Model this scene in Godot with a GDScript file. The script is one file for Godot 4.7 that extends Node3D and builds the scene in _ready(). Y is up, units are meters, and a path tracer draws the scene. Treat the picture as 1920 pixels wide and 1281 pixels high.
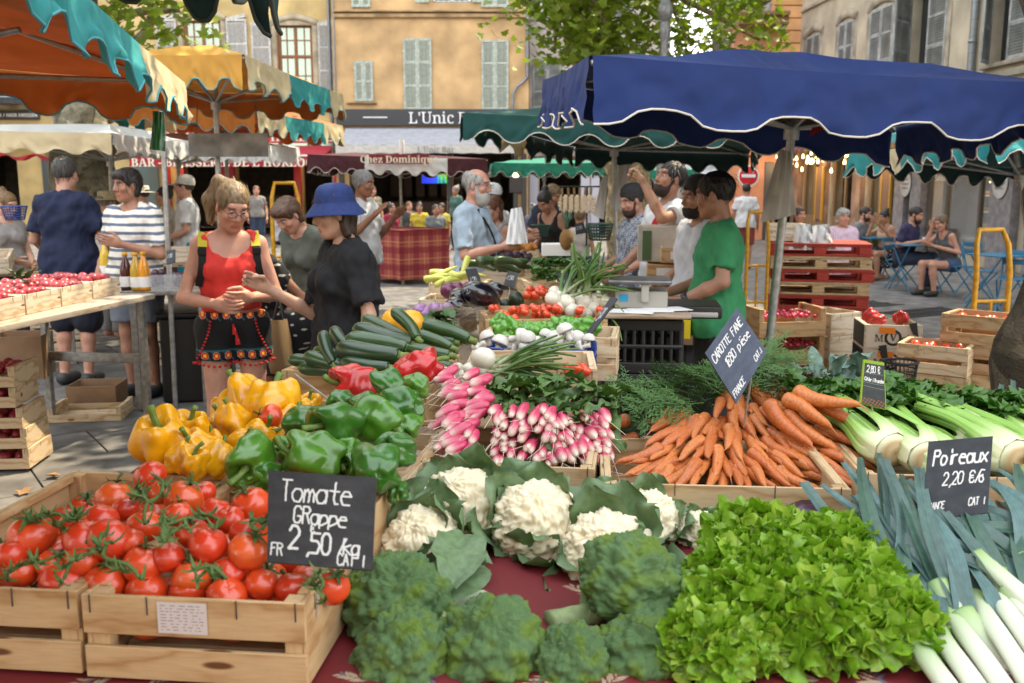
extends Node3D

const EYE := 1.65
const FOCAL := 1750.0
const TILT := 0.1645
const TABLE := 0.88

const WH := Color.WHITE

var rng := RandomNumberGenerator.new()
var mats := {}
var texs := {}
var shared := {}

func _ready() -> void:
	rng.seed = 11
	var cam := Camera3D.new()
	cam.name = "camera"
	add_child(cam)
	cam.position = Vector3(0, EYE, 0)
	cam.rotation.x = -TILT
	cam.fov = 40.205
	cam.near = 0.05
	cam.far = 400.0
	var lens := CameraAttributesPhysical.new()
	lens.frustum_focal_length = 24.0 / (2.0 * tan(deg_to_rad(40.205) / 2.0))
	lens.frustum_focus_distance = 2.7
	lens.exposure_aperture = 5.6
	cam.attributes = lens
	cam.fov = 40.205
	var env := Environment.new()
	var sky := Sky.new()
	var air := ProceduralSkyMaterial.new()
	air.sky_top_color = Color(0.80, 0.82, 0.85)
	air.sky_horizon_color = Color(0.98, 0.95, 0.90)
	air.sky_curve = 0.16
	air.ground_horizon_color = Color(0.55, 0.53, 0.5)
	air.ground_bottom_color = Color(0.35, 0.33, 0.3)
	air.sky_energy_multiplier = 1.5
	air.sun_angle_max = 3.0
	sky.sky_material = air
	env.background_mode = Environment.BG_SKY
	env.sky = sky
	env.tonemap_mode = Environment.TONE_MAPPER_LINEAR
	env.tonemap_exposure = 2.0
	env.sdfgi_enabled = true
	env.ssao_enabled = true
	env.ssil_enabled = true
	var world := WorldEnvironment.new()
	world.name = "world_environment"
	world.environment = env
	add_child(world)
	var sun := DirectionalLight3D.new()
	sun.name = "sun"
	sun.light_energy = 1.55
	sun.light_color = Color(1.0, 0.93, 0.80)
	sun.light_angular_distance = 0.5
	sun.shadow_enabled = true
	add_child(sun)
	sun.look_at_from_position(Vector3.ZERO, Vector3(-0.36, -0.88, 0.31))
	make_textures()
	build_setting()
	build_stalls()
	build_produce()
	build_people()
	build_clutter()

func at(px: float, py: float, d: float) -> Vector3:
	var u := (px - 960.0) / FOCAL
	var v := (640.5 - py) / FOCAL
	var y := v * cos(TILT) - sin(TILT)
	var z := v * sin(TILT) + cos(TILT)
	return Vector3(u * d / z, EYE + y * d / z, -d)

func on(px: float, py: float, h: float) -> Vector3:
	var u := (px - 960.0) / FOCAL
	var v := (640.5 - py) / FOCAL
	var y := v * cos(TILT) - sin(TILT)
	var z := v * sin(TILT) + cos(TILT)
	var t := (h - EYE) / y
	return Vector3(u * t, h, -z * t)

func rf(a: float, b: float) -> float:
	return rng.randf_range(a, b)

func L(r: float, g: float, b: float) -> Color:
	return Color(r, g, b)

class MB:
	var v := PackedVector3Array()
	var c := PackedColorArray()
	var u := PackedVector2Array()
	var t := PackedInt32Array()

	func vert(p: Vector3, col := Color.WHITE, uv := Vector2.ZERO) -> int:
		v.append(p)
		c.append(col)
		u.append(uv)
		return v.size() - 1

	func quad(a: Vector3, b: Vector3, d: Vector3, e: Vector3, col := Color.WHITE) -> void:
		var i := v.size()
		vert(a, col, Vector2(0, 0)); vert(b, col, Vector2(1, 0)); vert(d, col, Vector2(1, 1)); vert(e, col, Vector2(0, 1))
		t.append_array(PackedInt32Array([i, i + 1, i + 2, i, i + 2, i + 3]))

	func grid(p: PackedVector3Array, nu: int, nv: int, wrap: bool, cols = null, uvs = null) -> void:
		var base := v.size()
		var t0 := t.size()
		var one: Color = cols if cols is Color else Color.WHITE
		for i in p.size():
			v.append(p[i])
			c.append(cols[i] if cols is PackedColorArray else one)
			u.append(uvs[i] if uvs != null else Vector2(float(i % nu) / maxf(nu - 1, 1), float(i / nu) / maxf(nv - 1, 1)))
		var nn := nu if wrap else nu - 1
		for j in nv - 1:
			for i in nn:
				var a := base + j * nu + i
				var b := base + j * nu + (i + 1) % nu
				t.append(a); t.append(b); t.append(b + nu)
				t.append(a); t.append(b + nu); t.append(a + nu)
		if wrap:
			outward(t0)

	func outward(t0: int) -> void:
		var mid := Vector3.ZERO
		var n := 0
		for k in range(t0, t.size(), 3):
			mid += v[t[k]]
			n += 1
		mid /= maxf(n, 1)
		var vol := 0.0
		for k in range(t0, t.size(), 3):
			vol += (v[t[k]] - mid).dot((v[t[k + 2]] - mid).cross(v[t[k + 1]] - mid))
		if vol < 0.0:
			for k in range(t0, t.size(), 3):
				var s := t[k + 1]
				t[k + 1] = t[k + 2]
				t[k + 2] = s

	func box(o: Vector3, s: Vector3, b := Basis(), col := Color.WHITE, ch := 0.0, uv0 := Vector2.ZERO) -> void:
		var e := s * 0.5
		var k := minf(ch, minf(e.x, minf(e.y, e.z)) * 0.7)
		var base := v.size()
		var long := 0
		if s.y > s.x and s.y >= s.z: long = 1
		elif s.z > s.x and s.z > s.y: long = 2
		for ax in 3:
			for sg in [-1.0, 1.0]:
				for q in 4:
					var a1: int = (ax + 1) % 3
					var a2: int = (ax + 2) % 3
					var p := Vector3.ZERO
					p[ax] = sg * e[ax]
					p[a1] = (e[a1] - k) * (1.0 if q % 2 else -1.0)
					p[a2] = (e[a2] - k) * (1.0 if q / 2 else -1.0)
					var w := p
					var uu := Vector2.ZERO
					if ax == long: uu = Vector2(w[a1], w[a2])
					else:
						var other: int = 3 - ax - long
						uu = Vector2(w[other], w[long])
					v.append(o + b * p); c.append(col); u.append(uu + uv0)
		var t0 := t.size()
		for f in 6:
			var i := base + f * 4
			if f % 2 == 1: t.append_array(PackedInt32Array([i, i + 2, i + 1, i + 1, i + 2, i + 3]))
			else: t.append_array(PackedInt32Array([i, i + 1, i + 2, i + 1, i + 3, i + 2]))
		if k > 0.0:
			for ax in 3:
				var a1: int = (ax + 1) % 3
				var a2: int = (ax + 2) % 3
				for s1 in 2:
					for s2 in 2:
						var f1: int = base + (a1 * 2 + s1) * 4
						var f2: int = base + (a2 * 2 + s2) * 4
						var p0: int = f1 + s2
						var p1: int = f1 + s2 + 2
						var q0: int = f2 + s1 * 2
						var q1: int = f2 + s1 * 2 + 1
						if s1 == s2: t.append_array(PackedInt32Array([p0, p1, q1, p0, q1, q0]))
						else: t.append_array(PackedInt32Array([p0, q1, p1, p0, q0, q1]))
			for sx in 2:
				for sy in 2:
					for sz in 2:
						var x: int = base + sx * 4 + sy + sz * 2
						var y: int = base + (2 + sy) * 4 + sz + sx * 2
						var z: int = base + (4 + sz) * 4 + sx + sy * 2
						if (sx + sy + sz) % 2 == 1: t.append_array(PackedInt32Array([x, z, y]))
						else: t.append_array(PackedInt32Array([x, y, z]))

	func tube(path: PackedVector3Array, r, n := 8, cols = null, flat := Vector2.ONE, hint := Vector3.UP) -> void:
		var m := path.size()
		var pts := PackedVector3Array()
		var cc := PackedColorArray()
		var side := Vector3.ZERO
		for j in m + 2:
			var i := clampi(j - 1, 0, m - 1)
			var dir := (path[mini(i + 1, m - 1)] - path[maxi(i - 1, 0)]).normalized()
			if side == Vector3.ZERO:
				side = dir.cross(hint)
				if side.length() < 0.05: side = dir.cross(Vector3.RIGHT)
			side = (side - dir * side.dot(dir)).normalized()
			var up := side.cross(dir)
			var rr: float = (r if r is float else r[i])
			if j == 0 or j == m + 1: rr *= 0.02
			for k in n:
				var a := TAU * k / n
				pts.append(path[i] + side * cos(a) * rr * flat.x + up * sin(a) * rr * flat.y)
				cc.append(cols if cols is Color else (cols[i] if cols != null else Color.WHITE))
		grid(pts, n, m + 2, true, cc)

	func lathe(prof: PackedVector2Array, n := 16, o := Vector3.ZERO, b := Basis(), cols = null) -> void:
		var pts := PackedVector3Array()
		var cc := PackedColorArray()
		for j in prof.size():
			for k in n:
				var a := TAU * k / n
				pts.append(o + b * Vector3(cos(a) * prof[j].x, prof[j].y, sin(a) * prof[j].x))
				cc.append(cols if cols is Color else (cols[j] if cols != null else Color.WHITE))
		grid(pts, n, prof.size(), true, cc)

	func ball(o: Vector3, r: Vector3, nu := 14, nv := 9, col := Color.WHITE, b := Basis()) -> void:
		var pts := PackedVector3Array()
		for j in nv:
			var th := PI * (j + 0.0001) / (nv - 1 + 0.0002)
			for k in nu:
				var a := TAU * k / nu
				pts.append(o + b * (Vector3(sin(th) * cos(a), cos(th), sin(th) * sin(a)) * r))
		grid(pts, nu, nv, true, col)

	func ribbon(path: PackedVector3Array, w, up: Vector3, fold := 0.0, cols = null, n := 3) -> void:
		var m := path.size()
		var pts := PackedVector3Array()
		var cc := PackedColorArray()
		for i in m:
			var dir := (path[mini(i + 1, m - 1)] - path[maxi(i - 1, 0)]).normalized()
			var side := dir.cross(up).normalized()
			var nrm := side.cross(dir).normalized()
			var ww: float = (w if w is float else w[i])
			for k in n:
				var s := 2.0 * k / (n - 1) - 1.0
				pts.append(path[i] + side * s * ww + nrm * absf(s) * fold * ww)
				cc.append((cols if cols is Color else (cols[i] if cols != null else Color.WHITE)) * (1.0 if n < 7 else (0.9 if k % 2 else 1.07)))
		grid(pts, n, m, false, cc)

	func add(o: MB, x := Transform3D(), tint = null) -> void:
		var base := v.size()
		for p in o.v:
			v.append(x * p)
		if tint == null: c.append_array(o.c)
		else:
			for q in o.c: c.append(q * tint)
		u.append_array(o.u)
		if x.basis.determinant() < 0.0:
			for k in range(0, o.t.size(), 3):
				t.append(base + o.t[k]); t.append(base + o.t[k + 2]); t.append(base + o.t[k + 1])
		else:
			for k in o.t: t.append(base + k)

	func mesh(m: Material = null) -> ArrayMesh:
		var n := PackedVector3Array()
		n.resize(v.size())
		for k in range(0, t.size(), 3):
			var a := t[k]
			var b := t[k + 1]
			var d := t[k + 2]
			var f := (v[d] - v[a]).cross(v[b] - v[a])
			n[a] += f
			n[b] += f
			n[d] += f
		for i in n.size():
			n[i] = n[i].normalized() if n[i].length_squared() > 1e-20 else Vector3.UP
		var arr := []
		arr.resize(Mesh.ARRAY_MAX)
		arr[Mesh.ARRAY_VERTEX] = v
		arr[Mesh.ARRAY_NORMAL] = n
		arr[Mesh.ARRAY_COLOR] = c
		arr[Mesh.ARRAY_TEX_UV] = u
		arr[Mesh.ARRAY_INDEX] = t
		var out := ArrayMesh.new()
		out.add_surface_from_arrays(Mesh.PRIMITIVE_TRIANGLES, arr)
		if m: out.surface_set_material(0, m)
		return out

class Field:
	var o: Vector3
	var h: float
	var nx: int
	var ny: int
	var nz: int
	var f := PackedFloat32Array()

	func _init(lo: Vector3, hi: Vector3, cell: float) -> void:
		o = lo
		h = cell
		nx = int((hi.x - lo.x) / cell) + 2
		ny = int((hi.y - lo.y) / cell) + 2
		nz = int((hi.z - lo.z) / cell) + 2
		f.resize(nx * ny * nz)
		f.fill(1.0)

	func cap(a: Vector3, b: Vector3, ra: float, rb: float, k := 0.02, cut0 := false, cut1 := false, flat := 1.0) -> void:
		var m := maxf(ra, rb) + k + h * 2.5
		var lo := (Vector3(minf(a.x, b.x), minf(a.y, b.y), minf(a.z, b.z)) - Vector3.ONE * m - o) / h
		var hi := (Vector3(maxf(a.x, b.x), maxf(a.y, b.y), maxf(a.z, b.z)) + Vector3.ONE * m - o) / h
		var d := b - a
		var len := maxf(d.length(), 1e-5)
		var ax := d / len
		for z in range(maxi(0, int(lo.z)), mini(nz, int(hi.z) + 2)):
			for y in range(maxi(0, int(lo.y)), mini(ny, int(hi.y) + 2)):
				var row := (z * ny + y) * nx
				for x in range(maxi(0, int(lo.x)), mini(nx, int(hi.x) + 2)):
					var p := o + Vector3(x, y, z) * h - a
					var s := p.dot(ax)
					var t := clampf(s / len, 0.0, 1.0)
					var q := p - d * t
					if flat != 1.0: q.z /= flat
					var e := q.length() - lerpf(ra, rb, t)
					if cut0: e = maxf(e, -s)
					if cut1: e = maxf(e, s - len)
					var g := f[row + x]
					var w := k - absf(g - e)
					g = minf(g, e)
					if w > 0.0: g -= w * w / k * 0.25
					f[row + x] = g

	func ell(c: Vector3, r: Vector3, k := 0.01, b := Basis(), minus := false) -> void:
		var m := maxf(r.x, maxf(r.y, r.z)) + k + h * 2.5
		var lo := (c - Vector3.ONE * m - o) / h
		var hi := (c + Vector3.ONE * m - o) / h
		var inv := b.inverse()
		for z in range(maxi(0, int(lo.z)), mini(nz, int(hi.z) + 2)):
			for y in range(maxi(0, int(lo.y)), mini(ny, int(hi.y) + 2)):
				var row := (z * ny + y) * nx
				for x in range(maxi(0, int(lo.x)), mini(nx, int(hi.x) + 2)):
					var p := inv * (o + Vector3(x, y, z) * h - c)
					var q := p / r
					var l0 := q.length()
					var e := l0 * (l0 - 1.0) / maxf((q / r).length(), 1e-6)
					var g := f[row + x]
					if minus:
						e = -e
						var w := k - absf(g - e)
						g = maxf(g, e)
						if w > 0.0: g += w * w / k * 0.25
					else:
						var w := k - absf(g - e)
						g = minf(g, e)
						if w > 0.0: g -= w * w / k * 0.25
					f[row + x] = g

	func plane(p0: Vector3, n: Vector3) -> void:
		for z in nz:
			for y in ny:
				var row := (z * ny + y) * nx
				for x in nx:
					var e := (o + Vector3(x, y, z) * h - p0).dot(n)
					if e > f[row + x]: f[row + x] = e

	func mesh(mb: MB, col := Color.WHITE) -> void:
		var idx := PackedInt32Array()
		idx.resize(f.size())
		var sy := nx
		var sz := nx * ny
		var lim := 2.2 * h
		for z in nz - 1:
			for y in ny - 1:
				for x in nx - 1:
					var i := z * sz + y * sy + x
					var f0 := f[i]
					if f0 > lim or f0 < -lim: continue
					var c := [f0, f[i + 1], f[i + sy], f[i + sy + 1], f[i + sz], f[i + sz + 1], f[i + sz + sy], f[i + sz + sy + 1]]
					var mask := 0
					for k in 8:
						if c[k] < 0.0: mask |= 1 << k
					if mask == 0 or mask == 255: continue
					var sum := Vector3.ZERO
					var n := 0
					for e in 12:
						var a: int
						var b: int
						if e < 4:
							a = e * 2
							b = a + 1
						elif e < 8:
							a = (e - 4) / 2 * 4 + (e - 4) % 2
							b = a + 2
						else:
							a = e - 8
							b = a + 4
						if (mask >> a & 1) != (mask >> b & 1):
							var s: float = c[a] / (c[a] - c[b])
							var pa := Vector3(a & 1, a >> 1 & 1, a >> 2)
							var pb := Vector3(b & 1, b >> 1 & 1, b >> 2)
							sum += pa.lerp(pb, s)
							n += 1
					var p := o + (Vector3(x, y, z) + sum / n) * h
					idx[i] = mb.vert(p, col, Vector2(p.x, p.y))
					if x > 0 and y > 0 and z > 0:
						if (mask & 1) != (mask >> 1 & 1): face(mb, idx[i], idx[i - sy], idx[i - sy - sz], idx[i - sz], mask & 1)
						if (mask & 1) != (mask >> 2 & 1): face(mb, idx[i], idx[i - sz], idx[i - sz - 1], idx[i - 1], mask & 1)
						if (mask & 1) != (mask >> 4 & 1): face(mb, idx[i], idx[i - 1], idx[i - 1 - sy], idx[i - sy], mask & 1)

	func face(mb: MB, a: int, b: int, c: int, d: int, inside: int) -> void:
		if inside: mb.t.append_array(PackedInt32Array([a, c, b, a, d, c]))
		else: mb.t.append_array(PackedInt32Array([a, b, c, a, c, d]))

func W(x: float, y: float, z: float) -> Vector3:
	return Vector3(x, y, z)

func tag(o: Node, label: String, category: String, group := "", kind := "") -> Node:
	if label: o.set_meta("label", label)
	if category: o.set_meta("category", category)
	if group: o.set_meta("group", group)
	if kind: o.set_meta("kind", kind)
	return o

func thing(called: String, label: String, category: String, where := Vector3.ZERO, turn := 0.0, group := "") -> Node3D:
	var o := Node3D.new()
	o.name = called
	add_child(o, true)
	o.position = where
	o.rotation.y = turn
	tag(o, label, category, group)
	return o

func obj(called: String, shape, m: Material, parent: Node = null, where := Vector3.ZERO) -> MeshInstance3D:
	var o := MeshInstance3D.new()
	o.name = called
	o.mesh = shape.mesh(m) if shape is MB else shape
	if not shape is MB and m: o.material_override = m
	(parent if parent else self).add_child(o, true)
	o.position = where
	return o

func stuff(o: Node) -> Node:
	o.set_meta("kind", "stuff")
	return o

func struct(o: Node) -> Node:
	o.set_meta("kind", "structure")
	return o

func dup(o: Node3D, x: Transform3D, label := "", group := "") -> Node3D:
	var r: Node3D = o.duplicate()
	r.name = str(o.name).rstrip("0123456789")
	add_child(r, true)
	r.transform = x
	if label: r.set_meta("label", label)
	if group: r.set_meta("group", group)
	return r

func scatter(called: String, m: Mesh, where: Array, parent: Node, tints := []) -> MultiMeshInstance3D:
	var mm := MultiMesh.new()
	mm.transform_format = MultiMesh.TRANSFORM_3D
	mm.use_colors = tints.size() > 0
	mm.mesh = m
	mm.instance_count = where.size()
	for i in where.size():
		mm.set_instance_transform(i, where[i])
		if tints.size() > 0: mm.set_instance_color(i, tints[i])
	var o := MultiMeshInstance3D.new()
	o.name = called
	o.multimesh = mm
	(parent if parent else self).add_child(o, true)
	return o

func pv(a: Array) -> PackedVector3Array:
	return PackedVector3Array(a)

func curve(p: Array, n := 8) -> PackedVector3Array:
	var c := Curve3D.new()
	for i in p.size():
		var tan_: Vector3 = (p[mini(i + 1, p.size() - 1)] - p[maxi(i - 1, 0)]) / 6.0
		c.add_point(p[i], -tan_, tan_)
	var out := PackedVector3Array()
	for i in n + 1:
		var s: float = float(i) / n * (p.size() - 1)
		var k := mini(int(s), p.size() - 2)
		out.append(c.sample(k, s - k))
	return out

# a basis whose y axis runs along d and whose z axis leans to hint
func along(d: Vector3, hint := Vector3.BACK) -> Basis:
	var y := d.normalized()
	var x := y.cross(hint)
	if x.length() < 0.01: x = y.cross(Vector3.RIGHT)
	x = x.normalized()
	return Basis(x, y, x.cross(y))

func noise_tex(key: String, freq: float, from: float, to: float, kind := FastNoiseLite.TYPE_SIMPLEX_SMOOTH, octaves := 4, size := 256, tint_a := WH, tint_b := WH, normal := 0.0) -> NoiseTexture2D:
	var n := FastNoiseLite.new()
	n.seed = key.hash() % 1000
	n.noise_type = kind
	n.frequency = freq
	n.fractal_octaves = octaves
	if kind == FastNoiseLite.TYPE_CELLULAR:
		n.cellular_return_type = FastNoiseLite.RETURN_CELL_VALUE
	var t := NoiseTexture2D.new()
	t.width = size
	t.height = size
	t.seamless = true
	t.noise = n
	if normal > 0.0:
		t.as_normal_map = true
		t.bump_strength = normal
	else:
		var g := Gradient.new()
		g.set_color(0, Color(from, from, from) * tint_a)
		g.set_color(1, Color(to, to, to) * tint_b)
		t.color_ramp = g
	texs[key] = t
	return t

func mat(key: String, col: Color, rough := 0.7, tex := "", scale := 1.0, bump := "", strength := 0.0) -> StandardMaterial3D:
	if mats.has(key): return mats[key]
	var m := StandardMaterial3D.new()
	m.resource_name = key
	m.albedo_color = col.linear_to_srgb()
	m.roughness = rough
	m.vertex_color_use_as_albedo = true
	if tex:
		m.albedo_texture = texs[tex]
		m.uv1_triplanar = true
		m.uv1_scale = Vector3.ONE * scale
	if bump:
		m.heightmap_enabled = true
		m.heightmap_texture = texs[bump]
		m.heightmap_scale = strength
		if not tex:
			m.uv1_triplanar = true
			m.uv1_scale = Vector3.ONE * scale
	mats[key] = m
	return m

func emit(key: String, col: Color, e: float) -> StandardMaterial3D:
	var m := mat(key, col, 0.5)
	m.emission_enabled = true
	m.emission = col.linear_to_srgb()
	m.emission_energy_multiplier = e
	return m

func make_textures() -> void:
	noise_tex("mottle", 0.02, 0.72, 1.0)
	noise_tex("soft", 0.008, 0.86, 1.0, FastNoiseLite.TYPE_SIMPLEX_SMOOTH, 3)
	noise_tex("grit", 0.12, 0.62, 1.0, FastNoiseLite.TYPE_SIMPLEX_SMOOTH, 5)
	noise_tex("speck", 0.09, 0.55, 1.25, FastNoiseLite.TYPE_SIMPLEX, 2)
	noise_tex("stain", 0.006, 0.62, 1.0, FastNoiseLite.TYPE_SIMPLEX_SMOOTH, 6, 512)
	noise_tex("wash", 0.006, 0.76, 1.0, FastNoiseLite.TYPE_SIMPLEX_SMOOTH, 6, 512)
	noise_tex("bump", 0.05, 0.0, 1.0, FastNoiseLite.TYPE_SIMPLEX_SMOOTH, 4)
	noise_tex("weave", 0.3, 0.0, 1.0, FastNoiseLite.TYPE_SIMPLEX, 2)
	noise_tex("folds", 0.012, 0.0, 1.0, FastNoiseLite.TYPE_SIMPLEX_SMOOTH, 2)
	noise_tex("plane_bark", 0.022, 0.55, 1.0, FastNoiseLite.TYPE_CELLULAR, 2, 256, Color(0.62, 0.58, 0.45), Color(1.0, 0.97, 0.88))
	var im := Image.create(256, 512, false, Image.FORMAT_RGB8)
	var n := FastNoiseLite.new()
	n.seed = 5
	n.frequency = 0.01
	var fine := FastNoiseLite.new()
	fine.seed = 9
	fine.frequency = 0.2
	var knots := [Vector2(0.2, 0.15), Vector2(0.7, 0.42), Vector2(0.35, 0.72), Vector2(0.86, 0.88)]
	for y in 512:
		for x in 256:
			var p := Vector2(x / 256.0, y / 512.0)
			var bend := n.get_noise_2d(x * 1.2, y * 0.35) * 1.3
			var dark := 0.0
			for k in knots:
				var q: Vector2 = (p - k) * Vector2(1.0, 0.55)
				var r := q.length()
				bend += 0.5 * exp(-r * 22.0)
				dark = maxf(dark, smoothstep(0.017, 0.009, r))
			var ring := absf(fposmod(p.x * 7.0 + bend, 1.0) - 0.5) * 2.0
			ring = pow(ring, 3.0)
			var g := 1.0 - 0.15 * ring - 0.07 * (fine.get_noise_2d(x * 2.0, y * 0.12) + 0.3)
			var cc := Color(g, g * (1.0 - 0.09 * ring), g * (1.0 - 0.2 * ring))
			cc = cc.lerp(Color(0.42, 0.27, 0.16), dark * 0.85)
			im.set_pixel(x, y, cc)
	im.generate_mipmaps()
	texs["wood"] = ImageTexture.create_from_image(im)

func wood(key: String, col: Color, rough := 0.75) -> StandardMaterial3D:
	if mats.has(key): return mats[key]
	var m := mat(key, col, rough)
	m.albedo_texture = texs["wood"]
	m.uv1_scale = W(2.2, 1.0, 1.0)
	m.heightmap_enabled = true
	m.heightmap_texture = texs["wood"]
	m.heightmap_scale = 0.05
	return m

func cloth(key: String, col: Color, glow := 0.0) -> StandardMaterial3D:
	if mats.has(key): return mats[key]
	var m := mat(key, col, 0.85, "soft", 1.3)
	m.heightmap_enabled = true
	m.heightmap_texture = texs["folds"]
	m.heightmap_scale = 1.2
	if glow > 0.0:
		m.backlight_enabled = true
		m.backlight = (col * glow).linear_to_srgb()
	return m

func metal(key: String, col: Color, rough := 0.4) -> StandardMaterial3D:
	if mats.has(key): return mats[key]
	var m := mat(key, col, rough, "mottle", 3.0)
	m.metallic = 0.7
	return m

func gloss(key: String, col: Color, rough := 0.3, coat := 0.5, tex := "", scale := 6.0) -> StandardMaterial3D:
	if mats.has(key): return mats[key]
	var m := mat(key, col, rough, tex, scale)
	if coat > 0.0:
		m.clearcoat_enabled = true
		m.clearcoat = coat
		m.clearcoat_roughness = 0.16
	return m

func text(called: String, s: String, size: float, m: Material, parent: Node, where: Vector3, serif := true, bold := false, deep := 0.004) -> MeshInstance3D:
	var f := SystemFont.new()
	f.font_names = PackedStringArray(["Droid Serif" if serif else "Droid Sans"])
	f.font_weight = 700 if bold else 400
	var t := TextMesh.new()
	t.text = s
	t.font = f
	t.font_size = 64
	t.pixel_size = size / 46.0
	t.depth = deep
	t.curve_step = 2.0
	var o := obj(called, t, m, parent, where)
	return o

# ================================================================ the square: paving, houses, trees, lamp post
func build_setting() -> void:
	ground_and_paving()
	houses()
	trees()
	street_lamp()

func ground_and_paving() -> void:
	var g := MB.new()
	g.quad(W(-150, -0.012, -180), W(150, -0.012, -180), W(150, -0.012, 60), W(-150, -0.012, 60))
	var gm := mat("joint", L(0.075, 0.07, 0.066), 0.95, "grit", 1.7)
	struct(obj("ground", g, gm))
	var root := Node3D.new()
	root.name = "pavement"
	add_child(root)
	struct(root)
	var tones := [L(0.19, 0.182, 0.172), L(0.215, 0.204, 0.192), L(0.17, 0.163, 0.157), L(0.2, 0.187, 0.174)]
	var ms := []
	for i in 4: ms.append(mat("slab_%d" % i, tones[i], 0.72, "stain", 0.9, "grit", 0.12))
	var meshes := []
	var w := 0.62
	var l := 0.92
	for k in 8:
		var b := MB.new()
		b.box(W(0, -0.03, 0), W(l - 0.009, 0.06 + rf(0, 0.003), w - 0.009), Basis(), WH, 0.004)
		meshes.append(b.mesh())
	var rest := []
	for k in 8: rest.append([])
	var diag := Basis(Vector3.UP, 0.62)
	var count := 0
	var near := []
	for j in range(-60, 62):
		for i in range(-42, 43):
			var p := diag * W(i * l + (0.46 if j % 2 else 0.0), 0, j * w) + W(0, 0, -14)
			if p.z > 1.5 or p.z < -33 or p.x > 13 or p.x < -19: continue
			near.append(p)
	near.sort_custom(func(a, b): return a.length_squared() < b.length_squared())
	for p in near:
		var k := rng.randi() % 8
		var seen: bool = p.z < -2.6 and absf(p.x) < -p.z * 0.62 + 0.5 and (p.x < -0.4 or p.z < -5.0) and count < 290
		var xf := Transform3D(diag * Basis(Vector3.UP, PI if rng.randf() < 0.5 else 0.0), p + W(0, rf(-0.002, 0.0), 0))
		if seen:
			count += 1
			var s := obj("paving_slab", meshes[k], ms[k % 4], root)
			s.transform = xf
		else:
			rest[k].append(xf)
	for k in 8:
		if rest[k].size():
			var s := scatter("far_paving", meshes[k], rest[k], root)
			s.material_override = ms[k % 4]
			stuff(s)
	for q in [[on(1430 + 40, 583, 0.003), 1.5], [on(1600, 597, 0.003), 1.3]]:
		var gr := MB.new()
		for i in 14: gr.box(W(-0.6 + i * 0.09, 0, 0), W(0.035, 0.008, 0.5), Basis(), WH, 0.002)
		for z in [-0.26, 0.0, 0.26]: gr.box(W(0, 0.002, z), W(1.3, 0.008, 0.03), Basis(), WH, 0.002)
		var o := obj("drain_grate", gr, metal("iron", L(0.06, 0.06, 0.062), 0.6))
		tag(o, "dark iron drain grate let into the paving %s" % ("beside the red crates of peppers" if q[1] < 1.4 else "just behind the stack of pallets"), "drain grate")
		o.position = q[0] + W(1.2, 0.0, -0.6)
		o.rotation.y = 0.5

# a shutter leaf: frame and louvres, hinged at x = 0, its face towards +z
func shutter(parent: Node, key: String, w: float, h: float, where: Vector3, turn: float, m: Material, arch := 0.0) -> void:
	var id := "shutter%.2f_%.2f_%.2f" % [w, h, arch]
	if not shared.has(id):
		var f := MB.new()
		for x in [0.035, w - 0.035]: f.box(W(x, h / 2, 0), W(0.07, h, 0.04), Basis(), WH, 0.004)
		var bars := [0.04, h * 0.34, h * 0.67, h - 0.04] if h > 1.3 else [0.04, h * 0.5, h - 0.04]
		for y in bars: f.box(W(w / 2, y, 0.002), W(w - 0.13, 0.08, 0.036), Basis(), WH, 0.004)
		if arch > 0.0: f.box(W(w / 2, h + arch * 0.4, 0), W(w, arch, 0.036), Basis(Vector3.BACK, 0.22), WH, 0.004)
		for y in [h * 0.18, h * 0.82]: f.box(W(-0.02, y, 0.01), W(0.06, 0.03, 0.05))
		var s := MB.new()
		var y := 0.1
		var tilt := Basis(Vector3.RIGHT, -0.75)
		while y < h - 0.08:
			s.box(W(w / 2, y, -0.002), W(w - 0.13, 0.062, 0.009), tilt)
			y += 0.058
		shared[id] = [f.mesh(), s.mesh()]
	var o := obj("shutter", shared[id][0], m, parent, where)
	o.rotation.y = turn
	stuff(obj("louvre_slats", shared[id][1], m, o))

# a wall in the plane z = 0 with openings [x0, y0, x1, y1], thick behind
func pierced(mb: MB, x0: float, x1: float, y0: float, y1: float, holes: Array, thick := 0.35) -> void:
	var ys := [y0, y1]
	for q in holes:
		ys.append(clampf(q[1], y0, y1))
		ys.append(clampf(q[3], y0, y1))
	ys.sort()
	for i in ys.size() - 1:
		if ys[i + 1] - ys[i] < 0.001: continue
		var mid: float = (ys[i] + ys[i + 1]) / 2
		var xs := []
		for q in holes:
			if q[1] < mid and q[3] > mid: xs.append([q[0], q[2]])
		xs.sort_custom(func(a, b): return a[0] < b[0])
		var x := x0
		for q in xs + [[x1, x1]]:
			if q[0] - x > 0.001: mb.box(W((x + q[0]) / 2, mid, -thick / 2), W(q[0] - x, ys[i + 1] - ys[i], thick))
			x = maxf(x, q[1])

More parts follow.
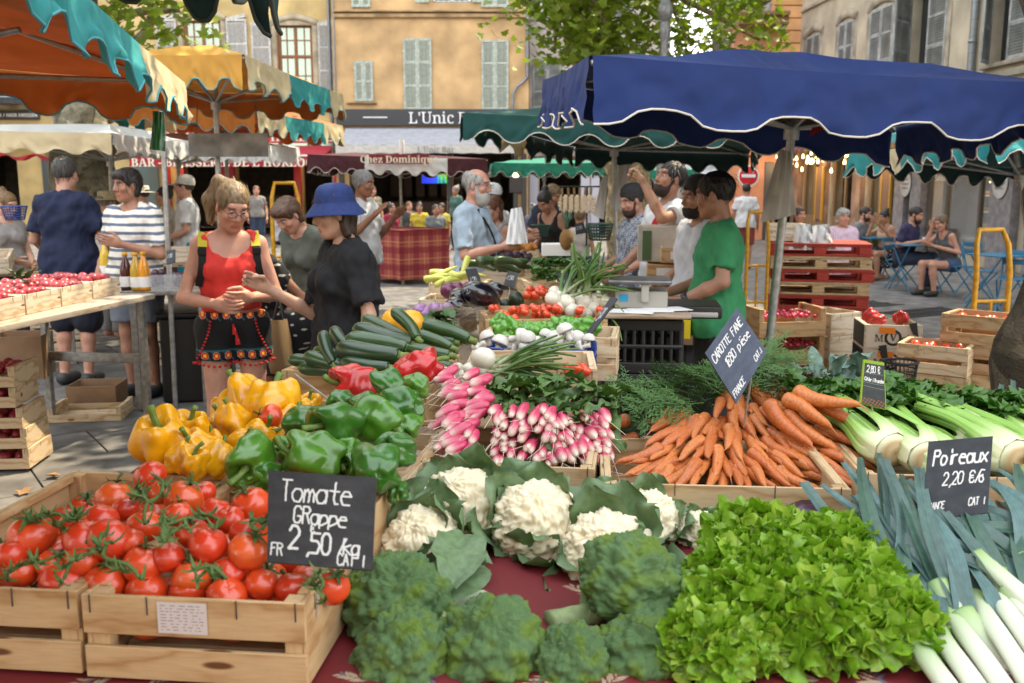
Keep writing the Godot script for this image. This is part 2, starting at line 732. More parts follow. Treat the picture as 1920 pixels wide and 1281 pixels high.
func house(called: String, label: String, where: Vector3, turn: float, x0: float, x1: float, top: float, holes: Array, m: Material, deep := 6.0) -> Node3D:
	var t := thing(called, label, "building", where, turn)
	var w := MB.new()
	pierced(w, x0, x1, 0.0, top, holes)
	obj("wall", w, m, t)
	var back := MB.new()
	var cx := (x0 + x1) / 2
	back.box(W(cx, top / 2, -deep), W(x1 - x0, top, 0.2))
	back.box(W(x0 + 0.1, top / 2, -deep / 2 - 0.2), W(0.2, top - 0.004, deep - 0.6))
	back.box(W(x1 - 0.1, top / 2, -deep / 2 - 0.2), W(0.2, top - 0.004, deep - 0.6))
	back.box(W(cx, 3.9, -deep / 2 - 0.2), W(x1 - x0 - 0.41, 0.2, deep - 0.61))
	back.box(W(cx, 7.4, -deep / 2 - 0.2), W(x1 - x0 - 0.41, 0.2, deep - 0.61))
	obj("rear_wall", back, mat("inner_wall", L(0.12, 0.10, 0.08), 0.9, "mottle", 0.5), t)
	var r := MB.new()
	r.box(W(cx, top + 0.12, -deep / 2 + 0.25), W(x1 - x0 + 0.02, 0.24, deep + 0.9), Basis(), WH, 0.02)
	r.box(W(cx, top + 0.3, -deep / 2 + 0.3), W(x1 - x0, 0.12, deep + 1.1), Basis(), WH, 0.02)
	obj("roof", r, mat("roof_tile", L(0.32, 0.17, 0.10), 0.9, "grit", 1.0), t)
	return t

func ledge(t: Node, called: String, o: Vector3, s: Vector3, m: Material) -> MeshInstance3D:
	var b := MB.new()
	b.box(o, s, Basis(), WH, 0.012)
	return obj(called, b, m, t)

func stucco(key: String, col: Color) -> StandardMaterial3D:
	if mats.has(key): return mats[key]
	var m := mat(key, col, 0.93, "wash", 0.23, "grit", 0.3)
	return m

# an awning: a sloping sheet with a hanging front and two arms
func awning(t: Node, x0: float, x1: float, y0: float, y1: float, out: float, drop: float, m: Material, m2: Material) -> Node:
	var s := MB.new()
	var pts := PackedVector3Array()
	for j in 5:
		for i in 13:
			var k := j / 4.0
			pts.append(W(lerpf(x0, x1, i / 12.0), lerpf(y0, y1, k) - 0.06 * sin(PI * k), 0.03 + out * k))
	s.grid(pts, 13, 5, false)
	var a := obj("awning", s, m, t)
	var f := MB.new()
	pts = PackedVector3Array()
	for j in 3:
		for i in 41:
			pts.append(W(lerpf(x0, x1, i / 40.0), y1 - drop * j / 2.0 + (0.03 * absf(sin(i * 0.8)) if j == 2 else 0.0), 0.03 + out + 0.012 * sin(i * 1.7)))
	f.grid(pts, 41, 3, false)
	obj("awning_front", f, m2, a)
	var arm := MB.new()
	for x in [x0 + 0.25, x1 - 0.25]: arm.tube(pv([W(x, y1 - 0.35, 0.05), W(x, y1 - 0.03, out)]), 0.018, 6)
	obj("awning_arm", arm, metal("steel", L(0.5, 0.5, 0.5)), a)
	return a

func globe(t: Node, where: Vector3, r: float, e := 3.0) -> void:
	var b := MB.new()
	b.ball(Vector3.ZERO, Vector3.ONE * r, 12, 8)
	var o := obj("globe_lamp", b, emit("warm_glow", L(1.0, 0.72, 0.38), e), t, where)
	var l := OmniLight3D.new()
	l.name = "globe_light"
	l.light_color = Color(1.0, 0.85, 0.65)
	l.light_energy = 0.25
	l.light_size = r
	l.omni_range = 12.0
	l.omni_attenuation = 2.0
	l.shadow_enabled = true
	o.add_child(l)
	l.position = W(0, 0, r + 0.06)

func houses() -> void:
	var white := mat("shutter_white", L(0.62, 0.61, 0.57), 0.7, "mottle", 1.2)
	var sage := mat("shutter_sage", L(0.50, 0.55, 0.47), 0.7, "mottle", 1.2)
	var grey := mat("shutter_grey", L(0.42, 0.43, 0.42), 0.75, "stain", 0.8)
	var trim := mat("pale_stone", L(0.55, 0.47, 0.33), 0.9, "stain", 0.5)
	var dark := mat("dark_fascia", L(0.035, 0.036, 0.04), 0.5)
	var pipe := metal("zinc", L(0.3, 0.32, 0.34), 0.5)
	var glass := mat("window_glass", L(0.30, 0.36, 0.30), 0.08)
	glass.metallic = 0.55
	var zy := -33.0
	var hy := [[-11.18, 4.75, -9.9, 7.25], [-8.0, 4.75, -6.8, 7.1], [-15.2, 5.4, -14.0, 8.0], [-11.4, 0.0, -10.2, 2.6], [-9.6, 0.0, -7.6, 2.55], [-7.3, 0.0, -6.2, 2.55], [-15.6, 0.2, -14.3, 2.6], [-20.4, 0.2, -17.2, 3.0]]
	var y := house("yellow_house", "tall yellow stucco house with arched windows above the red brasserie", W(0, 0, zy), 0.0, -21.0, -5.97, 14.5, hy, stucco("yellow_stucco", L(0.70, 0.52, 0.23)))
	for q in [[-10.54, 4.75, 1.28, 2.5], [-7.4, 4.75, 1.2, 2.35]]:
		var wx: float = q[0]
		var f := MB.new()
		for x in [-q[2] / 2 + 0.05, 0.0, q[2] / 2 - 0.05]: f.box(W(wx + x, q[1] + q[3] / 2, -0.16), W(0.1, q[3], 0.07), Basis(), WH, 0.008)
		for yy in [0.05, q[3] * 0.55, q[3] - 0.05]: f.box(W(wx, q[1] + yy, -0.157), W(q[2], 0.1, 0.07), Basis(), WH, 0.008)
		for yy in [0.28, 0.78]: f.box(W(wx, q[1] + q[3] * yy, -0.16), W(q[2], 0.03, 0.04))
		for x in [-q[2] / 4, q[2] / 4]: f.box(W(wx + x, q[1] + q[3] / 2, -0.162), W(0.03, q[3], 0.04))
		var wf := obj("window", f, mat("brown_frame", L(0.22, 0.075, 0.02), 0.5), y)
		var p := MB.new()
		p.box(W(wx, q[1] + q[3] / 2, -0.19), W(q[2], q[3], 0.012))
		obj("pane", p, glass, wf)
		var a := MB.new()
		var path := []
		for k in 9: path.append(W(wx + (k / 8.0 - 0.5) * (q[2] + 0.35), q[1] + q[3] + 0.02 + 0.2 * sin(PI * k / 8.0), 0.02))
		a.tube(pv(path), 0.11, 8, null, Vector2(0.7, 1.0))
		a.box(W(wx, q[1] + q[3] + 0.05, -0.02), W(q[2] + 0.05, 0.2, 0.1))
		for sx in [-1, 1]: a.box(W(wx + sx * (q[2] / 2 + 0.09), q[1] + q[3] / 2, 0.01), W(0.16, q[3], 0.06), Basis(), WH, 0.01)
		obj("window_surround", a, trim, y)
		var leaf: float = q[2] * 0.55
		shutter(y, "w", leaf, q[3], W(wx - q[2] / 2 - 0.2 - leaf, q[1], 0.06), 0.0, white, 0.12)
		shutter(y, "w", leaf, q[3], W(wx + q[2] / 2 + 0.2, q[1], 0.06), 0.0, white, 0.12)
	ledge(y, "string_course", W(-13.5, 4.35, 0.05), W(14.9, 0.16, 0.14), trim)
	var dp := MB.new()
	dp.tube(pv([W(-6.2, 0, 0.09), W(-6.2, 14, 0.09)]), 0.055, 8)
	obj("downpipe", dp, pipe, y)
	var lw := MB.new()
	lw.box(W(-14.6, 6.7, -0.15), W(1.2, 2.6, 0.04))
	obj("window", lw, mat("grey_blind", L(0.07, 0.08, 0.1), 0.6), y)
	var red := mat("red_paint", L(0.38, 0.012, 0.02), 0.4)
	for x in [-12.0, -11.5, -10.05, -9.75, -7.45, -6.1]: ledge(y, "shopfront_post", W(x, 1.35, 0.06), W(0.24, 2.7, 0.16), red)
	ledge(y, "shopfront_beam", W(-9.05, 2.76, 0.05), W(6.1, 0.12, 0.14), red)
	for x in [-11.7, -10.4, -8.5, -6.7]: ledge(y, "shopfront_post", W(x, 2.98, 0.055), W(0.16, 0.32, 0.12), red)
	ledge(y, "fascia", W(-9.05, 3.35, 0.07), W(6.2, 0.42, 0.12), red)
	var tl := MB.new()
	for i in 6: tl.box(W(-11.5 + i, 3.0, 0.035), W(0.84, 0.36, 0.02))
	obj("transom_pane", tl, glass, y)
	text("lettering", "BRASSERIE DE L'HORLOGE", 0.30, mat("cream_letter", L(0.75, 0.68, 0.55), 0.6), y, W(-9.05, 3.34, 0.135), true, true, 0.02)
	var aw := awning(y, -12.4, -6.2, 3.05, 2.62, 2.2, 0.34, cloth("red_awning", L(0.42, 0.03, 0.05), 0.5), cloth("red_awning", L(0, 0, 0)))
	var ed := MB.new()
	ed.box(W(-9.3, 2.64, 2.235), W(6.22, 0.05, 0.03), Basis(), WH, 0.01)
	obj("awning_bar", ed, mat("white_paint", L(0.75, 0.74, 0.72), 0.5), aw)
	text("lettering", "BAR - BRASSERIE DE L'HORLOGE", 0.265, mats["cream_letter"], y, W(-9.25, 2.42, 2.27), true, true, 0.01)
	globe(y, W(-11.45, 2.35, 0.35), 0.11)
	globe(y, W(-6.62, 2.3, 0.35), 0.11)
	for q in [-10.8, -8.6, -6.75]: ledge(y, "bar_counter", W(q, 0.75, -2.2), W(1.3, 1.1, 0.6), mat("dark_wood", L(0.07, 0.035, 0.02), 0.5))
	ledge(y, "sign_board", W(-17.4, 4.08, 0.06), W(2.3, 0.3, 0.08), dark)
	text("lettering", "COIFFEUR / HAIR DRESSER", 0.115, mat("white_letter", L(0.8, 0.8, 0.8), 0.6), y, W(-17.3, 4.07, 0.105), false, true, 0.01)
	awning(y, -18.6, -16.2, 4.95, 4.6, 0.9, 0.22, cloth("grey_awning", L(0.42, 0.43, 0.45)), cloth("slate_awning", L(0.06, 0.065, 0.08)))
	var gp := MB.new()
	gp.box(W(-12.75, 1.5, 0.03), W(0.9, 3.0, 0.05), Basis(), WH, 0.01)
	obj("door", gp, mat("grey_green_door", L(0.10, 0.14, 0.13), 0.6), y)
	for q in [-15.65, -16.2]:
		var pp := MB.new()
		pp.box(W(q, 1.4, 0.05), W(0.22, 2.8, 0.1), Basis(), WH, 0.01)
		obj("door_jamb", pp, mat("slate_paint", L(0.05, 0.06, 0.07), 0.5), y)
	globe(y, W(-15.35, 2.4, 0.3), 0.12)
	var ho := [[-2.6, 7.6, -1.35, 9.6], [-4.9, 0.0, -2.2, 2.75], [-2.0, 0.0, 0.05, 2.75], [-5.5, 0.2, -5.05, 2.6]]
	var o := house("orange_house", "orange stucco house with sage green shutters above the bar", W(0, 0, -32), 0.0, -5.93, 0.56, 15.5, ho, stucco("orange_stucco", L(0.66, 0.43, 0.21)))
	for q in [[-4.92, 4.45, 0.62, 1.3], [-3.13, 4.17, 0.94, 2.3], [-0.56, 4.17, 0.9, 2.25], [-0.56, 7.45, 0.9, 2.2], [-4.95, 7.45, 0.62, 1.9]]:
		for s in 2: shutter(o, "s", q[2] / 2, q[3], W(q[0] - q[2] / 2 + s * q[2] / 2, q[1], 0.045), 0.0, sage)
	shutter(o, "s", 0.46, 2.0, W(-2.72, 7.6, 0.05), PI - 0.12, sage)
	shutter(o, "s", 0.46, 2.0, W(-1.3, 7.6, 0.05), 0.1, sage)
	var ow := MB.new()
	for x in [-2.55, -1.975, -1.4]: ow.box(W(x, 8.6, -0.16), W(0.09, 2.0, 0.06), Basis(), WH, 0.008)
	for yy in [7.65, 8.6, 9.55]: ow.box(W(-1.975, yy, -0.157), W(1.2, 0.08, 0.06), Basis(), WH, 0.008)
	obj("window", ow, mats["white_paint"], o)
	var op := MB.new()
	op.box(W(-1.975, 8.6, -0.2), W(1.2, 2.0, 0.012))
	obj("pane", op, mat("dark_glass", L(0.03, 0.035, 0.04), 0.06), o)
	var rl := MB.new()
	for k in 7:
		var x := -2.5 + k * 0.175
		rl.tube(pv([W(x, 7.62, -0.02), W(x, 8.1, -0.02)]), 0.008, 5)
		if k < 6:
			var c := []
			for i in 9: c.append(W(x + 0.088 + 0.06 * cos(TAU * i / 8), 7.86 + 0.09 * sin(TAU * i / 8), -0.02))
			rl.tube(pv(c), 0.007, 5)
	for yy in [7.62, 8.1]: rl.tube(pv([W(-2.6, yy, -0.02), W(-1.35, yy, -0.02)]), 0.011, 5)
	obj("window_guard", rl, mats["iron"], o)
	ledge(o, "string_course", W(-2.68, 7.18, 0.04), W(6.4, 0.12, 0.12), mat("orange_stone", L(0.48, 0.32, 0.16), 0.9, "stain", 0.5))
	ledge(o, "string_course", W(-2.68, 7.32, 0.06), W(6.4, 0.06, 0.16), mats["orange_stone"])
	for q in [-5.0, -3.2, -0.7]: ledge(o, "window_sill", W(q, 4.12 if q > -4 else 4.4, 0.06), W(1.0, 0.05, 0.12), mats["orange_stone"])
	var pp2 := MB.new()
	pp2.tube(curve([W(0.5, 14, 0.1), W(0.5, 6.0, 0.1), W(0.48, 5.2, 0.12), W(0.05, 4.7, 0.14), W(0.05, 3.2, 0.12)], 12), 0.05, 8)
	obj("downpipe", pp2, pipe, o)
	pp2 = MB.new()
	pp2.tube(pv([W(-5.85, 3.8, 0.08), W(-5.85, 14, 0.08)]), 0.03, 6)
	obj("downpipe", pp2, pipe, o)
	ledge(o, "fascia", W(-2.7, 3.92, 0.09), W(6.3, 0.54, 0.18), dark)
	var letter := mat("white_letter", L(0, 0, 0))
	text("lettering", "L'Unic Bar", 0.36, letter, o, W(-2.2, 3.9, 0.19), true, false, 0.02)
	for x in [-4.55, 0.1]: ledge(o, "sign_rule", W(x, 3.92, 0.19), W(0.8, 0.035, 0.02), letter)
	awning(o, -5.55, 0.25, 3.6, 2.95, 2.0, 0.28, cloth("pale_awning", L(0.36, 0.37, 0.40)), cloth("pale_valance", L(0.58, 0.55, 0.5)))
	text("lettering", "L'Unic Bar", 0.17, mat("grey_letter", L(0.2, 0.2, 0.22), 0.6), o, W(-2.4, 2.8, 2.07), true, false, 0.008)
	var ant := mat("anthracite", L(0.045, 0.045, 0.048), 0.5)
	for x in [-5.75, -4.98, -2.1, 0.12, 0.4]: ledge(o, "shopfront_post", W(x, 1.37, 0.05), W(0.16, 2.74, 0.14), ant)
	ledge(o, "shopfront_beam", W(-2.7, 2.95, 0.03), W(6.2, 0.4, 0.12), ant)
	globe(o, W(-3.9, 2.35, 1.2), 0.16)
	globe(o, W(0.12, 2.1, 1.3), 0.16)
	var tv := MB.new()
	tv.box(Vector3.ZERO, W(1.06, 0.62, 0.06), Basis(), WH, 0.01)
	var tvo := obj("television", tv, dark, o, W(-2.62, 2.05, -0.9))
	var scr := Image.create(64, 36, false, Image.FORMAT_RGB8)
	for j in 36:
		for i in 64:
			var c := Color(0.05, 0.15, 0.75).lerp(Color(0.25, 0.4, 0.95), i / 64.0)
			if i > 34: c = Color.from_hsv(fposmod(0.05 + sin(i * 0.7) * 0.2 + j * 0.013, 1.0), 0.8, 0.35 + 0.4 * absf(sin(i * 0.9 + j * 0.4)))
			scr.set_pixel(i, j, c)
	var tm := emit("tv_picture", WH, 1.1)
	tm.emission_texture = ImageTexture.create_from_image(scr)
	tm.albedo_color = Color(0.02, 0.02, 0.02)
	tm.emission_operator = BaseMaterial3D.EMISSION_OP_MULTIPLY
	var tq := MB.new()
	tq.quad(W(-0.5, 0.28, 0.034), W(0.5, 0.28, 0.034), W(0.5, -0.28, 0.034), W(-0.5, -0.28, 0.034))
	obj("television_picture", tq, tm, tvo)
	var bar := MB.new()
	bar.box(W(-2.6, 0.55, -3.4), W(4.6, 1.1, 0.6), Basis(), WH, 0.02)
	for k in 9: ledge(o, "wall_cabinet", W(-4.6 + k * 0.5, 1.7, -5.2), W(0.34, 0.9, 0.2), mats["dark_wood"])
	obj("bar_counter", bar, mats["dark_wood"], o)
	var mb2 := MB.new()
	mb2.box(W(0.12, 1.75, 0.14), W(0.42, 0.6, 0.03), Basis(), WH, 0.01)
	obj("menu_board", mb2, dark, o)
	var hp := [[0.95, 7.2, 2.0, 9.3], [2.4, 7.2, 3.4, 9.3], [0.95, 0.0, 2.4, 2.7], [3.0, 0.0, 5.0, 2.7]]
	var p := house("pale_house", "pale pink rendered house half hidden behind the plane tree", W(0, 0, -33), 0.0, 0.60, 5.4, 14.5, hp, stucco("pale_stucco", L(0.62, 0.54, 0.49)))
	for q in [[0.95, 7.2], [2.4, 7.2]]:
		var f := MB.new()
		for x in [0.04, 0.5, 1.0]: f.box(W(q[0] + x, q[1] + 1.05, -0.15), W(0.07, 2.1, 0.06))
		for yy in [0.04, 0.7, 1.4, 2.06]: f.box(W(q[0] + 0.52, q[1] + yy, -0.152), W(1.0, 0.06, 0.06))
		obj("window", f, mats["white_paint"], p)
		var pn := MB.new()
		pn.box(W(q[0] + 0.52, q[1] + 1.05, -0.19), W(1.0, 2.1, 0.01))
		obj("pane", pn, mat("pale_glass", L(0.35, 0.36, 0.42), 0.1), p)
		shutter(p, "g", 0.5, 2.1, W(q[0] - 0.55, q[1], 0.05), 0.0, grey)
		shutter(p, "g", 0.5, 2.1, W(q[0] + 1.1, q[1], 0.05), 0.0, grey)
	for q in [0.7, 1.2, 2.6]: shutter(p, "g", 0.5, 1.65, W(q, 4.3, 0.05), 0.0, grey)
	ledge(p, "fascia", W(3.0, 3.3, 0.08), W(4.7, 0.7, 0.14), mat("lilac_paint", L(0.5, 0.49, 0.56), 0.6))
	ledge(p, "sign_board", W(1.55, 2.55, 0.12), W(1.6, 0.28, 0.08), mats["dark_wood"])
	for x in [0.75, 2.55, 2.9, 5.2]: ledge(p, "shopfront_post", W(x, 1.35, 0.04), W(0.3, 2.7, 0.12), mats["lilac_paint"])
	awning(p, 5.0, 7.9, 3.05, 1.95, 2.4, 0.3, cloth("white_awning", L(0.66, 0.66, 0.68), 0.3), mats["white_awning"])
	text("lettering", "jouta", 0.62, mats["grey_letter"], p, W(6.9, 2.5, 1.62), false, false, 0.008).rotation = W(-1.05, 0, 0)
	var t4 := house("corner_house", "orange corner house with grooved masonry at the end of the street", W(0, 0, -38), 0.0, 9.1, 13.5, 16.0, [[9.3, 7.6, 10.2, 9.8], [10.6, 0.0, 11.6, 2.7]], stucco("corner_stucco", L(0.66, 0.34, 0.14)))
	for k in 24: ledge(t4, "masonry_band", W(11.05 + 0.02, 4.6 + k * 0.47, 0.04), W(2.0, 0.43, 0.1), mats["corner_stucco"])
	for s in 2: shutter(t4, "w", 0.45, 2.1, W(9.3 + s * 0.45, 7.6, 0.05), 0.0, white)
	var t5 := house("salmon_house", "salmon pink house side with a grey shop window below the no entry sign", W(0, 0, -29.5), 0.0, 6.75, 8.2, 6.4, [], stucco("salmon_stucco", L(0.62, 0.28, 0.15)), 3.0)
	ledge(t5, "door", W(8.0, 1.2, 0.03), W(0.28, 2.4, 0.05), dark)
	house("far_house", "low pale house far down the street between the plane tree and the corner house", W(0, 0, -50), 0.0, 5.0, 14.0, 5.0, [], mats["pale_stucco"])
	right_house(grey, dark, pipe, glass)
	house("house_behind", "plain ochre house closing the square behind the market", W(0, 0, 16), PI, -16.0, 16.0, 9.0, [], stucco("ochre_stucco", L(0.55, 0.42, 0.25)))
	house("house_on_side", "plain cream house along the far side of the square", W(-20.5, 0, -10), PI / 2, -22.0, 22.0, 10.0, [], stucco("cream_stucco", L(0.6, 0.5, 0.36)))
	var w := at(1403, 330, 22.0)
	var s := thing("no_entry_sign", "round red no entry road sign with a white bar on a grey post", "road sign", W(w.x, 0, w.z))
	var post := MB.new()
	post.tube(pv([W(0, 0, -0.03), W(0, w.y + 0.2, -0.03)]), 0.03, 8)
	obj("post", post, pipe, s)
	var d1 := MB.new()
	d1.lathe(PackedVector2Array([Vector2(0.001, -0.01), Vector2(0.25, -0.01), Vector2(0.25, 0.01), Vector2(0.001, 0.01)]), 28, W(0, w.y, 0.02), along(Vector3.BACK, Vector3.UP))
	obj("disc", d1, mats["white_paint"], s)
	var d2 := MB.new()
	d2.lathe(PackedVector2Array([Vector2(0.001, -0.01), Vector2(0.215, -0.01), Vector2(0.215, 0.012), Vector2(0.001, 0.012)]), 28, W(0, w.y, 0.024), along(Vector3.BACK, Vector3.UP))
	obj("red_field", d2, mat("sign_red", L(0.55, 0.01, 0.02), 0.4), s)
	ledge(s, "bar", W(0, w.y, 0.04), W(0.32, 0.07, 0.012), mats["white_paint"])

# the beige house along the right: x runs along it from its far end, z points into the square
func right_house(grey: Material, dark: Material, pipe: Material, glass: Material) -> void:
	var far := W(9.0, 0, -30.0)
	var dir := W(0.069, 0, 1.0).normalized()
	var turn := atan2(-dir.z, dir.x)
	var stone := mat("beige_stone", L(0.47, 0.40, 0.30), 0.9, "stain", 0.5)
	var holes := [[0.5, 0.1, 2.1, 2.75], [2.75, 0.1, 4.4, 2.75], [5.1, 0.1, 6.3, 2.75], [8.3, 0.25, 11.0, 2.85], [6.9, 0.1, 7.7, 2.8], [14.4, 0.1, 16.5, 2.7]]
	for q in WIN: holes.append([q[0], 4.1, q[1], 6.15])
	var t := house("beige_house", "long beige house with grey shutters along the right side of the square", far, turn, -0.2, 24.0, 13.0, holes, stucco("beige_stucco", L(0.50, 0.425, 0.315)), 7.0)
	for q in WIN:
		var w: float = q[1] - q[0]
		var a := MB.new()
		var path := []
		for k in 9: path.append(W(q[0] + w * 0.5 + (k / 8.0 - 0.5) * (w + 0.3), 6.18 + 0.16 * sin(PI * k / 8.0), 0.02))
		a.tube(pv(path), 0.12, 8, null, Vector2(0.6, 1.0))
		for sx in [q[0] - 0.09, q[1] + 0.09]: a.box(W(sx, 5.1, 0.0), W(0.17, 2.1, 0.07), Basis(), WH, 0.01)
		obj("window_surround", a, stone, t)
		ledge(t, "window_sill", W((q[0] + q[1]) / 2, 4.05, 0.04), W(w + 0.36, 0.09, 0.16), stone)
		var pn := MB.new()
		pn.box(W((q[0] + q[1]) / 2, 5.12, -0.25), W(w, 2.06, 0.02))
		obj("pane", pn, mats["dark_glass"], t)
		shutter(t, "g", w / 2, 2.04, W(q[0], 4.1, 0.02), -q[2], grey)
		shutter(t, "g", w / 2, 2.04, W(q[1], 4.1, 0.02), PI + q[3], grey)
	for x in [0.9, 3.6, 6.4]:
		ledge(t, "window_sill", W(x, 7.45, 0.04), W(1.4, 0.09, 0.16), stone)
		for s in 2: shutter(t, "g", 0.55, 2.0, W(x - 0.55 + s * 0.55, 7.5, 0.03), 0.0, grey)
	ledge(t, "string_course", W(11.9, 7.0, 0.03), W(24.1, 0.1, 0.1), stone)
	ledge(t, "string_course", W(11.9, 3.85, 0.03), W(24.1, 0.14, 0.14), stone)
	var dp := MB.new()
	dp.tube(pv([W(9.85, 3.95, 0.1), W(9.85, 13, 0.1)]), 0.075, 10)
	for yy in [4.6, 6.4, 8.2]: dp.tube(pv([W(9.85, yy, 0.1), W(9.85, yy + 0.06, 0.1)]), 0.09, 10)
	obj("downpipe", dp, pipe, t)
	ledge(t, "sign_board", W(2.6, 3.3, 0.07), W(5.2, 0.62, 0.1), mat("sign_white", L(0.62, 0.6, 0.57), 0.6, "stain", 0.4))
	text("lettering", "LE PETIT", 0.42, mat("plum_letter", L(0.22, 0.06, 0.09), 0.6), t, W(1.55, 3.28, 0.13), true, false, 0.02)
	awning(t, 0.1, 5.4, 2.98, 2.85, 0.7, 0.16, cloth("mauve_awning", L(0.40, 0.38, 0.48)), cloth("plum_awning", L(0.22, 0.07, 0.13)))
	awning(t, 6.2, 13.2, 3.0, 2.8, 1.0, 0.2, cloth("turquoise_awning", L(0.10, 0.36, 0.38)), mats["turquoise_awning"])
	var pier := mat("pinkish_pier", L(0.42, 0.26, 0.18), 0.85, "stain", 0.5)
	for x in [0.25, 2.4, 4.75, 6.6]: ledge(t, "pier", W(x, 1.4, 0.05), W(0.5, 2.8, 0.2), pier)
	var fr := MB.new()
	for q in [[0.5, 2.1], [2.75, 4.4], [5.1, 6.3]]:
		for x in [q[0] + 0.05, (q[0] + q[1]) / 2, q[1] - 0.05]: fr.box(W(x, 1.4, -0.1), W(0.09, 2.7, 0.08), Basis(), WH, 0.01)
		fr.box(W((q[0] + q[1]) / 2, 0.45, -0.1), W(q[1] - q[0], 0.7, 0.05), Basis(), WH, 0.01)
	obj("door_frame", fr, mat("tan_frame", L(0.20, 0.13, 0.07), 0.6), t)
	for x in [2.42, 6.62]:
		var mbd := MB.new()
		mbd.box(W(x, 1.45, 0.19), W(0.42, 1.5, 0.05), Basis(), WH, 0.01)
		obj("menu_board", mbd, mat("menu_brown", L(0.24, 0.13, 0.08), 0.7, "speck", 4.0), t)
		var mf := MB.new()
		for sx in [-0.23, 0.23]: mf.box(W(x + sx, 1.45, 0.2), W(0.05, 1.55, 0.06))
		obj("menu_frame", mf, mat("gold_frame", L(0.5, 0.28, 0.03), 0.5), t)
		var lamp := MB.new()
		lamp.tube(curve([W(x + 0.25, 2.5, 0.16), W(x + 0.1, 2.6, 0.3), W(x - 0.1, 2.45, 0.42)], 8), 0.016, 6)
		obj("lamp_arm", lamp, dark, t)
		globe(t, W(x - 0.12, 2.38, 0.44), 0.09, 3.0)
	var cord := MB.new()
	var path := []
	for k in 41: path.append(W(0.1 + k * 0.16, 2.75 - 0.10 * absf(sin(k * 0.5)), 0.75))
	cord.tube(pv(path), 0.006, 5)
	obj("light_cord", cord, dark, t)
	var bm := MB.new()
	bm.lathe(PackedVector2Array([Vector2(0.001, -0.07), Vector2(0.03, -0.055), Vector2(0.04, -0.02), Vector2(0.022, 0.03), Vector2(0.016, 0.06), Vector2(0.001, 0.062)]), 8)
	var bulb := bm.mesh()
	var glow := emit("bulb_glow", L(1.0, 0.68, 0.30), 4.0)
	for k in 36:
		var x := 0.1 + (k % 18) * 0.375 + rf(-0.1, 0.1)
		var yy := 2.62 - rf(0.0, 0.16) - (rf(0.1, 0.5) if k >= 18 else 0.0)
		obj("bulb", bulb, glow, t, W(x, yy, 0.75))
	for k in 3:
		var l := OmniLight3D.new()
		l.name = "bulb_light"
		l.light_color = Color(1.0, 0.82, 0.58)
		l.light_energy = 0.4
		l.light_size = 0.06
		l.omni_range = 14.0
		l.omni_attenuation = 2.0
		l.shadow_enabled = true
		t.add_child(l)
		l.position = W(1.2 + k * 2.2, 2.3, 0.85)
	var lil := mat("lilac_front", L(0.27, 0.25, 0.26), 0.6, "mottle", 0.8)
	for q in [[7.25, 0.5], [8.05, 0.5], [11.45, 0.75], [12.6, 0.6], [13.7, 0.6]]: ledge(t, "pier", W(q[0], 1.5, 0.07), W(q[1], 3.0, 0.24), lil)
	ledge(t, "fascia", W(10.2, 3.25, 0.06), W(7.4, 0.5, 0.16), lil)
	var pane := MB.new()
	pane.box(W(9.65, 1.6, -0.08), W(2.7, 2.5, 0.012))
	var pg := mat("shop_pane", Color(1, 1, 1, 0.12), 0.03)
	pg.transparency = BaseMaterial3D.TRANSPARENCY_ALPHA
	obj("pane", pane, pg, t)
	var wf := MB.new()
	for x in [8.33, 9.1, 10.4, 10.97]: wf.box(W(x, 1.55, -0.05), W(0.09, 2.6, 0.1), Basis(), WH, 0.01)
	for yy in [0.3, 2.82]: wf.box(W(9.65, yy, -0.048), W(2.7, 0.1, 0.1), Basis(), WH, 0.01)
	obj("window_frame", wf, mat("bronze_frame", L(0.10, 0.08, 0.06), 0.5), t)
	ledge(t, "shop_back_wall", W(9.65, 1.6, -1.7), W(3.2, 3.0, 0.1), mat("mustard_wall", L(0.45, 0.30, 0.07), 0.8))
	for yy in [0.75, 1.1, 1.45]:
		ledge(t, "display_shelf", W(10.1, yy, -0.9), W(1.7, 0.03, 0.5), mats["white_paint"])
		var cakes := MB.new()
		for k in 8: cakes.box(W(9.4 + k * 0.2, yy + 0.06, -0.85), W(0.14, 0.08, 0.3), Basis(), WH, 0.02)
		obj("pastries", cakes, mat("pastry", L(0.5, 0.28, 0.07), 0.6, "mottle", 5.0), t)
	var lp := MB.new()
	lp.box(W(10.1, 1.75, -0.9), W(1.7, 0.03, 0.06))
	obj("shelf_lamp", lp, emit("shelf_glow", L(1.0, 0.8, 0.4), 2.5), t)
	var al := OmniLight3D.new()
	al.name = "shop_light"
	al.light_color = Color(1.0, 0.85, 0.6)
	al.light_energy = 0.7
	al.light_size = 0.2
	al.omni_range = 10.0
	al.omni_attenuation = 2.0
	al.shadow_enabled = true
	t.add_child(al)
	al.position = W(9.8, 2.5, -0.9)
	var slat := MB.new()
	for k in 7: slat.box(W(9.0, 0.12 + k * 0.1, 0.02), W(1.3, 0.06, 0.03), Basis(Vector3.RIGHT, 0.4))
	stuff(obj("vent_slats", slat, mats["bronze_frame"], t))
	for x in [7.62, 11.45]:
		var pl := MB.new()
		pl.lathe(PackedVector2Array([Vector2(0.001, 0), Vector2(0.3, 0), Vector2(0.31, 0.012), Vector2(0.3, 0.025), Vector2(0.001, 0.03)]), 28, W(x, 1.72, 0.2), along(Vector3.BACK, Vector3.UP) * Basis.from_scale(W(0.8, 1, 1)))
		var po := obj("plaque", pl, mats["sign_white"], t)
		for k in 3: text("plaque_lettering", ["Artisan", "Boulanger", "Patissier"][k], 0.055, mats["grey_letter"], po, W(x, 1.82 - k * 0.1, 0.235), true, false, 0.003)
